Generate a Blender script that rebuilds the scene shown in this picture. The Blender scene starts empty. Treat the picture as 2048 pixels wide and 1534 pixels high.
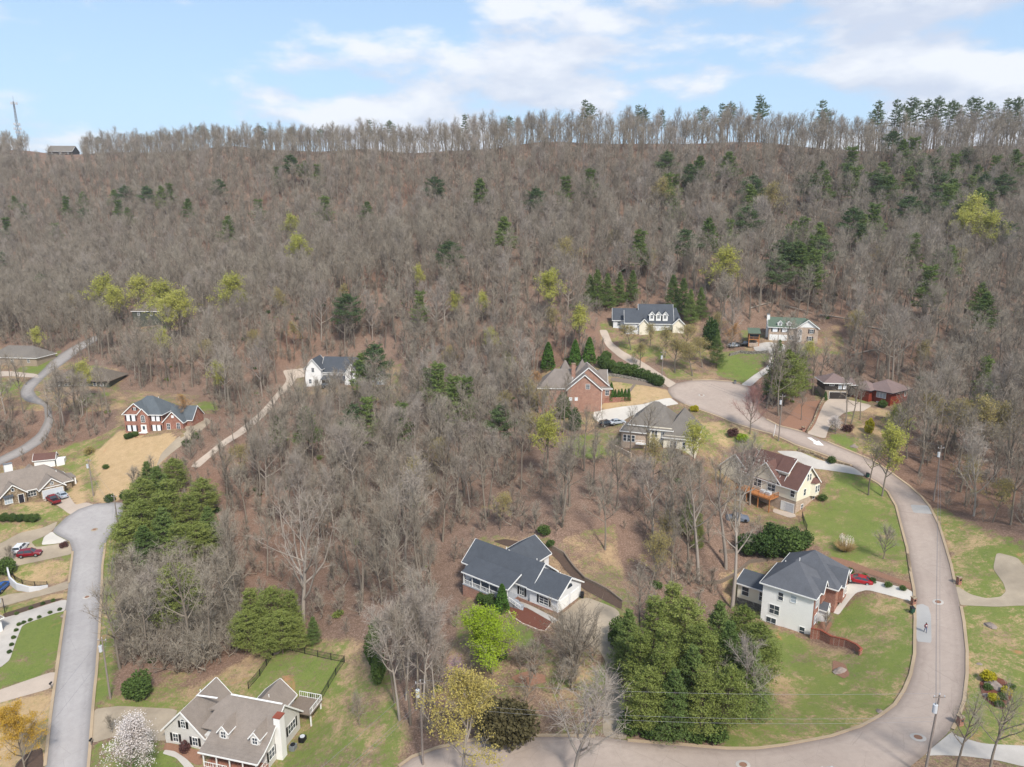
import bpy, math, random
import numpy as np
from mathutils import Vector, Matrix
from mathutils.geometry import delaunay_2d_cdt
random.seed(7); rng=np.random.default_rng(7)
scene=bpy.context.scene; COL=scene.collection
R=math.radians
# ------------------------------------------------------------------ camera, sky, sun, exposure
PITCH=R(13.0); F=1420.0; CAMZ=80.0          # metres above the valley datum
cam=bpy.data.cameras.new('camera'); cam.sensor_width=36.0; cam.lens=F/2048*36; cam.clip_start=1; cam.clip_end=20000
camo=bpy.data.objects.new('camera',cam); COL.objects.link(camo); camo.location=(0,0,CAMZ); camo.rotation_euler=(R(90)-PITCH,0,0)
scene.camera=camo
SUN_EL,SUN_AZ=R(48),R(158)                 # azimuth clockwise from +Y: behind the camera, to the right
world=bpy.data.worlds.new('World'); scene.world=world; world.use_nodes=True
def build_world():
    nt=world.node_tree; N=nt.nodes; L=nt.links; N.clear()
    out=N.new('ShaderNodeOutputWorld'); bg=N.new('ShaderNodeBackground'); bg.inputs['Strength'].default_value=0.13
    sky=N.new('ShaderNodeTexSky'); sky.sky_type='NISHITA'; sky.sun_disc=False; sky.sun_elevation=SUN_EL; sky.sun_rotation=SUN_AZ
    sky.air_density=1.0; sky.dust_density=1.5; sky.ozone_density=1.0
    tc=N.new('ShaderNodeTexCoord'); sep=N.new('ShaderNodeSeparateXYZ'); L.new(tc.outputs['Generated'],sep.inputs[0])
    def M(op,a,b=None,c=None):
        n=N.new('ShaderNodeMath'); n.operation=op
        for i,v in enumerate((a,b,c)):
            if v is None: continue
            if isinstance(v,(int,float)): n.inputs[i].default_value=v
            else: L.new(v,n.inputs[i])
        return n.outputs[0]
    zc=M('MAXIMUM',sep.outputs['Z'],0.0)
    # cumulus field wrapped round the sky: azimuth and elevation drive the noise
    az=M('ARCTAN2',sep.outputs['X'],sep.outputs['Y']); hd=M('SQRT',M('ADD',M('MULTIPLY',sep.outputs['X'],sep.outputs['X']),M('MULTIPLY',sep.outputs['Y'],sep.outputs['Y'])))
    el=M('ARCTAN2',sep.outputs['Z'],hd)
    def noise(vec,scale,detail,rough,dist=0.0):
        n=N.new('ShaderNodeTexNoise'); n.inputs['Scale'].default_value=scale; n.inputs['Detail'].default_value=detail
        n.inputs['Roughness'].default_value=rough; n.inputs['Distortion'].default_value=dist; L.new(vec,n.inputs['Vector']); return n.outputs['Fac']
    def field(up):
        c=N.new('ShaderNodeCombineXYZ'); L.new(M('MULTIPLY',az,3.3),c.inputs[0]); L.new(M('MULTIPLY',M('ADD',el,up),8.5),c.inputs[1]); c.inputs[2].default_value=CLOUD_SEED
        return M('ADD',M('MULTIPLY',noise(c.outputs[0],0.55,2,0.5),0.50),M('MULTIPLY',noise(c.outputs[0],1.5,10,0.56,0.1),0.50))
    f0=field(0.0); f1=field(0.030)
    bias=M('ADD',M('MULTIPLY',M('SINE',az),0.085),M('MULTIPLY',M('MAXIMUM',M('SUBTRACT',0.22,zc),0.0),0.30))
    s=M('ADD',f0,bias)
    mr=N.new('ShaderNodeMapRange'); mr.interpolation_type='SMOOTHSTEP'; mr.inputs['From Min'].default_value=CLOUD_T; mr.inputs['From Max'].default_value=CLOUD_T+0.075; L.new(s,mr.inputs['Value'])
    shade=N.new('ShaderNodeMapRange'); shade.inputs['From Min'].default_value=-0.05; shade.inputs['From Max'].default_value=0.055; L.new(M('SUBTRACT',f0,f1),shade.inputs['Value'])
    cr=N.new('ShaderNodeMix'); cr.data_type='RGBA'; cr.inputs[6].default_value=(3.5,3.8,4.5,1); cr.inputs[7].default_value=(5.0,5.1,5.35,1); L.new(shade.outputs[0],cr.inputs[0])
    # thin haze whitening the low sky
    hz_=N.new('ShaderNodeMapRange'); hz_.inputs['From Min'].default_value=0.0; hz_.inputs['From Max'].default_value=0.45; hz_.inputs['To Min'].default_value=0.75; hz_.inputs['To Max'].default_value=0.30; L.new(zc,hz_.inputs['Value'])
    m0=N.new('ShaderNodeMix'); m0.data_type='RGBA'; L.new(hz_.outputs[0],m0.inputs[0]); L.new(sky.outputs[0],m0.inputs[6]); m0.inputs[7].default_value=(2.75,3.9,5.3,1)
    m1=N.new('ShaderNodeMix'); m1.data_type='RGBA'; L.new(M('MULTIPLY',mr.outputs[0],0.88),m1.inputs[0]); L.new(m0.outputs[2],m1.inputs[6]); L.new(cr.outputs[2],m1.inputs[7])
    L.new(m1.outputs[2],bg.inputs['Color']); L.new(bg.outputs[0],out.inputs['Surface'])
CLOUD_SEED=46.58; CLOUD_T=0.512
build_world()
sun=bpy.data.lights.new('sun','SUN'); sun.energy=2.75; sun.angle=R(8.0); sun.color=(1.0,0.95,0.87)
suno=bpy.data.objects.new('sun',sun); COL.objects.link(suno)
sd=Vector((math.sin(SUN_AZ)*math.cos(SUN_EL),math.cos(SUN_AZ)*math.cos(SUN_EL),math.sin(SUN_EL)))
suno.rotation_euler=sd.to_track_quat('Z','Y').to_euler(); suno.location=(60,-60,200)
vs=scene.view_settings; vs.view_transform='Standard'; vs.look='None'; vs.exposure=0.60; vs.gamma=1.0; vs.use_curve_mapping=False
scene.cycles.max_bounces=5; scene.cycles.diffuse_bounces=2; scene.cycles.transparent_max_bounces=8
# ------------------------------------------------------------------ terrain height field
SP,CP=math.sin(PITCH),math.cos(PITCH)
def ray(px,py):
    u=(px-1024)/F; v=(py-767)/F
    return np.array([u, CP-v*SP, -SP-v*CP])
def pt(px,py,z): return ray(px,py)*z+np.array([0,0,CAMZ])
# control points: photo pixel -> first-guess depth scale (metres below an early eye height, or a depth)
CTRL=[ # px,py,H below camera or ('z',depth)
 (1850,1257,71),(1860,1100,70),(1865,1002,68.5),(1760,940,67),(1558,882,65),(1440,800,62.5),(1323,771,62),(1480,770,61.5),(1700,850,63),(1690,740,60),(1770,800,61.5),
 (1590,690,54.5),(1480,695,57),(1300,655,53),(1210,700,57),(1700,1480,70.5),(1300,1490,73),(1000,1490,75),(820,1525,76.5),(1930,1420,70),(2040,1200,68),(2040,1050,65),
 (1010,1190,72),(1160,1230,72),(1230,1300,73),(1000,1350,74.5),(1100,1060,69),(1620,1270,77),(1520,1230,77),(1450,1180,75),(1650,1400,74),(1760,1300,72.5),(1780,1190,71),(1560,1090,72.5),
 (1600,1025,72),(1750,1050,70),(1680,950,67.5),(1460,960,69),(1300,900,66),(1190,810,64),(1100,800,65),(1400,1080,72),(1300,1050,71),
 (60,1107,82),(150,1300,82),(220,1395,81),(180,1030,81),(20,1300,82),(60,985,79.5),(180,1534,82.5),(0,1180,84),(330,1490,81),(560,1534,80),(620,1300,80),(500,1400,80),(720,1420,78),(700,1250,79),
 (230,940,78),(300,868,72.5),(380,850,72),(400,920,76),(350,960,78),(560,1200,83),(300,1150,83),(450,1050,82),(620,1000,81),(800,1050,78),(800,1200,77),(900,950,75),(900,850,73),(1000,760,69),
 (680,775,73),(590,745,72),(500,870,76),(650,880,77),(170,780,71),(60,740,71),(20,900,77),(100,860,76),(290,650,('z',315)),(600,650,('z',285)),(850,680,('z',265)),(1050,690,('z',250)),
 (1100,600,('z',268)),(1400,600,('z',258)),(1700,640,('z',245)),(1900,760,60),(2040,700,('z',225)),(1950,900,63),
 (1700,450,('z',325)),(1400,450,('z',330)),(1100,450,('z',345)),(800,450,('z',385)),(500,450,('z',430)),(200,450,('z',500)),(2048,450,('z',315)),(-200,450,('z',540)),(2400,450,('z',310)),
 (-250,900,76),(-250,700,68),(-250,1200,84),(-300,1534,83),(2350,900,60),(2300,1250,66),(2350,1534,68),
]

HOUSES={'grey':((7.86,110.57,13.70),-38),'white':((52.2,111.05,9.04),-38),'cream':((62.8,147.0,16.35),37),'cape':((-52.24,92.27,3.15),-14.5),
 'brick':((-114.54,202.31,18.5),-3),'ranch':((-121.24,171.7,9.52),46),'gabled':((25.03,195.08,27.0),-2),'stone':((27.59,171.46,23.79),-20),
 'cabin':((105.3,191.5,29.3),34),'dark':((89.53,196.89,29.99),-6),'green':((86.55,237.21,40.33),-17),'slate':((35.58,249.43,42.94),-6),
 'hidden':((-74.4,251.5,21.4),-6),'olive':((-159.8,240.26,23.1),-1)}
def HP(k,x,y,h):
    O,a=HOUSES[k]; c,s=math.cos(R(a)),math.sin(R(a)); return np.array([O[0]+x*c-y*s,O[1]+x*s+y*c,O[2]+h])
PADS=[('grey',0,0,0),('grey',-6,0,-.3),('grey',-19,-2.7,-2.1),('grey',-22,8,-1.2),('grey',-11,13.4,0),('grey',0,7.3,.2),('grey',.5,-6,-.1),('grey',8,2,0),
 ('white',0,0,0),('white',-8.8,0,0),('white',-15,4.5,-1.4),('white',-9,4.5,-1.2),('white',-15,9,-.4),('white',.5,8,2.6),('white',1.7,13.7,4.4),('white',.3,4,2.2),('white',5,3,2.6),
 ('cream',0,0,0),('cream',8.8,0,2.2),('cream',0,4,-.2),('cream',-3,12,.6),('cream',9,12,3.5),('cream',2,22,3),
 ('cape',0,0,0),('cape',7,0,0),('cape',17.5,-2,-.9),('cape',17.5,9,-.8),('cape',0,8,.2),('brick',0,0,0),('brick',11.4,0,.7),('brick',17,0,1.3),('brick',8,12,1.6),
 ('ranch',0,0,0),('ranch',5.3,0,.5),('ranch',8,9,.2),('ranch',-8,2,.2),('gabled',0,0,-.3),('gabled',-9,0,-.4),('gabled',3,6,3.0),('stone',0,0,0),('stone',14.6,-1,1.8),('stone',8,8,2.5),
 ('cabin',0,0,0),('dark',0,0,0),('dark',6,0,.1),('green',0,0,0),('green',15,0,0),('green',7,8,1),('slate',0,0,0),('slate',20,-4,-.5),('slate',10,6,1.5),('hidden',0,0,0),('hidden',28,0,1),('olive',0,0,0),('olive',20,0,0)]
def build_terrain():
    P=[]; o=R(17.5)
    for a,b,c in CTRL:
        zz=c[1] if isinstance(c,tuple) else 1.06*c/(math.sin(o)+(b-767)/1365.*math.cos(o))
        P.append(pt(a,b,zz))
    RD=[(-900,312,850),(-300,310,740),(30,308,690),(250,306,640),(500,302,570),(700,298,505),(900,292,455),(1150,290,425),(1400,290,412),(1860,292,402),(2047,292,402),(2400,292,405),(2900,292,420)]
    Q=[pt(a,b,c) for a,b,c in RD]; rx=[r[0] for r in Q]; ry=[r[1] for r in Q]; rz=[r[2] for r in Q]
    for x in range(-1000,751,60):
        yr=np.interp(x,rx,ry); zr=np.interp(x,rx,rz); P.append(np.array([x,yr,zr+2.0*math.sin(x*.021)+1.5*math.sin(x*.052+1)])); P.append(np.array([x,yr+50,zr-14.]))
        if x%120==0: P.append(np.array([x,yr+240,40.])); P.append(np.array([x,yr+600,15.]))
    for x in (-300,-150,0,150,300,450):
        h=np.interp(x,[-300,-50,60,450],[5,9,17,22]); P.append(np.array([x,40,h])); P.append(np.array([x,-60,h]))
    for y in (100,300,500): P.append(np.array([600,y,[24,50,100][(y-100)//200]])); P.append(np.array([-600,y,[5,14,40][(y-100)//200]]))
    pads=[HP(*p) for p in PADS]
    # a pad at a house replaces rough guesses close to it
    P=[p for p in P if min(math.hypot(p[0]-q[0],p[1]-q[1]) for q in pads)>6]+pads
    P=np.array(P); xy=P[:,:2]/100; n=len(P)
    k=lambda r2: np.where(r2>1e-12, .5*r2*np.log(r2+1e-12),0)
    A=np.zeros((n+3,n+3)); A[:n,:n]=k(((xy[:,None]-xy[None])**2).sum(-1))+np.diag([.003]*(n-len(pads))+[.0002]*len(pads))
    A[:n,n]=1; A[:n,n+1:]=xy; A[n:,:n]=A[:n,n:].T
    b=np.zeros(n+3); b[:n]=P[:,2]; w=np.linalg.solve(A,b)
    X,Y=np.meshgrid(gx,gy); q=np.stack([X.ravel(),Y.ravel()],1)/100; out=np.empty(len(q))
    for s in range(0,len(q),20000):
        c=q[s:s+20000]; d2=(c*c).sum(1)[:,None]+(xy*xy).sum(1)[None]-2*c@xy.T
        out[s:s+20000]=k(np.maximum(d2,0))@w[:n]+w[n]+c@w[n+1:]
    return out.reshape(X.shape)
X0,X1,Y0,Y1,ST=-900.,700.,-60.,1100.,3.0
gx=np.arange(X0,X1+ST+.1,ST); gy=np.arange(Y0,Y1+ST+.1,ST)
GZ=build_terrain()
def hz(x,y):
    a=(np.clip(np.asarray(x,float),X0,X1-1e-3)-X0)/ST; b=(np.clip(np.asarray(y,float),Y0,Y1-1e-3)-Y0)/ST
    i=np.floor(a).astype(int); j=np.floor(b).astype(int); a=a-i;b=b-j
    return GZ[j,i]*(1-a)*(1-b)+GZ[j,i+1]*a*(1-b)+GZ[j+1,i]*(1-a)*b+GZ[j+1,i+1]*a*b
def H(x,y): return float(hz(x,y))
ZS=np.concatenate([np.arange(40,300,0.75),np.arange(300,1300,2.0)])
def G(px,py):
    """the point of the ground that the photograph shows at this pixel (2048 wide)"""
    d=ray(px,py); Z=CAMZ+d[2]*ZS-hz(d[0]*ZS,d[1]*ZS)
    k=int(np.argmax(Z<0))
    if Z[k]>=0: return None
    a=Z[k-1]/(Z[k-1]-Z[k]); z=ZS[k-1]+a*(ZS[k]-ZS[k-1])
    return d*z+np.array([0,0,CAMZ])
# ------------------------------------------------------------------ mesh helpers
def tag(o,label=None,cat=None,group=None,kind=None):
    if label: o['label']=label
    if cat: o['category']=cat
    if group: o['group']=group
    if kind: o['kind']=kind
    return o
def link(name,me,mat=None,parent=None,loc=None,rz=0.0):
    o=bpy.data.objects.new(name,me); COL.objects.link(o)
    if me is not None and mat is not None:
        for m in (mat if isinstance(mat,(list,tuple)) else [mat]): me.materials.append(m)
    if parent is not None: o.parent=parent
    if loc is not None: o.location=loc
    if rz: o.rotation_euler[2]=rz
    return o
def empty(name,loc,rz=0.0,parent=None):
    o=bpy.data.objects.new(name,None); COL.objects.link(o); o.location=loc; o.rotation_euler[2]=rz; o.empty_display_size=.5
    if parent is not None: o.parent=parent
    return o
def dup(o,loc=None,rz=None,sc=None,label=None,group=None):
    c=o.copy(); COL.objects.link(c)
    if loc is not None: c.location=loc
    if rz is not None: c.rotation_euler=(0,0,rz)
    if sc is not None: c.scale=sc if isinstance(sc,(tuple,list)) else (sc,sc,sc)
    if label: c['label']=label
    if group: c['group']=group
    for ch in o.children:
        d=ch.copy(); COL.objects.link(d); d.parent=c
        for g in ch.children:
            e=g.copy(); COL.objects.link(e); e.parent=d
    return c
def npmesh(name,V,Fc,mi=None,smooth=False):
    """V (n,3); Fc list of index arrays, each (m,k) with constant k"""
    me=bpy.data.meshes.new(name); V=np.asarray(V,np.float32)
    Fc=[np.asarray(f,np.int32) for f in Fc if len(f)]
    nl=sum(f.size for f in Fc); nf=sum(len(f) for f in Fc)
    me.vertices.add(len(V)); me.vertices.foreach_set('co',V.ravel()); me.loops.add(nl); me.polygons.add(nf)
    me.loops.foreach_set('vertex_index',np.concatenate([f.ravel() for f in Fc]))
    tot=np.concatenate([np.full(len(f),f.shape[1],np.int32) for f in Fc]); me.polygons.foreach_set('loop_start',np.concatenate([[0],np.cumsum(tot)[:-1]]).astype(np.int32))
    me.polygons.foreach_set('loop_total',tot)
    if mi is not None: me.polygons.foreach_set('material_index',np.asarray(mi,np.int32))
    me.polygons.foreach_set('use_smooth',np.full(nf,bool(smooth)))
    me.update(calc_edges=True); return me
class MB:
    def __init__(s): s.v=[]; s.f=[]
    def add(s,vs,fs):
        n=len(s.v); s.v+= [tuple(map(float,v)) for v in vs]; s.f+=[tuple(i+n for i in f) for f in fs]; return s
    def box(s,x0,x1,y0,y1,z0,z1):
        return s.add([(x0,y0,z0),(x1,y0,z0),(x1,y1,z0),(x0,y1,z0),(x0,y0,z1),(x1,y0,z1),(x1,y1,z1),(x0,y1,z1)],
                     [(3,2,1,0),(4,5,6,7),(0,1,5,4),(1,2,6,5),(2,3,7,6),(3,0,4,7)])
    def obox(s,c,u,n,w,d,z0,z1):
        """upright box: centre c (x,y), u along unit (x,y), n across, full width w, depth d"""
        a=[(c[0]+su*w/2*u[0]+sn*d/2*n[0], c[1]+su*w/2*u[1]+sn*d/2*n[1]) for su,sn in ((-1,-1),(1,-1),(1,1),(-1,1))]
        return s.prism(a,z0,z1)
    def prism(s,poly,z0,z1):
        n=len(poly); ar=sum(poly[i][0]*poly[(i+1)%n][1]-poly[(i+1)%n][0]*poly[i][1] for i in range(n))
        if ar<0: poly=poly[::-1]
        z0=z0 if isinstance(z0,(list,tuple)) else [z0]*n; z1=z1 if isinstance(z1,(list,tuple)) else [z1]*n
        return s.add([(p[0],p[1],z) for p,z in zip(poly,z0)]+[(p[0],p[1],z) for p,z in zip(poly,z1)],
            [tuple(range(n-1,-1,-1)),tuple(range(n,2*n))]+[(i,(i+1)%n,n+(i+1)%n,n+i) for i in range(n)])
    def slab(s,P,t):
        """polygon P of 3D points, thickened downwards by t"""
        P=[Vector(p) for p in P]; n=len(P); nz=sum((P[i].x*P[(i+1)%n].y-P[(i+1)%n].x*P[i].y) for i in range(n))
        if nz<0: P=P[::-1]
        return s.add(P+[p-Vector((0,0,t)) for p in P],[tuple(range(n)),tuple(range(2*n-1,n-1,-1))]+[(i,n+i,n+(i+1)%n,(i+1)%n) for i in range(n)])
    def bar(s,a,b,w,h=None):
        a=Vector(a); b=Vector(b); h=h or w; d=(b-a).normalized(); up=Vector((0,0,1)) if abs(d.z)<.95 else Vector((1,0,0))
        u=d.cross(up).normalized()*w/2; v=u.cross(d).normalized()*h/2
        return s.add([a-u-v,a+u-v,a+u+v,a-u+v,b-u-v,b+u-v,b+u+v,b-u+v],[(0,1,2,3),(7,6,5,4),(0,4,5,1),(1,5,6,2),(2,6,7,3),(3,7,4,0)])
    def tube(s,pts,rad,k=6,cap=True):
        pts=[Vector(p) for p in pts]; n=len(pts); base=len(s.v)
        rad=rad if isinstance(rad,(list,tuple)) else [rad]*n; prev=None
        for i,p in enumerate(pts):
            d=(pts[min(i+1,n-1)]-pts[max(i-1,0)]).normalized(); r=Vector((1,0,0)) if abs(d.x)<.8 else Vector((0,1,0))
            u=d.cross(r if prev is None else prev.cross(d)).normalized() if prev is None else (prev-d*prev.dot(d)).normalized(); prev=u; v=d.cross(u)
            for j in range(k):
                a=2*math.pi*j/k; s.v.append(tuple(p+(u*math.cos(a)+v*math.sin(a))*rad[i]))
        for i in range(n-1):
            for j in range(k): s.f.append((base+i*k+j,base+i*k+(j+1)%k,base+(i+1)*k+(j+1)%k,base+(i+1)*k+j))
        if cap: s.f.append(tuple(base+(k-1-j) for j in range(k))); s.f.append(tuple(base+(n-1)*k+j for j in range(k)))
        return s
    def mesh(s,name,smooth=False):
        me=bpy.data.meshes.new(name); me.from_pydata(s.v,[],s.f); me.update()
        if smooth: me.polygons.foreach_set('use_smooth',[True]*len(me.polygons))
        return me
    def obj(s,name,mat,parent=None,loc=None,rz=0.0,smooth=False,label=None): 
        o=link(name,s.mesh(name,smooth),mat,parent,loc,rz)
        if label: o['label']=label
        return o
# ------------------------------------------------------------------ materials
def hexc(h): 
    h=h.lstrip('#'); c=[int(h[i:i+2],16)/255 for i in (0,2,4)]
    return tuple(x/12.92 if x<=.04045 else ((x+.055)/1.055)**2.4 for x in c)+(1,)
class NT:
    def __init__(s,name):
        s.m=bpy.data.materials.new(name); s.m.use_nodes=True; s.nt=s.m.node_tree; s.N=s.nt.nodes; s.L=s.nt.links; s.N.clear()
        s.out=s.N.new('ShaderNodeOutputMaterial'); s.b=s.N.new('ShaderNodeBsdfPrincipled'); s.L.new(s.b.outputs[0],s.out.inputs[0])
        s.tc=s.N.new('ShaderNodeTexCoord')
    def put(s,i,v):
        if v is None: return
        if isinstance(v,(int,float,tuple)): i.default_value=v
        else: s.L.new(v,i)
    def math(s,op,a,b=None,c=None,clamp=False):
        n=s.N.new('ShaderNodeMath'); n.operation=op; n.use_clamp=clamp
        for i,v in enumerate((a,b,c)): s.put(n.inputs[i],v)
        return n.outputs[0]
    def noise(s,scale,detail=4,rough=.55,vec=None,dist=0.0,col=False):
        n=s.N.new('ShaderNodeTexNoise'); n.inputs['Scale'].default_value=scale; n.inputs['Detail'].default_value=detail; n.inputs['Roughness'].default_value=rough; n.inputs['Distortion'].default_value=dist
        s.L.new(vec or s.tc.outputs['Object'],n.inputs['Vector']); return n.outputs['Color' if col else 'Fac']
    def mapr(s,v,a,b,c=0.0,d=1.0,smooth=False):
        n=s.N.new('ShaderNodeMapRange'); n.interpolation_type='SMOOTHSTEP' if smooth else 'LINEAR'
        for i,x in zip(('From Min','From Max','To Min','To Max'),(a,b,c,d)): n.inputs[i].default_value=x
        s.L.new(v,n.inputs['Value']); return n.outputs[0]
    def mix(s,f,a,b,mode='MIX'):
        n=s.N.new('ShaderNodeMix'); n.data_type='RGBA'; n.blend_type=mode; s.put(n.inputs[0],f); s.put(n.inputs[6],a); s.put(n.inputs[7],b); return n.outputs[2]
    def attr(s,name,out='Fac'):
        n=s.N.new('ShaderNodeAttribute'); n.attribute_name=name; return n.outputs[out]
    def scale(s,x,y,z,vec=None):
        n=s.N.new('ShaderNodeMapping'); n.inputs['Scale'].default_value=(x,y,z); s.L.new(vec or s.tc.outputs['Object'],n.inputs[0]); return n.outputs[0]
    def bump(s,h,dist=.05,st=.5):
        n=s.N.new('ShaderNodeBump'); n.inputs['Distance'].default_value=dist; n.inputs['Strength'].default_value=st; s.L.new(h,n.inputs['Height']); s.L.new(n.outputs[0],s.b.inputs['Normal'])
    def done(s,col,rough=.8,spec=.3,metal=0.0):
        s.put(s.b.inputs['Base Color'],col); s.put(s.b.inputs['Roughness'],rough); s.b.inputs['Specular IOR Level'].default_value=spec; s.b.inputs['Metallic'].default_value=metal; return s.m
def mul(c,k): return (min(1,c[0]*k),min(1,c[1]*k),min(1,c[2]*k),1)
def flat(name,c,rough=.6,spec=.3,metal=0.0,var=.12,sc=1.5):
    c=hexc(c) if isinstance(c,str) else c; t=NT(name); n=t.noise(sc,4,.6); return t.done(t.mix(n,mul(c,1-var),mul(c,1+var)),rough,spec,metal)
M={}
def m_siding(name,c,step=.2,var=.07):
    c=hexc(c); t=NT(name); sep=t.N.new('ShaderNodeSeparateXYZ'); t.L.new(t.tc.outputs['Object'],sep.inputs[0])
    f=t.math('FRACT',t.math('DIVIDE',sep.outputs['Z'],step)); n=t.noise(.7,5,.6); g=t.mapr(f,0,.12,.80,1.0)
    col=t.mix(n,mul(c,1-var),mul(c,1+var)); col=t.mix(1.0,col,g,'MULTIPLY'); t.bump(f,.02,.5); return t.done(col,.6,.3)
def m_brick(name,c1,c2,mort='#b9aa9c'):
    t=NT(name); g=t.N.new('ShaderNodeTexBrick'); geo=t.N.new('ShaderNodeNewGeometry')
    # brick courses run round the building: u from x+y, v from z
    sep=t.N.new('ShaderNodeSeparateXYZ'); t.L.new(t.tc.outputs['Object'],sep.inputs[0]); cb=t.N.new('ShaderNodeCombineXYZ')
    t.L.new(t.math('ADD',sep.outputs['X'],sep.outputs['Y']),cb.inputs[0]); t.L.new(sep.outputs['Z'],cb.inputs[1]); t.L.new(cb.outputs[0],g.inputs['Vector'])
    g.inputs['Scale'].default_value=1; g.inputs['Brick Width'].default_value=.24; g.inputs['Row Height'].default_value=.08; g.inputs['Mortar Size'].default_value=.010
    g.inputs['Color1'].default_value=hexc(c1); g.inputs['Color2'].default_value=hexc(c2); g.inputs['Mortar'].default_value=hexc(mort)
    n=t.noise(.8,5,.65); col=t.mix(1.0,g.outputs['Color'],t.mapr(n,.25,.75,.75,1.2),'MULTIPLY'); return t.done(col,.9,.15)
def m_stone(name,c1,c2,c3,sc=2.6):
    t=NT(name); v=t.N.new('ShaderNodeTexVoronoi'); v.inputs['Scale'].default_value=sc; t.L.new(t.scale(1,1,1.6),v.inputs['Vector'])
    sep=t.N.new('ShaderNodeSeparateXYZ'); t.L.new(v.outputs['Color'],sep.inputs[0])
    col=t.mix(sep.outputs['X'],hexc(c1),hexc(c2)); col=t.mix(t.mapr(sep.outputs['Y'],.6,.8),col,hexc(c3))
    e=t.mapr(v.outputs['Distance'],0.0,.45,1.12,.75); return t.done(t.mix(1.0,col,e,'MULTIPLY'),.9,.15)
def m_roof(name,c,var=.30):
    c=hexc(c); t=NT(name); sep=t.N.new('ShaderNodeSeparateXYZ'); t.L.new(t.tc.outputs['Object'],sep.inputs[0])
    row=t.math('FRACT',t.math('MULTIPLY',sep.outputs['Z'],9.0)); n=t.noise(5.5,4,.85); n2=t.noise(.35,4,.6); n3=t.noise(1.4,3,.6,vec=t.scale(1,1,.25))
    k=t.math('ADD',t.math('MULTIPLY',n,.5),t.math('ADD',t.math('MULTIPLY',n2,.35),t.math('MULTIPLY',n3,.25)))
    col=t.mix(t.mapr(k,.3,.8),mul(c,1-var),mul(c,1+var)); col=t.mix(1.0,col,t.mapr(row,0,.18,.86,1.0),'MULTIPLY'); t.bump(n,.03,.4); return t.done(col,.92,.15)
def m_concrete(name,c,stain=.35,joint=None):
    c=hexc(c); t=NT(name); n=t.noise(.16,6,.62); n2=t.noise(1.8,5,.7); n3=t.noise(14,2,.6)
    col=t.mix(t.mapr(n,.35,.68),mul(c,1-stain),mul(c,1.08)); col=t.mix(t.mapr(n2,.3,.75,0,.5),col,mul(c,1-stain*.6)); col=t.mix(t.mapr(n3,.3,.7,0,.25),col,mul(c,.8))
    return t.done(col,.88,.25)
def m_road(name,c,c2):
    """asphalt with lengthwise wheel wear read from the ribbon attributes"""
    c=hexc(c);c2=hexc(c2); t=NT(name); n=t.noise(.10,5,.6); n2=t.noise(.9,6,.68); n3=t.noise(9,3,.7); ed=t.attr('edge')
    col=t.mix(t.mapr(n,.35,.65),c,c2); col=t.mix(t.mapr(n2,.40,.70,0,.55),col,mul(c,.68)); col=t.mix(t.mapr(n3,.35,.7,0,.3),col,mul(c2,1.15))
    # darker gutters, paler worn tracks
    w=t.math('ADD',ed,t.math('MULTIPLY',t.math('SUBTRACT',n2,.5),.9))
    col=t.mix(t.mapr(w,1.1,.25,0,.55,True),col,mul(c,.55)); col=t.mix(t.mapr(w,1.2,2.0,0,.35,True),col,mul(c2,1.22))
    v=t.N.new('ShaderNodeTexVoronoi'); v.feature='DISTANCE_TO_EDGE'; v.inputs['Scale'].default_value=.22; t.L.new(t.mix(.12,t.tc.outputs['Object'],t.noise(1.1,4,.6,col=True),'ADD'),v.inputs['Vector'])
    col=t.mix(t.mapr(v.outputs['Distance'],.0,.008,.28,0),col,mul(c,.45)); return t.done(col,.9,.25)
M['trim']=flat('white_trim','#e9e8e4',.5,.3,var=.04)
M['glass']=NT('window_glass').done(hexc('#39424b'),.08,.7)
M['glass_pale']=flat('blind_glass','#aab4bd',.2,.5)
M['white_blind']=flat('white_window_blind','#e4e6ea',.35,.4,var=.03)
M['black']=flat('black_paint','#1b1b1e',.5,.4)
M['shutter']=flat('dark_shutter','#2a2730',.6,.3)
M['sid_white']=m_siding('white_siding','#dcdcdc'); M['sid_cream']=m_siding('cream_siding','#e9e0cb'); M['sid_grey']=m_siding('light_grey_siding','#cfccc6'); M['sid_bright']=m_siding('bright_white_siding','#efede9')
M['sid_dark']=m_siding('dark_wood_siding','#393330',.3); M['sid_red']=m_siding('red_stained_siding','#823828',.3); M['sid_olive']=m_siding('olive_grey_siding','#56584e'); M['sid_tan']=m_siding('tan_siding','#a08f7c')
M['brick']=m_brick('orange_red_brick','#9a5238','#83412e'); M['brick2']=m_brick('rosy_brick','#a4705a','#8d5a49'); M['brick3']=m_brick('pale_mixed_brick','#b9a08a','#a08672','#c5bbae')
M['stone']=m_stone('field_stone','#a08c74','#7d6c58','#b9a88f'); M['stone_grey']=m_stone('grey_stone','#8b857b','#6a645b','#aaa498',3.4)
M['roof_slate']=m_roof('slate_grey_shingle','#4f5359'); M['roof_white3']=m_roof('dark_grey_shingle','#5d5f64'); M['roof_tan']=m_roof('taupe_shingle','#877d74'); M['roof_brown']=m_roof('brown_shingle','#6a4f48')
M['roof_grey']=m_roof('grey_shingle','#767069'); M['roof_green']=m_roof('green_shingle','#5c6a5c'); M['roof_pinkbrown']=m_roof('weathered_brown_shingle','#7d6c68'); M['roof_olive']=m_roof('weathered_olive_shingle','#6f665c'); M['roof_gabled']=m_roof('warm_grey_shingle','#807770')
M['roof_bluegrey']=m_roof('blue_grey_shingle','#5e6468')
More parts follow.
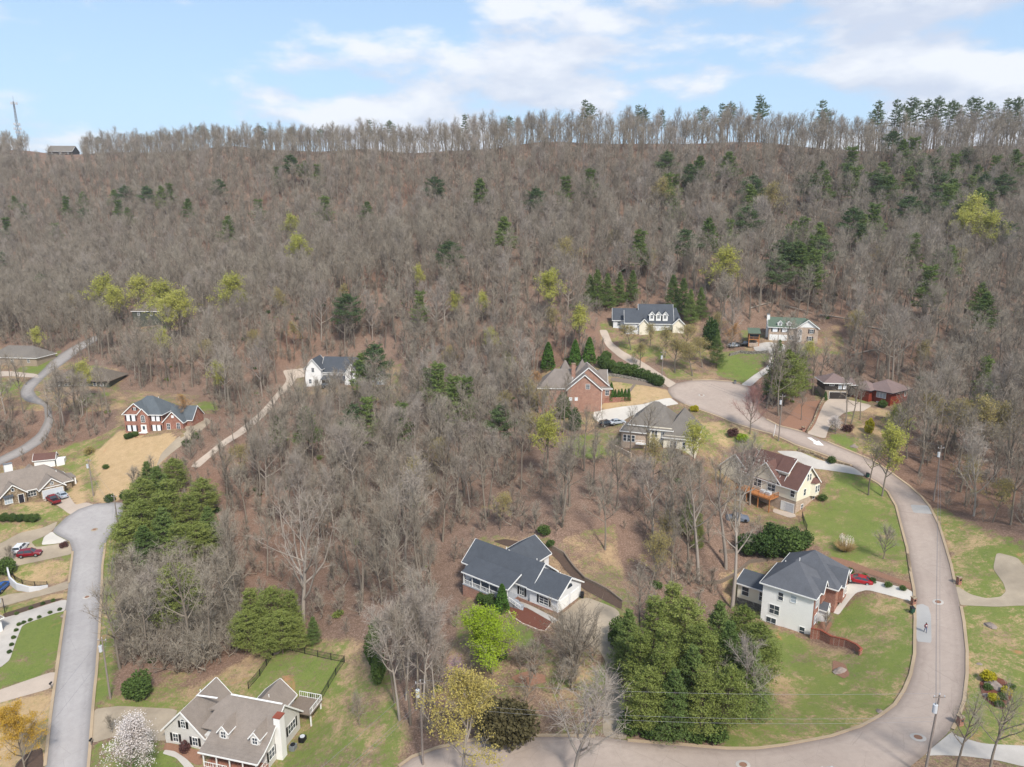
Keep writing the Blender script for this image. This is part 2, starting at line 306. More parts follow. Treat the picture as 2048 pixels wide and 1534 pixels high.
M['concrete']=m_concrete('pale_concrete','#c2bbb2',.28); M['concrete_pink']=m_concrete('pinkish_concrete','#bfaf9f',.25); M['concrete_old']=m_concrete('stained_concrete','#b0a18c',.4); M['concrete_white']=m_concrete('new_white_concrete','#cfc8bd',.16)
M['kerb']=m_concrete('tan_kerb_concrete','#b49f84',.25); M['patch']=m_concrete('grey_patch_asphalt','#adaaa6',.18)
M['asphalt_grey']=m_road('grey_asphalt','#96918f','#a6a19e'); M['asphalt_tan']=m_road('tan_asphalt','#9a8a7f','#aa9b8f'); M['asphalt_lane']=m_road('woodland_asphalt','#8a8480','#9b9590')
M['mulch_red']=flat('red_mulch','#70483b',.95,.1,var=.35,sc=6); M['mulch_dark']=flat('dark_mulch','#594a41',.95,.1,var=.4,sc=4); M['mulch_tan']=flat('tan_mulch','#8d6b58',.95,.1,var=.3,sc=4)
M['paint']=flat('road_paint','#e6e6e2',.6,.3,var=.05)
M['metal']=flat('grey_metal','#8a8d90',.4,.5,.3); M['metal_white']=flat('light_metal','#c6c9cc',.4,.5); M['iron']=flat('black_iron','#1d1d1f',.5,.4)
M['pole']=flat('weathered_pole_wood','#8b8078',.9,.1,var=.25,sc=3); M['deck']=flat('orange_deck_wood','#b0764a',.8,.2,var=.2,sc=2); M['deck_grey']=flat('grey_deck_boards','#9da0a5',.8,.2)
M['timber']=flat('retaining_timber','#7d7064',.9,.1,var=.25,sc=3); M['wallwhite']=m_concrete('white_retaining_wall','#cfcfd0',.18)
M['rock']=flat('boulder_rock','#8f8279',.9,.2,var=.3,sc=2); M['rubber']=flat('tyre_rubber','#1c1c1d',.8,.2); M['bin_green']=flat('green_plastic','#1f4a3a',.5,.4)
M['copper']=flat('copper_cap','#8b4a38',.6,.3)
# ------------------------------------------------------------------ ground: what lies where, outlined on the ground
def W(poly): 
    """photo outline -> ground outline"""
    return np.array([G(a,b)[:2] for a,b in poly])
def inpoly(X,Y,P):
    r=np.zeros(np.shape(X),bool); n=len(P); j=n-1
    for i in range(n):
        xi,yi=P[i];xj,yj=P[j]
        c=((yi>Y)!=(yj>Y))&(X<(xj-xi)*(Y-yi)/(yj-yi+1e-12)+xi); r^=c; j=i
    return r
def pdist(X,Y,P,closed=True):
    d=np.full(np.shape(X),1e9); n=len(P)
    for i in range(n if closed else n-1):
        a=P[i];b=P[(i+1)%n]; ab=b-a; t=np.clip(((X-a[0])*ab[0]+(Y-a[1])*ab[1])/(ab@ab+1e-9),0,1)
        d=np.minimum(d,np.hypot(X-a[0]-t*ab[0],Y-a[1]-t*ab[1]))
    return d
def smooth_poly(P,it=2,c=.25):
    P=np.array(P,float)
    for _ in range(it):
        Q=np.empty((2*len(P),2)); N_=np.roll(P,-1,0); Q[0::2]=P*(1-c)+N_*c; Q[1::2]=P*c+N_*(1-c); P=Q
    return P
LAWNS=[ # name,label, green, straw, outline
 ('lawn',.95,.25,[(38,1251),(120,1223),(129,1230),(126,1270),(115,1327),(70,1355),(0,1378),(-80,1400),(-60,1345),(19,1324),(31,1279)]),
 ('lawn',.35,.75,[(16,1166),(30,1134),(80,1124),(143,1117),(140,1160),(95,1173),(40,1172),(18,1168)]),
 ('lawn',.4,.7,[(-40,1240),(0,1215),(60,1200),(136,1187),(134,1197),(60,1212),(20,1226),(0,1236)]),
 ('lawn',.08,.9,[(-60,1410),(10,1402),(107,1385),(100,1440),(86,1600),(-90,1600)]),
 ('lawn',.5,.6,[(-60,1050),(0,1046),(60,1046),(95,1052),(60,1068),(0,1090),(-60,1110)]),
 ('lawn',.45,.7,[(15,1014),(60,1003),(95,1003),(120,1014),(140,1022),(136,1030),(112,1042),(80,1040),(40,1022)]),
 ('sand_patch',0,1.35,[(140,950),(165,957),(171,985),(166,1003),(152,1010),(141,990)]),
 ('straw_lawn',.03,1.1,[(182,915),(215,880),(246,858),(262,872),(300,876),(345,862),(352,872),(335,900),(318,930),(295,950),(268,985),(245,992),(228,1002),(192,1006),(196,965),(184,935)]),
 ('lawn',.5,.55,[(95,920),(170,893),(185,908),(182,925),(194,965),(192,1006),(171,1004),(170,960),(145,945),(118,932)]),
 ('lawn',.75,.5,[(222,1066),(240,1052),(236,1080),(232,1130),(229,1200),(223,1300),(214,1390),(204,1411),(187,1412),(194,1348),(199,1278),(204,1209),(206,1132),(212,1087)]),
 ('lawn',.52,.5,[(190,1411),(222,1392),(300,1380),(400,1372),(470,1330),(560,1285),(650,1287),(722,1290),(760,1340),(775,1400),(815,1500),(760,1600),(520,1600),(400,1560),(350,1500),(355,1418),(240,1411)]),
 ('lawn',.9,.35,[(497,1378),(545,1312),(562,1303),(688,1327),(640,1403),(575,1414)]),
 ('lawn',.75,.4,[(560,1580),(600,1470),(640,1420),(655,1440),(665,1500),(700,1600)]),
 ('lawn',.85,.2,[(180,1495),(240,1472),(300,1484),(330,1500),(390,1534),(400,1600),(170,1600)]),
 ('lawn',.8,.2,[(1030,1236),(1050,1250),(1078,1263),(1062,1292),(1030,1285),(1000,1262)]),
 ('lawn',.78,.55,[(1522,1246),(1600,1276),(1690,1312),(1722,1310),(1718,1285),(1660,1262),(1668,1245),(1700,1203),(1735,1184),(1785,1196),(1823,1210),(1826,1240),(1826,1310),(1818,1350),(1788,1406),(1755,1430),(1700,1456),(1620,1478),(1511,1496),(1452,1496),(1462,1420),(1490,1350),(1525,1290)]),
 ('lawn',.85,.45,[(1600,1030),(1640,990),(1668,946),(1685,944),(1731,957),(1776,988),(1790,1013),(1801,1045),(1812,1100),(1820,1152),(1760,1140),(1700,1118),(1640,1102),(1608,1070)]),
 ('lawn',.5,.6,[(1395,850),(1425,842),(1463,848),(1504,862),(1560,882),(1650,914),(1690,930),(1640,918),(1590,898),(1540,898),(1480,892),(1430,885),(1375,868)]),
 ('lawn',.62,.75,[(1862,1013),(1900,1032),(1960,1068),(2048,1100),(2250,1190),(2250,1420),(2100,1540),(1905,1462),(1930,1403),(1937,1350),(1937,1302),(1931,1245),(1921,1208),(1903,1113),(1884,1053)]),
 ('straw_lawn',.18,1.1,[(1221,762),(1266,766),(1328,778),(1342,792),(1321,800),(1266,812),(1202,820),(1203,806),(1262,803),(1262,784),(1222,778)]),
 ('lawn',1.0,.15,[(1440,712),(1456,702),(1500,704),(1535,708),(1533,722),(1510,742),(1490,767),(1440,752),(1430,735)]),
 ('lawn',.6,.4,[(1237,685),(1262,690),(1310,690),(1335,715),(1300,728),(1262,712),(1246,700)]),
 ('lawn',.55,.4,[(1125,872),(1190,866),(1240,866),(1246,900),(1228,916),(1130,908)]),
 ('lawn',.85,.15,[(1652,868),(1690,868),(1702,885),(1716,905),(1690,893)]),
 ('lawn',.15,.85,[(1700,862),(1722,850),(1790,862),(1775,885),(1745,912),(1712,895)]),
 ('lawn',.2,.7,[(1745,815),(1790,822),(1800,838),(1760,835)]),
 ('lawn',.8,.15,[(20,742),(60,730),(110,708),(122,700),(105,722),(70,747)]),
 ('lawn',.7,.3,[(-40,758),(40,755),(50,765),(38,780),(-40,790)]),
 ('lawn',.6,.3,[(150,792),(215,782),(230,790),(180,800)]),
 ('lawn',.8,.2,[(395,802),(430,805),(428,828),(398,825)]),
 ('lawn',.7,.3,[(200,875),(246,850),(240,862),(185,905),(95,925),(60,930),(90,905),(150,890)]),
]
CLEAR=[ # open ground without forest
 [(915,1225),(935,1190),(950,1075),(1075,1070),(1240,1180),(1245,1260),(1235,1330),(1262,1480),(1000,1480),(925,1430),(895,1330)],
 [(1440,1150),(1530,1110),(1640,1090),(1700,1150),(1700,1250),(1500,1270)],[(1410,860),(1640,870),(1680,1000),(1600,1060),(1480,1040),(1410,960)],
 [(1230,800),(1420,800),(1440,900),(1330,930),(1230,920)],[(1080,740),(1260,740),(1280,860),(1120,860)],[(1630,780),(1820,790),(1830,860),(1640,900)],
 [(1480,660),(1680,650),(1690,710),(1500,720)],[(1200,640),(1400,640),(1400,700),(1200,680)],[(590,730),(800,730),(800,800),(590,790)],
 [(-60,680),(240,740),(240,820),(-60,820)],[(-60,930),(150,930),(150,1010),(-60,1050)],[(230,780),(400,790),(390,880),(230,880)],
 [(320,1340),(640,1340),(660,1560),(320,1560)],[(-100,1030),(150,1030),(140,1560),(-100,1560)],[(1460,1490),(1460,1620),(700,1620),(790,1520)],
 [(1800,1000),(2300,1180),(2300,1620),(1700,1620)],[(1350,830),(1500,840),(1500,900),(1350,880)],[(1290,690),(1440,690),(1440,760),(1340,760)],
 [(1225,1050),(1285,1250),(1240,1250),(1100,1100)],[(280,620),(340,620),(340,665),(280,665)]]
ROADS=[
 ('road','asphalt_grey',[(82,1620),(90,1534),(101,1435),(115,1334),(130.5,1223),(137.5,1167),(145.5,1104),(139,1083),(115,1071),(106,1064),(110,1056),(132,1035),(157,1019),(188,1008.7),(223,1005),(244,1006),(249,1014),(243,1031),(240,1049),(222,1066),(211,1087),(205,1132),(202,1209),(198,1278),(193,1348),(186,1418),(181,1487),(177,1534),(172,1620)]),
 ('road','asphalt_tan',[(700,1600),(797,1534),(823,1515),(876,1496),(934,1483),(996,1474),(1081,1472),(1198,1474),(1255,1482),(1361,1490),(1454,1498),(1511,1498),(1569,1491),(1627,1480),(1663,1473),(1720,1454),(1758,1433),(1789,1410),(1808,1381),(1821,1350),(1829,1309),(1830,1239),(1828,1182),(1821,1145),(1814,1097),(1803,1056),(1792,1013),(1776,985),(1757,968),(1731,952),(1704,932),(1672,921),(1653,912),(1590,890),(1542,868),(1504,858),(1463,845),(1438,834),(1395,819),(1369,809),(1344,795),(1336,784),(1337,776),(1352,767),(1385,761),(1420,760),(1459,763),(1482,769),(1508,778),(1518,800),(1516,825),(1533,839),(1558,852),(1605,864),(1640,879),(1669,890),(1716,909),(1745,921),(1780,944),(1818,972),(1843,994),(1859,1013),(1878,1051),(1892,1096),(1902,1130),(1911,1170),(1919,1208),(1928,1246),(1934,1302),(1934,1350),(1928,1403),(1915,1441),(1893,1470),(1868,1492),(1849,1511),(1821,1534),(1770,1570),(1650,1590),(1500,1600),(1200,1592),(1000,1590),(900,1600),(820,1640),(700,1700)]),
]
DRIVES=[
 ('driveway','concrete_pink',[(85,1001),(132,983),(150,1010),(172,1005),(188,1009),(157,1020),(141,1030),(118,1013),(95,1003)]),
 ('driveway','concrete_white',[(104,1063),(113,1071),(139,1084),(100,1089),(83,1090),(88,1074)]),
 ('driveway','concrete_old',[(-60,1100),(0,1088),(40,1066),(85,1056),(115,1043),(110,1056),(95,1070),(62,1084),(72,1095),(139,1085),(145,1108),(100,1118),(30,1133),(0,1142),(-60,1160)]),
 ('driveway','concrete_old',[(-40,1205),(20,1188),(60,1184),(95,1176),(140,1161),(137,1178),(60,1198),(0,1215),(-40,1228)]),
 ('driveway','concrete',[(-60,1250),(0,1238),(30,1230),(134,1197),(130,1222),(110,1227),(45,1250),(35,1275),(20,1320),(0,1336),(-60,1342)]),
 ('driveway','concrete_pink',[(-60,1402),(0,1380),(113,1341),(107,1376),(0,1406),(-60,1425)]),
 ('driveway','concrete_old',[(186,1419),(240,1412),(358,1418),(340,1450),(333,1482),(300,1481),(240,1470),(181,1488)]),
 ('driveway','concrete_old',[(1167,1193),(1239,1221),(1239,1261),(1229,1282),(1233,1290),(1230,1332),(1248,1390),(1257,1480),(1204,1474),(1210,1390),(1211,1323),(1198,1299),(1169,1285),(1130,1262),(1112,1238)]),
 ('driveway','concrete_white',[(1669,1171),(1678,1152),(1697,1147),(1742,1160),(1824,1181),(1828,1205),(1785,1193),(1734,1180),(1712,1186),(1697,1203),(1678,1230),(1665,1226),(1693,1186),(1684,1174)]),
 ('driveway','concrete',[(1550,902),(1598,903),(1640,921),(1706,934),(1733,953),(1685,945),(1625,937),(1600,925)]),
 ('driveway','concrete_white',[(1188,822),(1284,810),(1330,797),(1341,796),(1358,808),(1340,811),(1262,832),(1246,842),(1225,843),(1200,846),(1186,836)]),
 ('driveway','concrete_pink',[(1198,660),(1214,660),(1224,685),(1246,703),(1292,728),(1336,757),(1353,767),(1338,776),(1322,762),(1284,742),(1240,716),(1212,692)]),
 ('driveway','concrete',[(1505,690),(1535,684),(1572,690),(1566,712),(1550,735),(1520,756),(1502,773),(1481,770),(1508,750),(1535,732),(1543,706),(1510,702)]),
 ('driveway','concrete_pink',[(1659,797),(1688,798),(1745,811),(1726,823),(1708,822),(1688,826),(1670,840),(1657,858),(1651,878),(1612,867),(1630,850),(1641,822),(1649,806)]),
 ('driveway','concrete_old',[(1911,1171),(1941,1189),(1972,1197),(2001,1194),(2012,1183),(2007,1167),(1986,1138),(1993,1105),(2035,1116),(2048,1132),(2160,1170),(2160,1230),(2048,1211),(1994,1214),(1925,1211),(1920,1209)]),
 ('driveway','concrete',[(1864,1496),(1903,1464),(1915,1473),(1966,1488),(2048,1492),(2200,1500),(2200,1550),(2048,1534),(1994,1521),(1931,1513),(1885,1511),(1850,1512)]),
 ('driveway','concrete_pink',[(565,740),(612,735),(615,753),(592,757),(585,770),(560,792),(532,830),(482,872),(430,907),(398,936),(380,934),(420,902),(468,867),(517,827),(552,787),(574,760)]),
 ('driveway','concrete_old',[(362,850),(382,838),(415,836),(422,845),(396,870),(362,892),(330,917),(312,934),(322,908),(350,880),(375,862)]),
 ('lane','asphalt_lane',[(-60,945),(0,914),(42,893),(75,868),(90,840),(88,812),(52,803),(38,790),(48,768),(78,747),(108,716),(150,690),(190,671),(202,677),(162,701),(122,732),(92,752),(66,780),(74,793),(102,813),(107,845),(90,882),(52,907),(0,930),(-60,965)]),
 ('driveway','concrete_pink',[(-60,745),(20,742),(74,748),(80,756),(20,752),(-60,756)]),
 ('path','concrete',[(1034,1206),(1041,1203),(1117,1240),(1108,1248)]),
 ('path','concrete',[(330,1500),(350,1503),(375,1520),(388,1534),(395,1560),(380,1560),(368,1534),(352,1516),(325,1508)]),
 ('path','timber',[(1222,755),(1262,759),(1330,770),(1334,776),(1260,768),(1221,762)]),
 ('path','timber',[(1250,782),(1262,775),(1266,768),(1272,770),(1262,784),(1250,786)]),
 ('patio','concrete_pink',[(1548,1016),(1590,1028),(1592,1034),(1580,1036),(1545,1024)]),
 ('mulch_bed','mulch_red',[(1010,1210),(1033,1208),(1107,1244),(1090,1262),(1076,1260),(1045,1247),(1022,1231)]),
 ('mulch_bed','mulch_dark',[(1085,1085),(1100,1094),(1128,1110),(1150,1140),(1170,1160),(1215,1182),(1245,1205),(1243,1220),(1205,1200),(1168,1180),(1140,1150),(1115,1120),(1092,1100)]),
 ('mulch_bed','mulch_dark',[(985,1082),(1010,1078),(1040,1084),(1030,1094),(1010,1092)]),
 ('mulch_bed','mulch_tan',[(1650,1228),(1664,1226),(1690,1187),(1680,1176),(1668,1190),(1655,1215)]),
 ('mulch_bed','mulch_tan',[(1632,1258),(1645,1240),(1665,1245),(1658,1262),(1640,1268)]),
 ('mulch_bed','mulch_tan',[(1660,1112),(1700,1122),(1760,1145),(1822,1166),(1824,1180),(1770,1158),(1700,1136),(1665,1125)]),
 ('mulch_bed','mulch_red',[(1958,1365),(1985,1352),(2010,1360),(2027,1378),(2022,1400),(2005,1420),(1985,1412),(1965,1395)]),
 ('mulch_bed','mulch_dark',[(5,1228),(40,1217),(95,1200),(128,1196),(120,1200),(50,1222),(10,1236)]),
 ('mulch_bed','mulch_dark',[(30,1530),(55,1505),(85,1495),(88,1540),(70,1580),(25,1580)]),
 ('mulch_bed','mulch_tan',[(332,1485),(402,1502),(405,1530),(390,1530),(360,1510),(325,1500)]),
 ('mulch_bed','mulch_tan',[(1560,850),(1575,835),(1600,805),(1630,802),(1648,800),(1638,830),(1622,862),(1600,862)]),
 ('mulch_bed','mulch_tan',[(1022,1355),(1050,1343),(1090,1350),(1092,1365),(1060,1372),(1032,1365)]),
 ('mulch_bed','mulch_tan',[(1665,1320),(1690,1328),(1700,1350),(1688,1358),(1665,1345)]),
]
PATCHES=[
 ('patch',[(1821,1010),(1856,1012),(1867,1029),(1827,1026)]),
 ('patch',[(1832,1211),(1845,1209),(1857,1215),(1862,1232),(1863,1287),(1833,1284)]),
]
for L_ in LAWNS: L_[3][:]=[tuple(q) for q in L_[3]]
lawnW=[(n,g,s,smooth_poly(W(p),2)) for n,g,s,p in LAWNS]
roadW=[(n,m,W(p)) for n,m,p in ROADS]; driveW=[(n,m,smooth_poly(W(p),2,.12)) for n,m,p in DRIVES]; clearW=[W(p) for p in CLEAR]
# --- terrain mesh: fine near part split by what covers it, coarse far part
def fnoise(X,Y,s,seed):
    r=np.random.default_rng(seed); out=np.zeros(np.shape(X)); amp=1.;tot=0
    for o in range(4):
        for _ in range(3):
            a=r.uniform(0,6.28); f=(2**o)/s; out+=amp*np.sin((X*math.cos(a)+Y*math.sin(a))*f+r.uniform(0,6.28)); tot+=amp
        amp*=.6
    return out/tot
def build_ground():
    t=NT('woodland_and_lawn_ground'); at=lambda n: t.attr(n)
    n_big=t.noise(.035,6,.62); n_mid=t.noise(.35,6,.66,dist=.4); n_fine=t.noise(3.2,5,.75); n_f2=t.noise(9,3,.7)
    # leaf litter
    lit=t.mix(t.mapr(n_big,.35,.65),hexc('#756050'),hexc('#867061')); lit=t.mix(t.mapr(n_mid,.4,.7,0,.6),lit,hexc('#5d4a3e')); lit=t.mix(t.mapr(n_fine,.45,.68,0,.85),lit,hexc('#ab9080')); lit=t.mix(t.mapr(n_f2,.48,.66,0,.6),lit,hexc('#45362e'))
    rd=t.noise(.02,3,.5); lit=t.mix(t.mapr(rd,.5,.7,0,.45),lit,hexc('#83604d'))
    n_l=t.noise(.55,8,.74); n_m2=t.noise(.16,7,.70,dist=.25); blade=t.noise(1.0,4,.7,vec=t.scale(6,2.2,3))
    straw=t.mix(t.mapr(n_l,.32,.68),hexc('#ab9068'),hexc('#c6a882')); straw=t.mix(t.mapr(blade,.35,.7,0,.55),straw,hexc('#8d7c5a')); straw=t.mix(t.mapr(n_f2,.4,.7,0,.35),straw,hexc('#cfb492'))
    green=t.mix(t.mapr(n_l,.3,.7),hexc('#6f8338'),hexc('#4e6c2c')); green=t.mix(t.mapr(blade,.35,.7,0,.6),green,hexc('#858b4e')); green=t.mix(t.mapr(n_big,.35,.65,0,.35),green,hexc('#7d8146')); green=t.mix(t.mapr(n_f2,.45,.7,0,.4),green,hexc('#475a2b'))
    sa=t.math('ADD',at('straw'),t.math('MULTIPLY',t.math('SUBTRACT',n_m2,.5),2.2)); sa=t.math('ADD',sa,t.math('MULTIPLY',t.math('SUBTRACT',n_fine,.5),1.0))
    ga=t.math('ADD',at('green'),t.math('MULTIPLY',t.math('SUBTRACT',t.noise(.09,8,.68,dist=.3),.5),3.4))
    ga=t.math('ADD',ga,t.math('MULTIPLY',t.math('SUBTRACT',n_fine,.5),1.9)); ga=t.math('ADD',ga,t.math('MULTIPLY',t.math('SUBTRACT',t.noise(.42,6,.72,dist=.5),.5),2.0)); ga=t.math('ADD',ga,t.math('MULTIPLY',t.math('SUBTRACT',t.noise(1.3,5,.75,dist=.4),.5),2.2)); ga=t.math('ADD',ga,t.math('MULTIPLY',t.math('SUBTRACT',blade,.5),.8))
    col=t.mix(t.math('MULTIPLY',t.mapr(sa,.05,.9,0,.95,True),t.mapr(at('straw'),.02,.15)),lit,straw); col=t.mix(t.math('MULTIPLY',t.mapr(ga,.1,1.0,0,.92,True),t.mapr(at('green'),.02,.12)),col,green)
    clay=t.mapr(t.noise(.12,5,.6,dist=1.0),.64,.74,0,.75,True); col=t.mix(t.math('MULTIPLY',clay,t.mapr(at('open'),.2,.8)),col,hexc('#b07f5c'))
    t.bump(t.math('ADD',n_fine,t.math('MULTIPLY',n_f2,.6)),.12,.7)
    gm=t.done(col,.95,.1); M['ground']=gm
    nx=np.arange(-252,249,1.0); ny=np.arange(57,321,1.0); X,Y=np.meshgrid(nx,ny); Z=hz(X,Y)
    JX=X+fnoise(X,Y,2.2,1)*.9; JY=Y+fnoise(X,Y,2.2,2)*.9
    gr=np.zeros(X.shape); st=np.zeros(X.shape); own=np.full(X.shape,-1); op=np.zeros(X.shape)
    for i,(n,g,s,P) in enumerate(lawnW):
        m=(X>P[:,0].min()-3)&(X<P[:,0].max()+3)&(Y>P[:,1].min()-3)&(Y<P[:,1].max()+3)
        if not m.any(): continue
        ins=inpoly(JX[m],JY[m],P); d=pdist(JX[m],JY[m],P); k=np.where(ins,1,np.clip(1-d/1.4,0,1))
        a=gr[m]; gr[m]=a*(1-k)+g*k; a=st[m]; st[m]=a*(1-k)+s*k; o=own[m]; o[ins]=i; own[m]=o; op[m]=np.maximum(op[m],k)
    for P in clearW:
        ins=inpoly(JX,JY,P); gr=np.where(ins&(own<0),.22,gr); st=np.where(ins&(own<0),.28,st); op=np.where(ins,np.maximum(op,.6),op)
    fo=own[:-1,:-1]; idx=np.arange(X.size).reshape(X.shape); quads=np.stack([idx[:-1,:-1],idx[:-1,1:],idx[1:,1:],idx[1:,:-1]],-1)
    V=np.stack([X.ravel(),Y.ravel(),Z.ravel()],1); at3=[('green',gr.ravel()),('straw',st.ravel()),('open',op.ravel())]
    def emit(name,q,V=V,at3=at3,kind='structure'):
        u,inv=np.unique(q,return_inverse=True); me=npmesh(name,V[u],[inv.reshape(q.shape)],smooth=True)
        for an,av in at3:
            a=me.attributes.new(an,'FLOAT','POINT'); a.data.foreach_set('value',av[u].astype(np.float32))
        return tag(link(name,me,gm),kind=kind)
    emit('ground',quads[fo==-1])
    for i,(n,g,s,P) in enumerate(lawnW):
        q=quads[fo==i]
        if len(q): emit(n,q)
    # far terrain
    fx=np.arange(-900,701,4.0); fy=np.arange(-60,1101,4.0); FX,FY=np.meshgrid(fx,fy); FZ=hz(FX,FY)
    idx=np.arange(FX.size).reshape(FX.shape); q=np.stack([idx[:-1,:-1],idx[:-1,1:],idx[1:,1:],idx[1:,:-1]],-1); cx=FX[:-1,:-1]+2; cy=FY[:-1,:-1]+2
    hole=(cx>-252)&(cx<248)&(cy>57)&(cy<320); q=q[~hole]
    V2=np.stack([FX.ravel(),FY.ravel(),FZ.ravel()],1); z0=np.zeros(FX.size)
    emit('hillside',q.reshape(-1,4),V2,[('green',z0),('straw',z0),('open',z0)])
    me=npmesh('distant_land',[(-1800,-900,-9),(1800,-900,-9),(1800,2600,-9),(-1800,2600,-9)],[np.array([[0,1,2,3]])]); tag(link('distant_land',me,gm),kind='structure')
build_ground()
def dense(P,step):
    out=[]
    for i in range(len(P)):
        a=P[i];b=P[(i+1)%len(P)]; n=max(1,int(np.hypot(*(b-a))/step)); out+=[a+(b-a)*k/n for k in range(n)]
    return np.array(out)
def sheet(name,P,mat,off,step=2.0,edge=False,kind='structure'):
    D=dense(P,step); n=len(D); x0,y0=P.min(0); x1,y1=P.max(0)
    gx_,gy_=np.meshgrid(np.arange(x0+.5*step,x1,step),np.arange(y0+.5*step,y1,step)); gx_=gx_.ravel(); gy_=gy_.ravel()
    k=inpoly(gx_,gy_,P); gx_=gx_[k];gy_=gy_[k]; k=pdist(gx_,gy_,P)>.35*step; I=np.stack([gx_[k],gy_[k]],1)
    if edge:                                    # extra rows beside the kerb so that gutters have their own wear
        for w in (.35,.9,1.6):
            T=np.roll(D,-1,0)-np.roll(D,1,0); T/=np.linalg.norm(T,axis=1)[:,None]+1e-9; ar=((P[:,0]*np.roll(P[:,1],-1)-np.roll(P[:,0],-1)*P[:,1]).sum())
            Nn=np.stack([-T[:,1],T[:,0]],1)*(1 if ar>0 else -1); Q=D+Nn*w; kk=inpoly(Q[:,0],Q[:,1],P)&(pdist(Q[:,0],Q[:,1],P)>w*.8); I=np.concatenate([Q[kk],I])
    allp=[Vector(p) for p in D]+[Vector(p) for p in I]
    vo,eo,fo,_,_,_=delaunay_2d_cdt(allp,[(i,(i+1)%n) for i in range(n)],[list(range(n))],1,1e-4)
    v=np.array([(p.x,p.y) for p in vo]); z=hz(v[:,0],v[:,1])+off; f=[tuple(q) for q in fo]
    me=npmesh(name,np.column_stack([v,z]),[np.array([q for q in f if len(q)==3])],smooth=True)
    if me.polygons and me.polygons[0].normal.z<0: me.flip_normals()
    if edge:
        a=me.attributes.new('edge','FLOAT','POINT'); a.data.foreach_set('value',np.minimum(pdist(v[:,0],v[:,1],P),3).astype(np.float32))
    return tag(link(name,me,mat),kind=kind)
for n,m,P in driveW: sheet(n,P,M[m],.05 if n!='path' else .06,1.5 if len(P)<40 else 2.0,edge=(m=='asphalt_lane'))
for n,m,P in roadW: sheet(n,P,M[m],.09,2.0,edge=True)
for n,P in PATCHES: sheet('road_patch',smooth_poly(W(P),1,.08),M['patch'],.115,1.2)
def kerb(seg,name='kerb'):
    P=W(seg); P=np.array([P[0]]+[p for a,b in zip(P[:-1],P[1:]) for p in [a+(b-a)*k/max(1,int(np.hypot(*(b-a))/2)) for k in range(1,max(1,int(np.hypot(*(b-a))/2))+1)]])
    T=np.gradient(P,axis=0); T/=np.linalg.norm(T,axis=1)[:,None]; Nn=np.stack([-T[:,1],T[:,0]],1); m=MB(); n=len(P)
    for p,q in zip(P,Nn):
        for s,h in ((-.22,-.2),(-.22,.20),(.22,.20),(.22,-.2)): x,y=p+q*s; m.v.append((x,y,H(x,y)+h))
    for i in range(n-1):
        for j in range(3): m.f.append((4*i+j,4*i+j+1,4*i+4+j+1,4*i+4+j))
    tag(m.obj(name,M['kerb']),kind='structure')
r1,r2=ROADS[0][2],ROADS[1][2]
for a,b in ((1,4),(5,6)): kerb(r1[a:b+1])
kerb([(101,1435),(107,1385)]); kerb([(113,1340),(130,1228)]); kerb(r1[20:29])
kerb([(797,1534),(823,1515),(876,1496),(934,1483),(996,1474),(1081,1472),(1190,1474)]); kerb(r2[8:25]); kerb([(1821,1145),(1814,1097),(1803,1056),(1792,1013),(1776,985),(1757,968),(1735,955)])
kerb([(1704,932),(1672,921),(1653,912),(1590,890),(1542,868),(1504,858),(1463,845),(1438,834),(1395,819),(1369,809)]); kerb([(1385,761),(1420,760),(1459,763),(1480,768)])
kerb([(1533,839),(1558,852),(1605,864)]); kerb([(1655,884),(1669,890),(1716,909),(1745,921),(1780,944),(1818,972),(1843,994),(1859,1013),(1878,1051),(1892,1096),(1902,1130),(1910,1168)]); kerb([(1922,1214),(1928,1246),(1934,1302),(1934,1350),(1928,1403),(1915,1441),(1905,1460)])
# manholes: concrete collar and iron lid are separate parts
for i,(px,py,r) in enumerate(((1876,1205,.85),(1836,1476,.95),(1486,1531,.9),(1403,791,.9),(189,1060,.75),(174,1195,.8))):
    p=G(px,py); lab=['pale collared manhole in the street beside the grey patch','manhole in the road bend by the bottom right driveway','manhole at the bottom edge of the lower street','manhole in the middle of the tan cul-de-sac','manhole in the grey left cul-de-sac','manhole halfway down the grey left street'][i]
    e=tag(empty('manhole',p),lab,'manhole',group='manholes in the streets')
    c=MB(); k=20
    for rr,zz in ((r,.10),(r*.55,.13)):
        for j in range(k): a=2*math.pi*j/k; x,y=rr*math.cos(a),rr*math.sin(a); c.v.append((x,y,H(p[0]+x,p[1]+y)-p[2]+zz+.02))
    c.f=[(j,(j+1)%k,k+(j+1)%k,k+j) for j in range(k)]; c.obj('collar',M['concrete'] if i!=4 else M['concrete_old'],e)
    l=MB(); l.v=[(r*.53*math.cos(2*math.pi*j/k),r*.53*math.sin(2*math.pi*j/k),H(p[0]+r*.5*math.cos(2*math.pi*j/k),p[1]+r*.5*math.sin(2*math.pi*j/k))-p[2]+.14) for j in range(k)]; l.f=[tuple(range(k))]; l.obj('lid',M['mulch_tan'],e)
# white arrow painted on the upper street
sheet('road_marking',W([(1614,876),(1622,876),(1634,884),(1637,882),(1648,892),(1634,891),(1626,887),(1628,885)]),M['paint'],.125,.6)
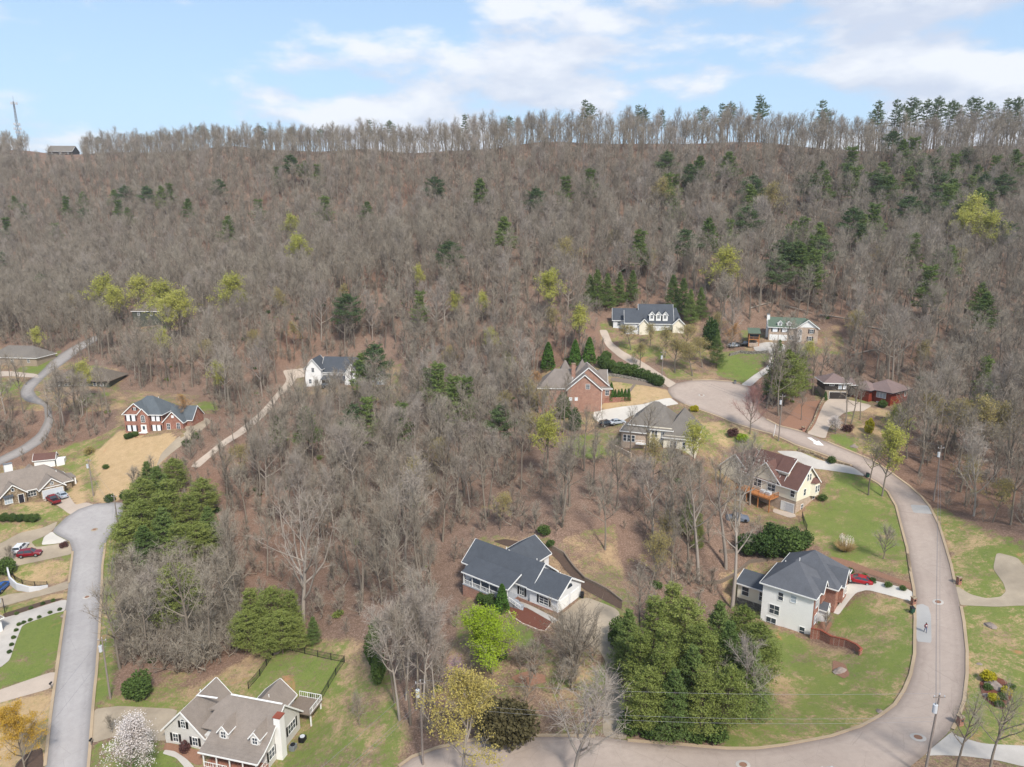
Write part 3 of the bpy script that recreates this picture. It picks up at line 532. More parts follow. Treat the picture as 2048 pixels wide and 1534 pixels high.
# ------------------------------------------------------------------ houses
def gz(e,x,y):
    """ground height at a house's local point, in its local frame"""
    O=e.location; a=e.rotation_euler[2]; c,s=math.cos(a),math.sin(a); return H(O.x+x*c-y*s,O.y+x*s+y*c)-O.z
def house(key,name,label,cat='house'):
    O,a=HOUSES[key]; return tag(empty(name,O,R(a)),label,cat)
def wing(e,x0,x1,y0,y1,zb,ze,zr,ax,ends,wall,roof,oh=.4,trim='trim',t=.16,hipw=None,nwall=False):
    """a block with walls and a gable ('g') or hip ('h') roof; ends = (low end, high end) along the ridge axis"""
    sw=ax=='y'; P=(lambda a,b,z:(b,a,z)) if sw else (lambda a,b,z:(a,b,z))
    a0,a1,b0,b1=(y0,y1,x0,x1) if sw else (x0,x1,y0,y1); bm=(b0+b1)/2; half=(b1-b0)/2; k=(zr-ze)/half
    w=MB(); prof=[(b0,zb),(b1,zb),(b1,ze),(bm,zr-.02),(b0,ze)] if 'g' in ends else [(b0,zb),(b1,zb),(b1,ze),(b0,ze)]
    if ends=='gg':
        n=5; vs=[P(a0,b,z) for b,z in prof]+[P(a1,b,z) for b,z in prof]; fs=[tuple(range(n-1,-1,-1)),tuple(range(n,2*n))]+[(i,(i+1)%n,n+(i+1)%n,n+i) for i in range(n)]
        if sw: fs=[f[::-1] for f in fs]
        w.add(vs,fs)
    else:
        w.box(x0,x1,y0,y1,zb,ze)
        for end,a in (('l',a0),('h',a1)):
            if ends[0 if end=='l' else 1]=='g':
                q=a+.12 if end=='l' else a-.12; vs=[P(a,b0,ze),P(a,b1,ze),P(a,bm,zr-.02),P(q,b0,ze),P(q,b1,ze),P(q,bm,zr-.02)]
                w.add(vs,[(0,1,2),(5,4,3),(1,0,3,4),(2,1,4,5),(0,2,5,3)])
    if not nwall: w.obj('wall',wall,e)
    ez=ze-oh*k; hl=half if hipw is None else hipw
    r0=a0-oh if ends[0]=='g' else a0+hl; r1=a1+oh if ends[1]=='g' else a1-hl
    if r1<r0: r0=r1=(r0+r1)/2
    e0,e1=a0-oh,a1+oh; r=MB(); up=.05; f=MB()
    for b in (b0-oh,b1+oh):
        Q=[P(e0,b,ez+up),P(e1,b,ez+up),P(r1,bm,zr+up)]+([P(r0,bm,zr+up)] if r1-r0>.02 else []); r.slab(Q,t)
        s=-1 if b<bm else 1; f.bar(P(e0-.03,b+s*.03,ez+up-t*.6),P(e1+.03,b+s*.03,ez+up-t*.6),.07,t+.06)
    for i,(ea,ra) in enumerate(((e0,r0),(e1,r1))):
        s=-1 if i==0 else 1
        if ends[i]=='h':
            r.slab([P(ea,b0-oh,ez+up),P(ea,b1+oh,ez+up),P(ra,bm,zr+up)],t); f.bar(P(ea+s*.03,b0-oh,ez+up-t*.6),P(ea+s*.03,b1+oh,ez+up-t*.6),.07,t+.06)
        else:
            for b in (b0-oh,b1+oh): f.bar(P(ea+s*.03,b,ez+up-t*.5),P(ea+s*.03,bm,zr+up-t*.5),.07,t+.08)
    r.obj('roof',roof,e)
    if trim: f.obj('fascia',M[trim],e)
def facing(side):
    return {'f':((1,0),(0,-1)),'b':((-1,0),(0,1)),'l':((0,-1),(-1,0)),'r':((0,1),(1,0))}[side]
def window(e,side,pos,at,h,w,ht,cols=2,rows=2,glass='glass',shut=None,arch=False,trim='trim',name='window'):
    """pos: coordinate of the wall plane; at: centre along the wall; h: sill height"""
    (ux,uy),(nx,ny)=facing(side); base=(at,pos) if side in 'fb' else (pos,at)
    def q(u,n,z): return (base[0]+ux*u+nx*n,base[1]+uy*u+ny*n,z)
    def bx(m,u0,u1,n0,n1,z0,z1):
        v=[q(u0,n0,z0),q(u1,n0,z0),q(u1,n1,z0),q(u0,n1,z0),q(u0,n0,z1),q(u1,n0,z1),q(u1,n1,z1),q(u0,n1,z1)]
        m.add(v,[(0,1,2,3),(7,6,5,4),(4,5,1,0),(5,6,2,1),(6,7,3,2),(7,4,0,3)])
    m=MB(); t=.09; bx(m,-w/2-t,-w/2,.0,.07,h-t,h+ht+t); bx(m,w/2,w/2+t,.0,.07,h-t,h+ht+t); bx(m,-w/2,w/2,.0,.075,h+ht,h+ht+t); bx(m,-w/2,w/2,.0,.10,h-t,h)
    for c in range(1,cols): u=-w/2+w*c/cols; bx(m,u-.03,u+.03,.02,.06,h,h+ht)
    for r in range(1,rows): z=h+ht*r/rows; bx(m,-w/2,w/2,.02,.055,z-.03,z+.03)
    if arch:
        n=9; vs=[]
        for rr in (w/2,w/2+t+.03):
            for j in range(n): a=math.pi*j/(n-1); vs.append(q(math.cos(a)*rr,.06,h+ht+t+math.sin(a)*rr*.85))
        m.add(vs,[(j,j+1,n+j+1,n+j) for j in range(n-1)])
    fr=m.obj(name,M[trim],e); p=MB(); bx(p,-w/2,w/2,.0,.03,h,h+ht)
    if arch:
        n=9; p.add([q(math.cos(math.pi*j/(n-1))*w/2,.03,h+ht+t+math.sin(math.pi*j/(n-1))*w/2*.85) for j in range(n)],[tuple(range(n))])
    p.obj('pane',M[glass],fr)
    if shut:
        for s in (-1,1):
            k=MB(); a,b=sorted((s*(w/2+t+.03),s*(w/2+t+.42))); bx(k,a,b,.0,.06,h-.05,h+ht+.05); k.obj('shutter',M[shut],e)
    return fr
def door(e,side,pos,at,h,w=.95,ht=2.1,mat='trim',name='door',panels=True,gl=None):
    (ux,uy),(nx,ny)=facing(side); base=(at,pos) if side in 'fb' else (pos,at)
    def q(u,n,z): return (base[0]+ux*u+nx*n,base[1]+uy*u+ny*n,z)
    def bx(m,u0,u1,n0,n1,z0,z1):
        v=[q(u0,n0,z0),q(u1,n0,z0),q(u1,n1,z0),q(u0,n1,z0),q(u0,n0,z1),q(u1,n0,z1),q(u1,n1,z1),q(u0,n1,z1)]
        m.add(v,[(0,1,2,3),(7,6,5,4),(4,5,1,0),(5,6,2,1),(6,7,3,2),(7,4,0,3)])
    m=MB(); bx(m,-w/2,w/2,0,.05,h,h+ht); d=m.obj(name,M[mat],e)
    f=MB(); bx(f,-w/2-.1,-w/2-.002,0,.08,h,h+ht+.1); bx(f,w/2+.002,w/2+.1,0,.08,h,h+ht+.1); bx(f,-w/2,w/2,0,.08,h+ht+.002,h+ht+.1); f.obj('frame',M['trim'],d)
    if name=='garage_door':
        for r in range(4):
            g=MB(); bx(g,-w/2+.06,w/2-.06,.05,.075,h+ht*r/4+.05,h+ht*(r+1)/4-.05); g.obj('panel',M[mat],d)
    elif gl: g=MB(); bx(g,-w*.22,w*.22,.05,.065,h+ht*.35,h+ht*.85); g.obj('pane',M[gl],d)
    g=MB(); bx(g,w*.36,w*.36+.08,.05,.12,h+ht*.45,h+ht*.45+.08); g.obj('handle',M['metal'],d)
    return d
def chimney(e,x0,x1,y0,y1,z0,z1,mat,cap='copper'):
    c=MB().box(x0,x1,y0,y1,z0,z1).obj('chimney',M[mat],e); MB().box(x0-.08,x1+.08,y0-.08,y1+.08,z1+.002,z1+.14).obj('cap',M[cap],c); return c
def pipe(e,x,y,z,h=.6,m='trim'): MB().tube([(x,y,z-.2),(x,y,z+h)],.08,8).obj('roof_vent',M[m],e)
def rail(e,pts,h=.95,mat='trim',name='railing',sp=.35):
    r=MB()
    for a,b in zip(pts[:-1],pts[1:]):
        a=Vector(a);b=Vector(b); n=max(1,int((b-a).length/sp)); up=Vector((0,0,h)); r.bar(a+up,b+up,.07); r.bar(a+Vector((0,0,.12)),b+Vector((0,0,.12)),.05)
        for k in range(n+1): p=a.lerp(b,k/n); r.bar(p,p+up,.035 if k%4 else .09)
    return r.obj(name,M[mat],e)
def post(e,x,y,z0,z1,w=.14,mat='trim'): return MB().box(x-w/2,x+w/2,y-w/2,y+w/2,z0,z1).obj('post',M[mat],e)
# 1 ranch house with slate roof in the centre
e=house('grey','ranch_house','white single storey house with slate grey roof and long front porch in the middle clearing')
wing(e,-6,0,0,7.4,-.6,3,5.25,'x','hg',M['sid_white'],M['roof_slate'],hipw=.01)
wing(e,-21.6,-6.02,.4,7.8,-3.0,3.1,6.0,'x','gg',M['sid_white'],M['roof_slate'],oh=.5)
wing(e,-18.4,-11.0,5.5,13.0,-1.2,3.0,5.5,'y','gg',M['sid_white'],M['roof_slate'])
MB().slab([(-19.6,-2.9,2.75),(-8.7,-2.9,2.75),(-8.7,1.15,4.12),(-19.6,1.15,4.12)],.16).obj('porch_roof',M['roof_slate'],e)
MB().bar((-19.62,-2.95,2.68),(-8.68,-2.95,2.68),.08,.24).bar((-8.64,-2.9,2.7),(-8.64,1.1,4.06),.07,.24).obj('fascia',M['trim'],e)
MB().box(-19.5,-8.8,-2.7,.38,-3.2,.1).obj('foundation',M['brick2'],e); MB().box(-19.55,-8.75,-2.75,.38,.102,.3).obj('porch_floor',M['deck_grey'],e)
MB().box(-8.7,.05,-.06,-.003,-.8,.15).obj('foundation',M['brick2'],e)
for i in range(6): post(e,-19.3+i*2.06,-2.6,.3,2.7)
rail(e,[(-19.4,.3,.3),(-19.4,-2.6,.3),(-10.2,-2.6,.3)],.9)
st=MB()
for k in range(4): st.box(-8.74+k*.0,-7.6,-2.4+0*k,-1.0,-.7,.3-.22*k) if k==0 else st.box(-8.74+.8*k,-8.0+.8*k,-2.4,-1.0,-.7,.3-.22*k)
st.obj('porch_steps',M['deck_grey'],e); rail(e,[(-8.7,-2.45,.3),(-6.2,-2.45,-.45)],.85)
window(e,'f',0,-2.9,.75,1.9,1.4,2,3,shut='black'); window(e,'f',.38,-17.4,.9,.9,1.5); window(e,'f',.38,-15.2,.9,.9,1.5); door(e,'f',.38,-13.2,.3,mat='shutter'); window(e,'f',.38,-11.3,.9,.9,1.5); window(e,'f',.38,-8.0,.6,.9,1.4,shut='black')
for a in (1.9,5.4): door(e,'r',0,a,-.1,2.6,2.15,name='garage_door')
m=MB(); n=11; m.add([(.07,3.7+math.cos(math.pi*j/(n-1))*.75,3.35+math.sin(math.pi*j/(n-1))*.75) for j in range(n)]+[(.0,3.7+math.cos(math.pi*j/(n-1))*.75,3.35+math.sin(math.pi*j/(n-1))*.75) for j in range(n)],[tuple(range(n))]+[(j,n+j,n+j+1,j+1) for j in range(n-1)]); m.obj('half_round_window',M['glass'],e)
window(e,'r',-10.98,11,.8,.8,1.3); pipe(e,-14.9,4.6,5.6); pipe(e,-8.8,6.0,4.6); pipe(e,-3,5.2,4.3,.3)
# 2 tall white-sided house
e=house('white','three_storey_house','tall white sided house with brick front and dark hipped roof beside the red coupe','house')
wing(e,-8.8,0,0,8.6,-1.8,7.75,11.2,'x','hh',M['sid_bright'],M['roof_white3'],oh=.5)
MB().box(.003,.16,-.01,8.2,-.8,7.55).obj('brick_front',M['brick'],e)
wing(e,-8.2,2.2,5.4,14.2,-1,7.75,11.6,'y','hh',M['brick'],M['roof_white3'],oh=.45)
wing(e,-3.4,.62,2.6,5.1,5.2,7.7,9.2,'x','hg',M['brick'],M['roof_white3'],oh=.3,hipw=.01)
wing(e,-2.6,2.9,7.4,10.6,4.0,7.6,9.9,'x','hg',M['brick'],M['roof_white3'],oh=.3,hipw=.01)
wing(e,.2,1.5,3.0,4.6,.5,4.2,5.2,'x','hg',M['trim'],M['roof_white3'],oh=.2,hipw=.01)
for a,h,w,ht,c,gl in ((-5.6,4.95,.85,1.45,1,'glass'),(-3.4,5.3,.9,1.2,1,'glass_pale'),(-6.5,1.9,1.7,1.7,2,'glass'),(-6.9,-.9,1.7,1.9,2,'glass'),(-1.5,-.35,.85,1.5,1,'glass')): window(e,'f',0,a,h,w,ht,c,2,glass=gl)
for a,h in ((1.4,5.1),(1.4,2.0)): window(e,'r',.16,a,h,.9,1.6,2,2,shut='glass_pale')
window(e,'r',.16,6.6,2.6,1.0,1.6); door(e,'r',1.5,3.8,.7,1.0,2.1,gl='glass'); post(e,1.6,3.0,.4,3.9,.2); post(e,1.6,4.7,.4,3.9,.2); MB().tube([(.25,2.5,0),(.25,2.5,7.5)],.07,6).obj('downpipe',M['trim'],e)
for a in (8.3,9.7): window(e,'r',2.9,a,5.0,.7,1.3)
door(e,'r',2.2,12.6,3.6,2.6,2.3,name='garage_door')
MB().box(-14.9,-8.82,4.6,8.4,.25,3.4).obj('wall',M['sid_cream'],e); MB().box(-14.95,-8.85,4.55,8.35,-3.2,.24).obj('foundation',M['stone_grey'],e)
MB().slab([(-15.3,4.1,3.35),(-8.8,4.1,3.35),(-8.8,8.7,4.4),(-15.3,8.7,4.4)],.16).obj('roof',M['roof_slate'],e); MB().bar((-15.33,4.06,3.3),(-8.82,4.06,3.3),.07,.22).bar((-15.33,4.06,3.3),(-15.33,8.7,4.35),.07,.22).obj('fascia',M['trim'],e)
for a in (-13.4,-10.1): window(e,'f',4.6,a,1.1,1.25,1.7,1,2,glass='glass',name='window')
MB().box(-9.3,-8.85,.4,3.0,-2.2,.1).obj('retaining_stub',M['stone_grey'],e); MB().box(1.2,4.2,1.6,4.4,-.3,.55).obj('entry_terrace',M['brick'],e); MB().box(-8.9,-8.1,3.4,4.2,-1.2,-.5).obj('air_conditioner',M['metal_white'],e)
pipe(e,-4.6,6.2,10.6,.4); pipe(e,-7.4,7.6,8.6,.4)
# 3 cream house with brown roof
e=house('cream','two_storey_house','cream house with brown shingle roof, orange deck and basement garage below the street bend','house')
wing(e,0,8.7,0,4.6,2.9,5.9,10.2,'y','gg',M['sid_cream'],M['roof_brown'],oh=.4)
MB().box(.06,8.6,.06,12,-1.2,2.9).obj('basement_wall',M['brick3'],e); MB().box(8.62,8.7,0,4.6,2.6,2.9).obj('sill_board',M['trim'],e)
wing(e,.2,8.3,4.0,12.2,2.9,5.9,11.0,'y','gg',M['sid_cream'],M['roof_brown'],oh=.35)
wing(e,-.02,7,4.1,11.9,2.9,5.9,9.9,'x','gg',M['sid_cream'],M['roof_brown'],oh=.35)
wing(e,2.0,9.5,13.6,21.6,-.5,5.2,8.9,'x','gg',M['sid_cream'],M['roof_brown'],oh=.35)
wing(e,1.2,9.0,11.0,15.5,0,5.6,8.2,'y','gg',M['sid_cream'],M['roof_brown'],oh=.2)
MB().slab([(1.2,3.1,8.35),(1.2,6.4,8.35),(4.3,6.4,11.1),(4.3,3.1,11.1)],.16).obj('dormer_roof',M['roof_brown'],e); MB().bar((1.15,3.05,8.26),(1.15,6.45,8.26),.07,.24).bar((1.15,3.05,8.26),(4.3,3.05,11.02),.07,.24).obj('fascia',M['trim'],e); MB().box(1.5,4.2,3.3,6.2,7.2,8.3).obj('dormer_wall',M['sid_cream'],e)
window(e,'l',0,1.0,3.7,.95,1.5,1,2); window(e,'f',0,3.1,3.7,.8,1.45,1,2); window(e,'f',0,3.9,6.9,.55,1.5,1,2); window(e,'f',0,4.9,6.9,.55,1.5,1,2); window(e,'f',.06,2.6,.3,.7,1.3,1,2)
m=MB().prism([(5.4,-.003),(5.9,-.85),(7.6,-.85),(8.1,-.003)],3.0,6.0).obj('bay_window',M['sid_cream'],e); window(m,'f',-.85,6.3,3.9,.6,1.5,1,2); window(m,'f',-.85,7.25,3.9,.6,1.5,1,2)
b=MB(); b.add([(5.2,-.003,6.02),(5.75,-1.05,6.02),(7.75,-1.05,6.02),(8.3,-.003,6.02),(6.2,-.003,7.1),(7.3,-.003,7.1)],[(0,1,4),(1,2,5,4),(2,3,5),(3,2,1,0)]); b.obj('bay_roof',M['roof_brown'],e)
window(e,'l',-.02,9.9,3.5,1.9,1.9,2,2); window(e,'l',-.02,6.3,3.5,1.9,1.5,2,2); door(e,'l',.06,3.1,-.1,.9,2.1,gl=None); door(e,'l',.06,1.5,-.2,2.0,2.2,mat='wallwhite',name='garage_door')
window(e,'f',.06,7.2,1.2,.6,1.3,1,2)
MB().box(-3.4,-.05,4.3,13.4,2.6,2.8).obj('deck',M['deck'],e); rail(e,[(-.1,4.35,2.8),(-3.35,4.35,2.8),(-3.35,13.3,2.8)],1.0,'deck')
for y in (4.5,7.4,10.4,13.2): post(e,-3.2,y,gz(e,-3.2,y)-.3,2.6,.18,'deck')
for x,y in ((2.0,11.3),(2.4,10.2),(2.5,9.4)): pipe(e,x,y,8.9,.4)
for y in (5.6,7.1): MB().box(-1.6,-.7,y,y+1.1,2.8,3.6).obj('covered_chair',M['metal_white'],e)
# 4 cape house bottom left
e=house('cape','cape_house','off-white house with taupe roof, two small dormers and a chimney beside the fenced back garden','house')
wing(e,0,7.0,0,7.7,-1.0,2.55,6.1,'y','gg',M['sid_grey'],M['roof_tan'],oh=.35)
MB().box(7.02,17.5,.0,8.6,-2.6,2.7).obj('wall',M['sid_grey'],e)
g=MB(); g.add([(17.3,0,2.6),(17.3,8.6,2.2),(17.3,4.3,6.55),(17.52,0,2.6),(17.52,8.6,2.2),(17.52,4.3,6.55)],[(0,1,2),(5,4,3),(1,0,3,4),(2,1,4,5),(0,2,5,3)]); g.obj('gable_wall',M['sid_grey'],e)
rf=MB(); n=5; prof=[(-3.1,2.55),(-1.4,2.95),(.2,3.7),(2.3,5.3),(4.3,6.7)]
for (ya,za),(yb,zb) in zip(prof[:-1],prof[1:]): rf.slab([(8.3 if ya<0 else 6.4,ya,za),(17.95,ya,za),(17.95,yb,zb),(8.3 if ya<0 else (8.6 if yb>4 else 7.4),yb,zb)],.15)
rf.slab([(8.6,4.3,6.7),(17.95,4.3,6.7),(17.95,9.0,2.1),(6.6,9.0,2.1)],.15); rf.obj('roof',M['roof_tan'],e)
MB().bar((8.9,4.3,6.78),(17.6,4.3,6.78),.3,.06).obj('ridge_vent',M['trim'],e); MB().bar((3.5,3.2,6.24),(3.5,7.9,6.24),.12,.05).bar((3.6,3.5,6.2),(6.9,3.7,6.2),.28,.07).obj('ridge_cap',M['trim'],e)
f=MB(); f.bar((8.25,-3.13,2.47),(18.0,-3.13,2.47),.07,.22)
for (ya,za),(yb,zb) in zip(prof[:-1],prof[1:]): f.bar((17.99,ya,za-.08),(17.99,yb,zb-.08),.07,.24)
f.bar((17.99,4.3,6.62),(17.99,9.0,2.02),.07,.24); f.obj('fascia',M['trim'],e)
wing(e,10.2,15.2,6.0,11.0,-2.4,3.1,5.3,'y','hg',M['sid_grey'],M['roof_tan'],oh=.35,hipw=.01)
for i,x in enumerate((10.8,16.0)):
    wing(e,x-.75,x+.75,-.55,2.6,2.9,4.55,5.45,'y','gh',M['sid_grey'],M['roof_tan'],oh=.22,hipw=.01,t=.1); window(e,'f',-.55,x,3.45,.75,1.0,2,2)
window(e,'f',0,1.9,.55,.85,1.3,2,2,shut='black'); window(e,'f',0,5.3,.55,.85,1.3,2,2,shut='black'); window(e,'f',0,3.5,3.2,.7,1.05,2,2,shut='black',arch=True)
door(e,'f',0,12.6,.0,.95,2.1,mat='shutter'); window(e,'f',0,10.2,.5,.9,1.5); window(e,'f',0,15.2,.5,.9,1.5)
window(e,'r',17.52,6.3,.6,1.9,1.5,3,2,shut='black'); window(e,'r',17.52,3.6,.6,.8,1.5,2,2,shut='black'); window(e,'r',17.52,.9,.3,1.3,1.5,2,2,shut='black')
chimney(e,17.55,18.6,1.9,3.1,-2.8,6.2,'sid_bright'); MB().box(8.6,17.5,-2.9,-.01,-1.8,-.05).obj('porch_floor',M['brick2'],e)
for i in range(5): post(e,8.8+i*2.15,-2.7,-.05,2.5)
rail(e,[(8.8,-2.75,-.05),(12.6,-2.75,-.05)],.85); rail(e,[(14.2,-2.75,-.05),(17.4,-2.75,-.05),(17.4,-.1,-.05)],.85)
MB().box(15.3,19.4,8.7,12.4,1.7,1.9).obj('deck',M['timber'],e); rail(e,[(15.4,12.3,1.9),(19.3,12.3,1.9),(19.3,8.8,1.9)],.95)
for x,y in ((15.6,12.1),(19.2,12.1),(19.2,9.0)): post(e,x,y,-2.8,1.7,.18)
for i,(x,y) in enumerate(((18.9,4.2),(19.5,5.9))):
    O,a=HOUSES['cape']; p=HP('cape',x,y,0); zz=H(p[0],p[1]); c=tag(empty('air_conditioner',(p[0],p[1],zz),R(a)),['grey air conditioner beside the chimney of the taupe-roofed house','black and grey air conditioner behind its twin by the taupe-roofed house'][i],'air conditioner',group='air conditioners')
    MB().box(-.45,.45,-.45,.45,0,.85).obj('body',M['metal' if i==0 else 'black'],c); MB().tube([(0,0,.852),(0,0,.93)],.38,14).obj('fan_grille',M['black' if i==0 else 'metal_white'],c)
pipe(e,2.4,5.5,5.3,.3); pipe(e,13.2,7.4,5.0,.3)
# 5 brick house on the straw lawn
e=house('brick','brick_house','two storey orange brick house with blue-grey roof above the straw covered lawn')
wing(e,0,11.3,0,9.5,-2.2,5.85,10.0,'x','hh',M['brick'],M['roof_bluegrey'],oh=.4)
wing(e,-.02,7.2,-.35,4.5,-2.2,5.85,9.0,'y','gh',M['brick'],M['roof_bluegrey'],oh=.35,hipw=.01)
wing(e,4.5,7.6,-.8,3.0,-1.5,5.8,7.5,'y','gh',M['brick'],M['roof_bluegrey'],oh=.25,hipw=.01)
wing(e,11.5,17.3,.3,7,-.5,3.4,6.4,'y','gh',M['brick'],M['roof_bluegrey'],oh=.35,hipw=.01); wing(e,11.32,19,2.5,9.5,-.5,3.5,6.8,'x','hg',M['brick'],M['roof_bluegrey'],oh=.3,hipw=.01)
for x,h in ((1.3,3.6),(2.9,3.6),(1.3,.5),(2.9,.5)): window(e,'f',-.35,x,h,.85,1.65,1,1,glass='white_blind',shut='shutter')
for x,h in ((8.7,3.6),(10.1,3.6),(8.7,.6),(10.1,.6)): window(e,'f',0,x,h,.85,1.65,1,1,glass='white_blind',shut='shutter')
window(e,'f',-.8,6.0,3.4,1.1,1.5,2,3,arch=True); door(e,'f',-.8,6.0,.3,1.5,2.2,gl='glass'); window(e,'f',-.35,3.6,6.9,.55,.7,2,2,shut='shutter')
window(e,'f',.3,12.9,1.0,.9,1.7,2,2,glass='glass'); window(e,'f',.3,15.9,1.2,.9,1.7,2,2); window(e,'f',.3,14.4,4.6,.6,.6,1,1,glass='white_blind')
MB().box(4.9,7.1,-2.0,-.82,-2.6,.3).obj('front_steps',M['brick'],e); MB().box(4.3,7.7,-3.2,-2.02,-3.2,-.6).obj('lower_steps',M['brick'],e); MB().box(4.8,7.2,-2.05,-.82,.302,.4).obj('step_slab',M['trim'],e)
pipe(e,7.6,5.8,9.0,.5)
# 6 stone-fronted ranch at left edge
e=house('ranch','stone_house','taupe-roofed stone-fronted house with double garage at the left cul-de-sac')
wing(e,0,5.3,0,8,-.6,3.0,5.3,'y','gh',M['stone'],M['roof_tan'],oh=.45,hipw=.01)
wing(e,-14,7.6,2.4,11.6,-.6,3.1,7.2,'x','gh',M['stone'],M['roof_tan'],oh=.45)
wing(e,-8.2,-3.0,1.2,7,-.6,3.0,5.4,'y','gh',M['stone'],M['roof_tan'],oh=.4,hipw=.01)
wing(e,-2.2,3.8,8,15.5,-.6,3.0,6.6,'y','hh',M['sid_tan'],M['roof_tan'],oh=.4)
MB().box(-.2,5.5,-.06,-.003,2.85,3.05).obj('frieze_board',M['trim'],e); MB().add([(.3,-.03,3.1),(5.0,-.03,3.1),(2.65,-.03,5.0)],[(0,1,2)]).obj('gable_shingles',M['sid_tan'],e)
door(e,'f',0,2.65,.1,4.6,2.25,mat='metal_white',name='garage_door'); window(e,'f',-.03,2.65,3.5,.6,.8,2,2); window(e,'f',1.2,-6.8,.7,1.6,1.6,3,2,glass='glass_pale'); window(e,'f',1.2,-5.6,3.7,.5,.7,1,1)
door(e,'f',1.2,-4.1,.2,1.1,2.2,mat='shutter'); window(e,'f',2.4,-1.5,.9,1.8,1.3,3,2)
MB().slab([(-7.9,.6,2.5),(-5.7,.6,2.5),(-5.7,1.15,2.95),(-7.9,1.15,2.95)],.1).obj('window_hood',M['roof_slate'],e)
MB().slab([(6.2,4.5,3.0),(9.4,4.5,2.7),(9.4,9.2,2.7),(6.2,9.2,3.0)],.15).obj('porch_roof',M['roof_tan'],e); post(e,9.1,4.8,-.6,2.6,.35); post(e,9.1,9.0,-.6,2.6,.35)
chimney(e,-5.4,-3.6,8.6,9.6,5.5,8.7,'trim','metal'); pipe(e,5.0,4.6,5.4,.3)
# 7 many-gabled brick house
e=house('gabled','gabled_brick_house','large rosy brick house with steep gables and pointed roofs beside the row of conical evergreens')
wing(e,-9.3,.2,0,5.0,-3.4,6.3,10.4,'y','gg',M['brick2'],M['roof_gabled'],oh=.35)
wing(e,-8.9,2.4,3.5,11,-2,6.9,11.8,'y','gg',M['brick2'],M['roof_gabled'],oh=.35)
wing(e,-17.5,-8.0,2.6,12,-3,6.2,10.6,'x','hg',M['brick2'],M['roof_gabled'],oh=.35); wing(e,-12,-7.2,9,13.5,0,8,12.4,'x','hh',M['brick2'],M['roof_gabled'],oh=.35); wing(e,-6.8,-2.5,8.5,12.8,0,9,12.9,'x','hh',M['brick2'],M['roof_gabled'],oh=.3)
wing(e,.2,3.4,3.2,8,-.5,6.0,7.4,'y','hh',M['brick2'],M['roof_gabled'],oh=.3); wing(e,-2,2.6,9,14,0,6.8,9.6,'x','hg',M['brick2'],M['roof_gabled'],oh=.3)
window(e,'f',0,-3.6,6.4,1.0,1.3,2,3); window(e,'f',0,-8.4,3.0,.7,.8,1,1,glass='white_blind'); window(e,'f',0,-6.8,3.0,.7,.8,1,1,glass='white_blind'); window(e,'f',3.2,2.2,3.8,1.0,1.4)
chimney(e,-8.0,-6.9,5.2,6.6,6.0,12.4,'brick2','stone'); MB().tube([(.35,-.1,-3.2),(.35,-.1,6.1)],.08,6).obj('downpipe',M['trim'],e)
# 8 grey-roofed stone house below the cul-de-sac
e=house('stone','hip_roof_house','beige house with big grey hipped roof just below the tan cul-de-sac')
wing(e,0,6,0,7,-2.5,4.7,6.6,'x','hh',M['brick3'],M['roof_grey'],oh=.4); wing(e,1.8,13.0,1.6,11.5,-1,6.35,11.1,'x','hh',M['sid_cream'],M['roof_grey'],oh=.45)
wing(e,7.0,12.4,.2,10.5,-1.5,6.2,10.7,'y','hh',M['sid_cream'],M['roof_grey'],oh=.35,hipw=5.0); wing(e,10.6,18.4,-.8,12,-1.2,4.7,10.2,'y','hh',M['sid_cream'],M['roof_grey'],oh=.4,hipw=5.5)
for x in (.9,1.9,3.0): window(e,'f',0,x,1.9,.75,1.6,1,2)
window(e,'f',.2,8.2,3.6,1.3,1.6,2,2,arch=True); window(e,'f',.2,10.2,3.2,.7,1.8); window(e,'f',.2,7.6,.8,.8,1.5); window(e,'f',.2,10,.8,.8,1.5)
for x in (12.6,13.4,15.6): window(e,'f',-.8,x,1.6,.7,1.7,1,2)
MB().box(3.9,6.4,-1.4,-.01,1.7,1.9).obj('balcony',M['trim'],e); rail(e,[(3.9,-1.35,1.9),(6.4,-1.35,1.9)],.9); MB().box(-.4,3,-1.6,-.02,-2.8,-.6).obj('terrace_wall',M['brick3'],e)
# 9 red cabin and 10 dark house
e=house('cabin','red_wood_house','red stained wooden house with shallow brown hipped roof at the head of the pink driveway')
wing(e,0,9,0,8,-2.2,4.3,6.3,'x','hh',M['sid_red'],M['roof_pinkbrown'],oh=.9,trim='shutter'); wing(e,-2.2,3,5.0,10.5,-2,4.2,5.8,'x','hh',M['sid_red'],M['roof_pinkbrown'],oh=.7,trim='shutter')
window(e,'l',0,2.7,1.9,2.6,1.6,3,1,glass='glass_pale'); window(e,'l',0,2.6,-.1,2.4,.7,4,1,glass='white_blind'); window(e,'f',0,7.6,1.9,.8,1.6,1,1); 
e=house('dark','dark_wood_house','dark wooden house over a garage, shallow brown hipped roof, top of the pink driveway')
wing(e,-.4,6.2,0,7,2.7,5.1,6.9,'x','hh',M['sid_dark'],M['roof_pinkbrown'],oh=.6,trim='trim'); MB().box(-.2,6.0,.1,7,-1.5,2.6).obj('basement_wall',M['concrete_old'],e); door(e,'f',.1,3.4,-.2,4.6,2.3,mat='sid_dark',name='garage_door')
window(e,'f',0,3.8,3.1,.8,1.3,1,1,glass='glass_pale'); window(e,'f',0,5.1,3.1,.8,1.3,1,1,glass='white_blind'); window(e,'f',0,1.5,4.0,1.2,.4,2,1)
wing(e,6.2,8.6,1.5,5.5,1,4.6,5.9,'y','hh',M['sid_dark'],M['roof_pinkbrown'],oh=.5)
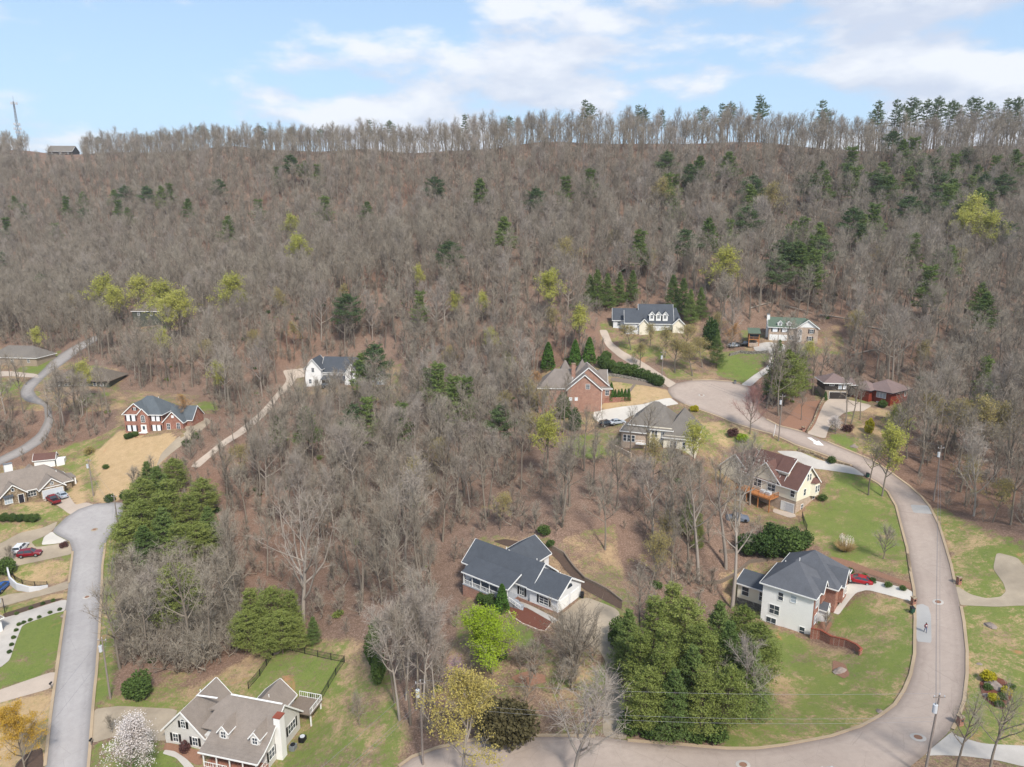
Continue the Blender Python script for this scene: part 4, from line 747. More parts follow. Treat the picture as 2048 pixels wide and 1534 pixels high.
# 11 green roofed house and gazebo
e=house('green','green_roof_house','pale brick two storey house with green roof and white chimney')
wing(e,0,15.2,0,7.6,-.8,4.75,7.4,'x','gh',M['brick3'],M['roof_green'],oh=.4); wing(e,8.7,15.4,-.5,4,-.8,4.75,7.3,'y','gh',M['brick3'],M['roof_green'],oh=.35,hipw=.01)
MB().add([(9.3,-.53,4.85),(14.8,-.53,4.85),(12.05,-.53,6.95)],[(0,1,2)]).obj('gable_siding',M['trim'],e); MB().box(8.8,10.6,-1.2,-.52,-.6,4.8).obj('entry_bay',M['brick3'],e)
window(e,'f',-1.2,9.7,2.4,1.1,1.3,2,2,arch=True); door(e,'f',-1.2,9.7,.0,1.1,2.1,gl='glass')
for x in (2.0,5.0): window(e,'f',0,x,3.0,1.4,1.1,1,1,glass='white_blind',shut='shutter')
for x in (1.7,4.6): door(e,'f',0,x,-.2,2.5,2.1,name='garage_door')
window(e,'f',-.5,13.3,3.0,.9,1.2,2,2,shut='shutter'); window(e,'f',-.5,13.0,.5,.9,1.3,2,2,shut='shutter'); window(e,'f',0,7.4,.5,.9,1.3,2,2,shut='shutter')
for x in (3.4,6.2): wing(e,x-.7,x+.7,.3,3,4.6,6.0,6.7,'y','gh',M['trim'],M['roof_green'],oh=.2,hipw=.01,t=.1); window(e,'f',.3,x,5.1,.6,.8,2,2)
chimney(e,-.75,.2,2.6,3.9,-.5,8.3,'trim','metal')
e=tag(empty('gazebo',G(1506,690),R(-12)),'open timber pavilion with green roof beside the green-roofed house','pavilion')
for x,y in ((0,0),(3.2,0),(0,3),(3.2,3)): post(e,x-1.6,y-1.5,-.3,4.4,.22,'deck')
MB().box(-1.7,1.7,-1.6,1.6,2.0,2.2).obj('floor',M['deck'],e); MB().box(-1.5,1.5,-1.3,1.4,2.3,3.9).obj('screen',M['glass'],e); MB().box(-1.7,1.7,-1.6,1.6,-.3,.8).obj('base',M['brick3'],e)
MB().slab([(-2,-2,4.3),(2,-2,4.3),(2,1.9,5.6),(-2,1.9,5.6)],.15).obj('roof',M['roof_green'],e); rail(e,[(-1.65,-1.55,2.2),(1.65,-1.55,2.2)],.8,'deck')
# 12 slate roofed house at the top
e=house('slate','slate_roof_house','long white house with slate roofs and three white dormers against the hill forest')
wing(e,.2,9.5,-.5,6,-2,2.9,6.4,'x','gh',M['sid_white'],M['roof_slate'],oh=.4,hipw=.01); wing(e,4.2,9.4,-4.5,2,-2,2.6,6.2,'x','gh',M['sid_white'],M['roof_slate'],oh=.4,hipw=.01)
wing(e,9.2,20.5,-3.0,7.8,-2,2.2,8.0,'x','gg',M['sid_white'],M['roof_slate'],oh=.4); wing(e,18.5,23.6,-2.6,7,-2,2.2,6.8,'x','hh',M['sid_white'],M['roof_slate'],oh=.4,hipw=1.5)
for x in (13.3,15.6,17.9): wing(e,x-.85,x+.85,-2.7,2.0,2.8,5.0,6.0,'y','gh',M['trim'],M['roof_slate'],oh=.25,hipw=.01,t=.1); window(e,'f',-2.7,x,3.6,.8,1.2,2,2)
wing(e,9.0,12.2,-5.2,0,-2,2.0,3.7,'y','gh',M['sid_cream'],M['roof_slate'],oh=.4,hipw=.01); wing(e,20.4,24.2,-5.0,0,-2,2.2,4.0,'y','gh',M['sid_cream'],M['roof_slate'],oh=.4,hipw=.01)
window(e,'l',.2,2.7,3.0,.8,1.3); window(e,'l',4.2,-1.2,3.0,.8,1.2); window(e,'f',-.5,2.2,.6,1,1.4)
# 13 white house hidden among trees
e=house('hidden','farmhouse','white gabled house half hidden by bare trees at the end of the steep driveway')
wing(e,0,6,-1.5,6,-2,6.5,10,'y','gg',M['sid_bright'],M['roof_slate'],oh=.4); wing(e,5.6,18,.5,8.5,-2,5.2,9.8,'x','gg',M['sid_bright'],M['roof_slate'],oh=.4); wing(e,15,20,-2,7,-2,5.0,8.6,'y','gh',M['sid_bright'],M['roof_slate'],oh=.4,hipw=.01)
wing(e,22.5,29,-.5,5.5,-2,3.2,6.0,'y','gg',M['sid_bright'],M['roof_slate'],oh=.35); MB().slab([(5.8,-2.2,2.6),(15.2,-2.2,2.6),(15.2,.6,3.8),(5.8,.6,3.8)],.15).obj('porch_roof',M['roof_slate'],e)
for i in range(4): post(e,6.2+i*2.9,-2.0,-1.8,2.6,.2)
for x,h in ((1.8,1),(4.2,1),(3,5.2)): window(e,'f',-1.5,x,h,.9,1.5)
for x in (8,10.5,13): window(e,'f',.5,x,3.6,.8,1.2); window(e,'f',.5,x,.3,.9,1.6)
window(e,'f',-2,17.5,1,1.4,1.6); window(e,'f',-2,17.5,4.6,.9,1.2); door(e,'f',-.5,25.7,-.4,4.2,2.3,mat='metal_white',name='garage_door'); window(e,'f',-.5,25.7,3.4,.7,.7)
# 14 olive house, other small buildings
e=house('olive','olive_house','low olive-grey house under a wide taupe hipped roof by the woodland lane')
wing(e,0,20,0,10.5,-1.5,3.0,6.0,'x','hh',M['sid_olive'],M['roof_olive'],oh=.8,trim='timber')
for x in (2,5,6.3,7.6,10.5,15,17.5): window(e,'f',0,x,.7,.9,1.4,1,2)
MB().box(6,14,-3,-.01,-1.6,-.2).obj('patio_wall',M['stone_grey'],e)
def small_house(name,px,ang,label,w,d,ze,zr,wall,roof,ends='gg',ax='x',zb=-2,cat='house',wins=3,lift=0.0):
    g_=G(*px); e=tag(empty(name,(g_[0],g_[1],g_[2]+lift),R(ang)),label,cat); wing(e,0,w,0,d,zb-lift,ze,zr,ax,ends,M[wall],M[roof],oh=.4)
    for k in range(wins): window(e,'f',0,w*(k+.5)/wins,.9,.9,1.3,2,2)
    return e
small_house('grey_roof_house',(-22,728),-6,'house with weathered grey roof cut off by the left edge above the woodland lane',20,10,3,6.5,'sid_tan','roof_grey','hh')
small_house('woodland_house',(268,655),-4,'taupe-roofed house glimpsed between bare trees high above the brick house',17,9,3,6.4,'sid_olive','roof_olive','hh',lift=4.5)
small_house('ridge_house',(96,310),4,'dark wooden lodge with grey roof on the ridge beside the radio mast',21,13,3.5,8.5,'sid_dark','roof_grey','gg')
e=tag(empty('garden_shed',G(70,938),R(20)),'small white garden shed with brown roof behind the stone-fronted house','shed'); wing(e,0,5,0,3.6,-.5,2.6,3.9,'x','gg',M['sid_bright'],M['roof_brown'],oh=.3); MB().box(5.4,7.4,-.2,2.2,-.3,2.2).obj('lean_to',M['trim'],e)
e=tag(empty('white_house',G(-20,1262),R(-28)),'corner of a white house at the left edge beside the concrete driveway','house'); wing(e,-12,2.6,-12,1,-1,3.2,6.5,'y','hh',M['sid_bright'],M['roof_tan'],oh=.4)
# ------------------------------------------------------------------ vegetation
def m_bark(name,c,c2):
    c=hexc(c);c2=hexc(c2);t=NT(name); oi=t.N.new('ShaderNodeObjectInfo'); n=t.noise(2.0,4,.6)
    k=t.math('ADD',t.math('MULTIPLY',oi.outputs['Random'],.7),t.math('MULTIPLY',n,.3)); return t.done(t.mix(k,c,c2),.9,.1)
def m_leaf(name,c,c2,tr=.25):
    c=hexc(c);c2=hexc(c2);t=NT(name); oi=t.N.new('ShaderNodeObjectInfo'); n=t.noise(.9,3,.6); n2=t.noise(6,2,.6)
    k=t.math('ADD',t.math('MULTIPLY',oi.outputs['Random'],.35),t.math('ADD',t.math('MULTIPLY',n,.45),t.math('MULTIPLY',n2,.25)))
    col=t.mix(t.mapr(k,.25,.75),c,c2); m=t.done(col,.8,.12)
    if tr:
        tl=t.N.new('ShaderNodeBsdfTranslucent'); mx=t.N.new('ShaderNodeMixShader'); mx.inputs[0].default_value=tr; t.L.new(col,tl.inputs[0]); t.L.new(t.b.outputs[0],mx.inputs[1]); t.L.new(tl.outputs[0],mx.inputs[2]); t.L.new(mx.outputs[0],t.out.inputs[0])
    return m
M['bark']=m_bark('grey_brown_bark','#6f655a','#8e8477'); M['twig']=m_bark('grey_brown_twigs','#847a6d','#a49b8c'); M['bark_pale']=m_bark('pale_grey_bark','#91877d','#a89e93'); M['bark_dark']=m_bark('dark_pine_bark','#5f5148','#73645a')
M['twig_pink']=m_bark('pinkish_budded_twigs','#8d6a64','#a37c74')
M['pine']=m_leaf('pine_needles','#566b3b','#7d8d50'); M['pine_dark']=m_leaf('dark_pine_needles','#4b5f40','#6a7a50'); M['pine_light']=m_leaf('yellowish_pine_needles','#6d7b3e','#929a55')
M['bud_lime']=m_leaf('yellow_green_buds','#aaab56','#c2c068',.35); M['bud_tan']=m_leaf('olive_tan_buds','#9b8f5c','#b3a46b',.3); M['bud_orange']=m_leaf('orange_buds','#b08450','#c4955c',.3); M['lime']=m_leaf('fresh_lime_leaves','#86a02f','#a6bb3c',.35)
M['ever']=m_leaf('dark_evergreen_leaves','#3b512b','#61743c',.15); M['arbor']=m_leaf('arborvitae_foliage','#44622c','#608038',.15); M['blossom']=m_leaf('white_blossom','#d9cfc9','#efe8e3',.3); M['redbud']=m_leaf('purple_redbud_flowers','#9a6f96','#b187ab',.3)
M['gold']=m_leaf('golden_yellow_leaves','#a8a02c','#c9bd36',.3); M['maroon']=m_leaf('maroon_leaves','#4c3433','#6a4a46',.2); M['olive']=m_leaf('olive_brown_foliage','#544f38','#6c6444',.2); M['plume']=m_leaf('pampas_plumes','#d8ccb4','#e8dfcd',.2); M['drygrass']=m_leaf('dry_grass_blades','#b79d6e','#cbb184',.2); M['budyellow']=m_leaf('golden_orange_buds','#b8963c','#cda949',.3)
class Tree:
    def __init__(s,seed): s.r=np.random.default_rng(seed); s.V=[[],[],[]]; s.F=[[],[],[]]; s.n=[0,0,0]   # 0 trunk and limbs, 1 twigs, 2 leaves
    def tube(s,part,pts,rad,k):
        pts=np.asarray(pts,float); n=len(pts); d=np.gradient(pts,axis=0); d/=np.linalg.norm(d,axis=1)[:,None]+1e-9
        ref=np.array([1.,0,0]) if abs(d[0,0])<.8 else np.array([0,1.,0]); u=np.cross(d,ref); u/=np.linalg.norm(u,axis=1)[:,None]+1e-9; v=np.cross(d,u)
        a=np.arange(k)*2*math.pi/k; V=pts[:,None]+(u[:,None]*np.cos(a)[None,:,None]+v[:,None]*np.sin(a)[None,:,None])*np.asarray(rad)[:,None,None]
        b=s.n[part]; idx=b+np.arange(n*k).reshape(n,k); q=np.stack([idx[:-1],np.roll(idx[:-1],-1,1),np.roll(idx[1:],-1,1),idx[1:]],-1).reshape(-1,4)
        s.V[part].append(V.reshape(-1,3)); s.F[part].append(q); s.n[part]+=n*k
    def ribbons(s,part,A,B,w):
        """straight tapering strips from A to B, many at once; two triangles as a quad"""
        m=len(A); d=B-A; r=s.r.normal(size=(m,3)); u=np.cross(d,r); u/=np.linalg.norm(u,axis=1)[:,None]+1e-9; w=np.broadcast_to(w,(m,))[:,None]
        V=np.stack([A-u*w/2,A+u*w/2,B+u*w*.2,B-u*w*.2],1).reshape(-1,3); b=s.n[part]; s.V[part].append(V); s.F[part].append(b+np.arange(4*m).reshape(m,4)); s.n[part]+=4*m
    def leaves(s,C,size,flat=0.0):
        m=len(C); a=s.r.normal(size=(m,3)); a[:,2]*=(1-flat); a/=np.linalg.norm(a,axis=1)[:,None]+1e-9; r=s.r.normal(size=(m,3)); r[:,2]*=(1-flat); b_=np.cross(a,r); b_/=np.linalg.norm(b_,axis=1)[:,None]+1e-9
        ww=.42 if not flat else .17
        if flat>.5: b_=np.cross(np.tile([0,0,1.],(m,1))+s.r.normal(size=(m,3))*.4,a); b_/=np.linalg.norm(b_,axis=1)[:,None]
        sz=(size*s.r.uniform(.6,1.4,m))[:,None]; V=np.stack([C-a*sz*.5,C+b_*sz*ww,C+a*sz*.5,C-b_*sz*ww],1).reshape(-1,3); b=s.n[2]; s.V[2].append(V); s.F[2].append(b+np.arange(4*m).reshape(m,4)); s.n[2]+=4*m
    def mesh(s,name,parts,smooth=False):
        V=[];F=[];o=0;mi=[]
        for j,p in enumerate(parts):
            if not s.n[p]: continue
            v=np.concatenate(s.V[p]); f=np.concatenate(s.F[p]); V.append(v); F.append(f+o); o+=len(v); mi+= [j]*len(f)
        return npmesh(name,np.concatenate(V),[np.concatenate(F)],mi,smooth)
def branchy(t,base,d,L,r0,seg,curve,up):
    pts=[np.array(base,float)]; d=np.array(d,float); d/=np.linalg.norm(d)
    for i in range(seg):
        d=d+t.r.normal(size=3)*curve+np.array([0,0,up]); d/=np.linalg.norm(d); pts.append(pts[-1]+d*L/seg)
    return np.array(pts)
def deciduous(seed,h=18.,spread=.30,trunk=.45,nl=13,nb=5,nt=6,tw=.032,leaf=None,ln=0,ls=.2,fork=0,rad=.012,twl=1.5,vase=False,limb_k=4):
    t=Tree(seed); r=t.r; lean=r.normal(size=2)*.05
    tr=branchy(t,(0,0,-.6),(lean[0],lean[1],1),h*.86,0,9,.035,.03); n=len(tr); R0=h*rad
    t.tube(0,tr,R0*np.linspace(1.15,.18,n)**.9,6); A=[];B=[];W_=[];tips=[]
    limbs=[]
    for i in range(nl):
        f=trunk+(1-trunk)*(i+.5)/nl if not vase else .12+.3*r.random(); k=f*(n-1); a=int(k); p=tr[a]*(1-k+a)+tr[min(a+1,n-1)]*(k-a)
        az=i*2.4+r.uniform(-.5,.5); el=R(r.uniform(25,55)+(f-trunk)*40) if not vase else R(r.uniform(55,80)); L=h*spread*(1.25-.75*(f-trunk)/(1-trunk+1e-6))*r.uniform(.75,1.2) if not vase else h*r.uniform(.6,.85)
        d=(math.cos(az)*math.cos(el),math.sin(az)*math.cos(el),math.sin(el)); q=branchy(t,p,d,L,0,5,.11,.10 if not vase else -.02); rr=R0*(1-f)*.65+.05
        t.tube(0,q,np.linspace(rr,.02,6),limb_k); limbs.append((q,L))
    limbs.append((tr[-4:],h*.25))
    for q,L in limbs:
        for j in range(nb):
            f=.25+.72*(j+r.random()*.8)/nb; k=min(f,.999)*(len(q)-1); a=int(k); p=q[a]*(1-k+a)+q[a+1]*(k-a); ax=q[a+1]-q[a]; ax/=np.linalg.norm(ax)
            d=ax+r.normal(size=3)*.62+np.array([0,0,.25]); l=L*r.uniform(.28,.5)*(1.15-f*.5); s=branchy(t,p,d,l,0,3,.16,.08)
            t.ribbons(1,s[:-1],s[1:],np.array([tw*2.6,tw*2.0,tw*1.4])); t.ribbons(1,s[:-1],s[1:],np.array([tw*2.6,tw*2.0,tw*1.4]))
            kk=r.random(nt)*3; a=np.minimum(kk.astype(int),2); fr=(kk-a)[:,None]; P=s[a]*(1-fr)+s[a+1]*fr; D=(s[a+1]-s[a]); D/=np.linalg.norm(D,axis=1)[:,None]; D=D+r.normal(size=(nt,3))*.6+np.array([0,0,.22]); D/=np.linalg.norm(D,axis=1)[:,None]
            E=P+D*(twl*r.uniform(.5,1.25,nt))[:,None]; A.append(P);B.append(E)
            m=1; bi=r.integers(0,nt,nt*m); fr=r.uniform(.2,.9,nt*m)[:,None]; P2=P[bi]*(1-fr)+E[bi]*fr; D2=D[bi]+r.normal(size=(nt*m,3))*.7; D2/=np.linalg.norm(D2,axis=1)[:,None]; E2=P2+D2*(twl*.55*r.uniform(.4,1.2,nt*m))[:,None]; A.append(P2);B.append(E2); tips.append(E2); tips.append(E)
    A=np.concatenate(A);B=np.concatenate(B); t.ribbons(1,A,B,tw)
    if leaf:
        T=np.concatenate(tips); m=len(T); i=r.integers(0,m,ln); t.leaves(T[i]+r.normal(size=(ln,3))*.22,ls)
    return t
def pine(seed,h=18.,r0=2.6,bare=.35,whorls=16,nb=7,clump=26,ls=.42,shape='cone'):
    t=Tree(seed); r=t.r; tr=branchy(t,(0,0,-.6),(0,0,1),h,0,8,.012,.05); n=len(tr); t.tube(0,tr,h*.0115*np.linspace(1.1,.12,n),6); A=[];B=[];C=[]
    for i in range(whorls):
        f=bare+(1-bare)*(i+.3*r.random())/whorls; k=min(f,.998)*(n-1); a=int(k); p=tr[a]*(1-k+a)+tr[a+1]*(k-a); g=(f-bare)/(1-bare)
        w=(1-g)**.75 if shape=='cone' else (math.sin(math.pi*min(1,(g*.85+.22)))**.7 if shape=='round' else (1-g*.55)*(.55+.45*r.random()))
        for j in range(nb):
            az=i*1.9+j*2*math.pi/nb+r.uniform(-.35,.35); L=r0*w*r.uniform(.6,1.25)+.25; el=R(r.uniform(-8,28)+g*30); d=np.array([math.cos(az)*math.cos(el),math.sin(az)*math.cos(el),math.sin(el)]); e=p+d*L
            A.append(p);B.append(e); m=max(4,int(clump*(.35+L/r0))); u=r.uniform(.35,1.08,m)**.8; side=np.cross(d,[0,0,1]); C.append(p+d*L*u[:,None]+side*(r.normal(size=m)*L*.20*u)[:,None]+r.normal(size=(m,3))*np.array([.14,.14,.16])*(.5+L*.25))
    t.ribbons(1,np.array(A),np.array(B),.07); C.append(tr[-1]+r.normal(size=(14,3))*np.array([.2,.2,.4])); t.leaves(np.concatenate(C),ls,.35); return t
def bush(seed,rx=1.,rz=1.,n=900,ls=.16,lob=6,shell=.55,cone=False):
    """dense shrub of unit radius: leaves on the skin of several overlapping lobes round dark stems"""
    t=Tree(seed); r=t.r; C=[]
    if cone:
        z=r.random(n)**.8*2.0*rz; a=r.random(n)*6.283; rad=rx*np.minimum(1,(1-z/(2.02*rz))**.62)*(.78+.25*r.random(n)); C.append(np.stack([rad*np.cos(a),rad*np.sin(a),z],1))
    else:
        for i in range(lob):
            c=np.array([r.uniform(-.45,.45)*rx,r.uniform(-.45,.45)*rx,r.uniform(.45,.95)*rz]) if i else np.array([0,0,.7*rz]); q=r.uniform(.45,.68)*rx if i else .72*rx; m=n//lob
            v=r.normal(size=(m,3)); v/=np.linalg.norm(v,axis=1)[:,None]; v*=(q*(r.uniform(shell,1.0,m)))[:,None]; v[:,2]*=rz/rx; v=v+c; C.append(v[v[:,2]>.02])
    for i in range(7): a=r.random()*6.28; t.tube(0,[(0,0,-.3),(math.cos(a)*.2*rx,math.sin(a)*.2*rx,.5*rz),(math.cos(a)*.45*rx,math.sin(a)*.45*rx,1.1*rz)],[.05,.035,.012],3)
    t.leaves(np.concatenate(C),ls); return t
FOOT={'grey':(-23,1.5,-4,14.5),'white':(-16,4,-1,16),'cream':(-4,11,-2,23),'cape':(-1,20,-4,13),'brick':(-1,20,-4,11),'ranch':(-15,10,-2,17),'gabled':(-19,4,-2,15),'stone':(-1,20,-2,13),'cabin':(-4,11,-2,12),'dark':(-2,10,-2,9),'green':(-2,17,-2,9),'slate':(-1,26,-7,9),'hidden':(-1,30,-3,10),'olive':(-2,22,-4,12)}
FOOTP=[np.array([HP(k,x,y,0)[:2] for x,y in ((a,c),(b,c),(b,d),(a,d))]) for k,(a,b,c,d) in FOOT.items()]
NOFOREST=FOOTP+[P for _,_,_,P in lawnW]+[P for _,_,P in roadW]+[P for _,_,P in driveW if len(P)]+clearW
def place(proto,name,px,py,h,label,cat='tree',group=None,rz=None,xy=None,sq=1.0):
    """a copy of a prototype (meshes per part, built height) standing where the photo shows its foot"""
    p=np.array([xy[0],xy[1],H(*xy)]) if xy is not None else G(px,py); e=tag(empty(name,(p[0],p[1],p[2]),random.random()*6.28 if rz is None else rz),label,cat,group)
    k=h/proto['h']; e.scale=(k*sq,k*sq,k)
    for pn,me in proto['parts']: link(pn,me,parent=e)
    return e
def proto(t,h,mats,name,leafname='crown'):
    parts=[]
    if t.n[0]: me=t.mesh(name+'_trunk',[0],True); me.materials.append(mats[0]); parts.append(('trunk',me))
    me=t.mesh(name+'_crown',[1,2]) if t.n[1] else t.mesh(name+'_crown',[2])
    if t.n[1]: me.materials.append(mats[1]); 
    if len(mats)>2 and mats[2] is not None: me.materials.append(mats[2])
    parts.append((leafname,me)); return {'h':h,'parts':parts}
bareP=[proto(deciduous(100+i,18.,[.22,.27,.20,.29,.24,.18][i],[.48,.42,.55,.40,.50,.58][i],[13,15,11,15,12,11][i]),18.,(M['bark'],M['twig']),'bare_tree') for i in range(6)]
paleP=[proto(deciduous(120+i,18.,[.34,.40,.30][i],[.32,.28,.45][i],15,7,10,.035),18.,(M['bark_pale'],M['bark_pale']),'pale_bare_tree') for i in range(3)]
def budP(seed,mat,n=5200,ls=.24,sp=.30,trunk=.4,bark='bark'): return proto(deciduous(seed,15.,sp,trunk,13,6,7,.03,leaf=True,ln=n,ls=ls,twl=1.3),15.,(M[bark],M['twig'],M[mat]),'budding_tree')
limeP=[budP(200,'bud_lime'),budP(201,'bud_lime',6000,.24,.40,.35)]; tanP=[budP(210,'bud_tan',3600,.20,.33),budP(211,'bud_tan',4200,.20,.30)]
orangeP=budP(220,'bud_orange',3500,.2,.36,.3); goldP=budP(221,'budyellow',16000,.17,.42,.15); pinkP=proto(deciduous(230,12.,.38,.28,15,7,10,.035),12.,(M['bark'],M['twig_pink']),'pink_budded_tree')
blossomP=proto(deciduous(231,8.,.42,.25,15,7,9,.03,leaf=True,ln=9000,ls=.13,twl=.9),8.,(M['bark'],M['twig'],M['blossom']),'blossom_tree'); redbudP=proto(deciduous(232,6.,.35,.3,12,5,7,.03,leaf=True,ln=1100,ls=.12,twl=.8),6.,(M['bark'],M['twig'],M['redbud']),'redbud')
freshP=proto(deciduous(233,10.,.44,.12,22,8,9,.03,leaf=True,ln=24000,ls=.16,twl=1.0),10.,(M['bark'],M['twig'],M['lime']),'leafy_tree')
vaseP=proto(deciduous(240,9.,.4,.1,26,8,11,.028,vase=True,twl=.9),9.,(M['bark'],M['twig']),'vase_tree')
smallP=proto(deciduous(241,6.,.42,.3,13,6,7,.025,twl=.8),6.,(M['bark'],M['twig']),'small_bare_tree')
pineP=[proto(pine(300,18,3.4,.38,15,7,60,.48),18.,(M['bark_dark'],M['bark_dark'],M['pine']),'pine'),proto(pine(301,18,3.6,.32,15,7,60,.48,'irr'),18.,(M['bark_dark'],M['bark_dark'],M['pine']),'pine'),proto(pine(302,18,3.6,.45,11,7,70,.5,'round'),18.,(M['bark_dark'],M['bark_dark'],M['pine_dark']),'pine')]
pineL=[proto(pine(310,14,3.2,.22,17,8,80,.34,'round'),14.,(M['bark_dark'],M['bark_dark'],M['pine_light']),'pine'),proto(pine(311,14,3.0,.15,18,8,80,.34),14.,(M['bark_dark'],M['bark_dark'],M['pine']),'pine'),proto(pine(312,14,3.4,.2,15,8,80,.34,'irr'),14.,(M['bark_dark'],M['bark_dark'],M['pine_light']),'pine')]
ridgeP=[proto(pine(320,22,3.4,.62,8,6,34,.6,'round'),22.,(M['bark_dark'],M['bark_dark'],M['pine_dark']),'ridge_pine'),proto(pine(321,22,3.6,.5,9,5,34,.6,'irr'),22.,(M['bark_dark'],M['bark_dark'],M['pine_dark']),'ridge_pine')]
everP=[proto(bush(400,1,1,5200,.13,8),1.75,(M['bark_dark'],None,M['ever']),'evergreen','foliage'),proto(bush(401,1,1.5,5600,.14,9),2.5,(M['bark_dark'],None,M['ever']),'evergreen','foliage')]
for p in everP: p['parts'][-1][1].materials.clear(); p['parts'][-1][1].materials.append(M['ever'])
def bushP(seed,mat,rx=1,rz=1,n=1600,ls=.15,cone=False,lob=6):
    t=bush(seed,rx,rz,n,ls,lob,.55,cone); p=proto(t,2.0*rz if cone else 1.75*rz,(M['bark_dark'],None),'bush','foliage'); p['parts'][-1][1].materials.clear(); p['parts'][-1][1].materials.append(M[mat]); return p
arborP=bushP(410,'arbor',.48,1.0,2600,.10,True); goldB=bushP(411,'gold',1,.8,1500,.16); maroonB=bushP(412,'maroon',1,.9,1100,.16); oliveB=bushP(413,'olive',1,1.1,7000,.10,lob=9); lowB=bushP(414,'ever',1,.8,1200,.16); brownB=bushP(415,'bud_tan',1,.9,900,.13); greenB=bushP(416,'lime',1,.7,900,.14)
M['bud_straw']=m_leaf('straw_yellow_buds','#b3a55f','#cdbd72',.35)
tallP=[proto(deciduous(261+i,26.,.26,.5,11,6,8,.035,rad=.0145,twl=1.4,limb_k=5),26.,(M['bark_pale'],M['twig']),'tall_bare_tree') for i in range(2)]
giantP=proto(deciduous(260,22.,.52,.22,15,6,7,.045,rad=.017,twl=1.3,limb_k=5),22.,(M['bark_pale'],M['bark_pale']),'giant_bare_tree')
ridgeB=[proto(deciduous(270+i,22.,.15,.50,9,3,5,.045,twl=1.5,limb_k=3,rad=.009),22.,(M['bark'],M['twig']),'slender_tree') for i in range(4)]
# ---- trees one can point at, foot at (px,py)
def T(P,name,px,py,h,label,cat='tree',group=None,sq=1.0,**k): return place(P,name,px,py,h,label,cat,group,sq=sq,**k)
T(freshP,'leafy_tree',986,1348,10.5,'bright lime green leafy tree in front of the slate-roofed ranch house',sq=1.28)
T(arborP,'arborvitae',1004,1222,5.2,'tall narrow evergreen standing beside the porch of the ranch house','shrub',sq=1.15)
for i,(px,py,h,lb) in enumerate(((962,1206,2.2,'round dark shrub at the left end of the ranch house porch'),(978,1212,2.5,'largest dark shrub against the ranch house porch'),(992,1218,2.0,'dark shrub tucked next to the tall narrow evergreen'))): T(everP[0],'shrub',px,py,h,lb,'shrub','porch shrubs')
T(vaseP,'vase_tree',1152,1350,10.5,'grey bare vase-shaped tree beside the concrete driveway bend',sq=1.0)
T(smallP,'small_bare_tree',1072,1352,6.0,'low wide bare tree over the edged bed left of the driveway',sq=1.1); T(smallP,'small_bare_tree',1040,1340,5.0,'low bare tree between the lime green tree and the driveway island',sq=1.1)
T(paleP[1],'bare_tree',1149,1565,16,'white-limbed spreading bare tree at the bottom centre street edge',sq=1.45); T(budP(250,'bud_straw',11000,.17,.42,.32,'bark_pale'),'budding_tree',922,1572,15.5,'tall olive-yellow budding tree at the bottom street edge',sq=1.2)
T(oliveB,'olive_tree',1018,1488,8.0,'dark round olive-brown tree between two tall bare trees at the bottom',sq=1.15)
for i,(px,py,h) in enumerate(((752,1300,8),(750,1335,8.5),(757,1365,7.5))): T(everP[1],'evergreen',px,py,h*.8,['top','middle','lowest'][i]+' of the three dense dark evergreens beside the brown lawn','shrub','dense evergreens by the lawn',sq=.62)
for i,(px,py,h) in enumerate(((800,1440,21),(822,1450,22),(845,1440,20),(832,1420,19),(812,1400,20),(790,1405,17),(858,1400,18),(835,1385,18),(870,1420,15))): T(bareP[2] if i%2 else paleP[2],'bare_tree',px,py,h,'slender pale bare tree in the clump above the street pole','tree','slender trees above the street pole',sq=.8)
T(redbudP,'redbud',912,1385,6,'faint purple flowering tree left of the lime green tree'); T(redbudP,'redbud',60+240,1310,4,'small purple flowering tree by the left pole woods')
for i,(px,py,h) in enumerate(((1290,1468,11),(1345,1478,11),(1400,1475,11),(1452,1468,11),(1500,1430,12),(1325,1410,13),(1395,1400,13),(1455,1395,13),(1275,1405,12),(1365,1350,14),(1430,1350,13),(1305,1345,13),(1512,1380,12),(1255,1345,11),(1340,1300,12),(1480,1340,12),(1380,1440,12),(1320,1445,12))): T(pineL[i%3],'pine_tree',px,py,h,'bushy green pine in the clump beside the lower street and the driveway','tree','pines of the clump by the lower street',sq=1.12)
for i,(px,py) in enumerate(((1275,1440),(1300,1470),(1340,1472),(1390,1478),(1430,1478),(1260,1462))): T(lowB,'undergrowth_shrub',px,py,3.0,'low evergreen shrub under the street-side pine clump','shrub','shrubs under the pine clump')
T(everP[0],'evergreen',1243,1290,5,'glossy evergreen at the edge of the pine clump beside the driveway','shrub',sq=.8)
T(paleP[0],'bare_tree',1492,1440,13,'pale bare tree inside the right edge of the pine clump')
T(tallP[0],'bare_tree',1452,1136,26,'tall thick bare trunk left of the sunroom, behind the path'); T(tallP[1],'bare_tree',1464,1217,25,'tall bare tree at the sunroom wall leaning right',rz=0.3); T(tallP[1],'bare_tree',1396,1165,26,'tall bare tree left of the two beside the sunroom'); T(paleP[1],'bare_tree',1500,1010,17,'bare tree in front of the orange deck'); T(paleP[0],'bare_tree',1478,1050,19,'bare tree beside the parked car below the deck')
T(bareP[1],'bare_tree',1210,1100,17,'bare tree in the woods right of the ranch house back wing'); T(bareP[3],'bare_tree',1345,1250,11,'bare tree at the left edge of the dug slope by the sunroom'); T(smallP,'small_bare_tree',1418,1260,4,'low twisted dark bare tree above the pine clump')
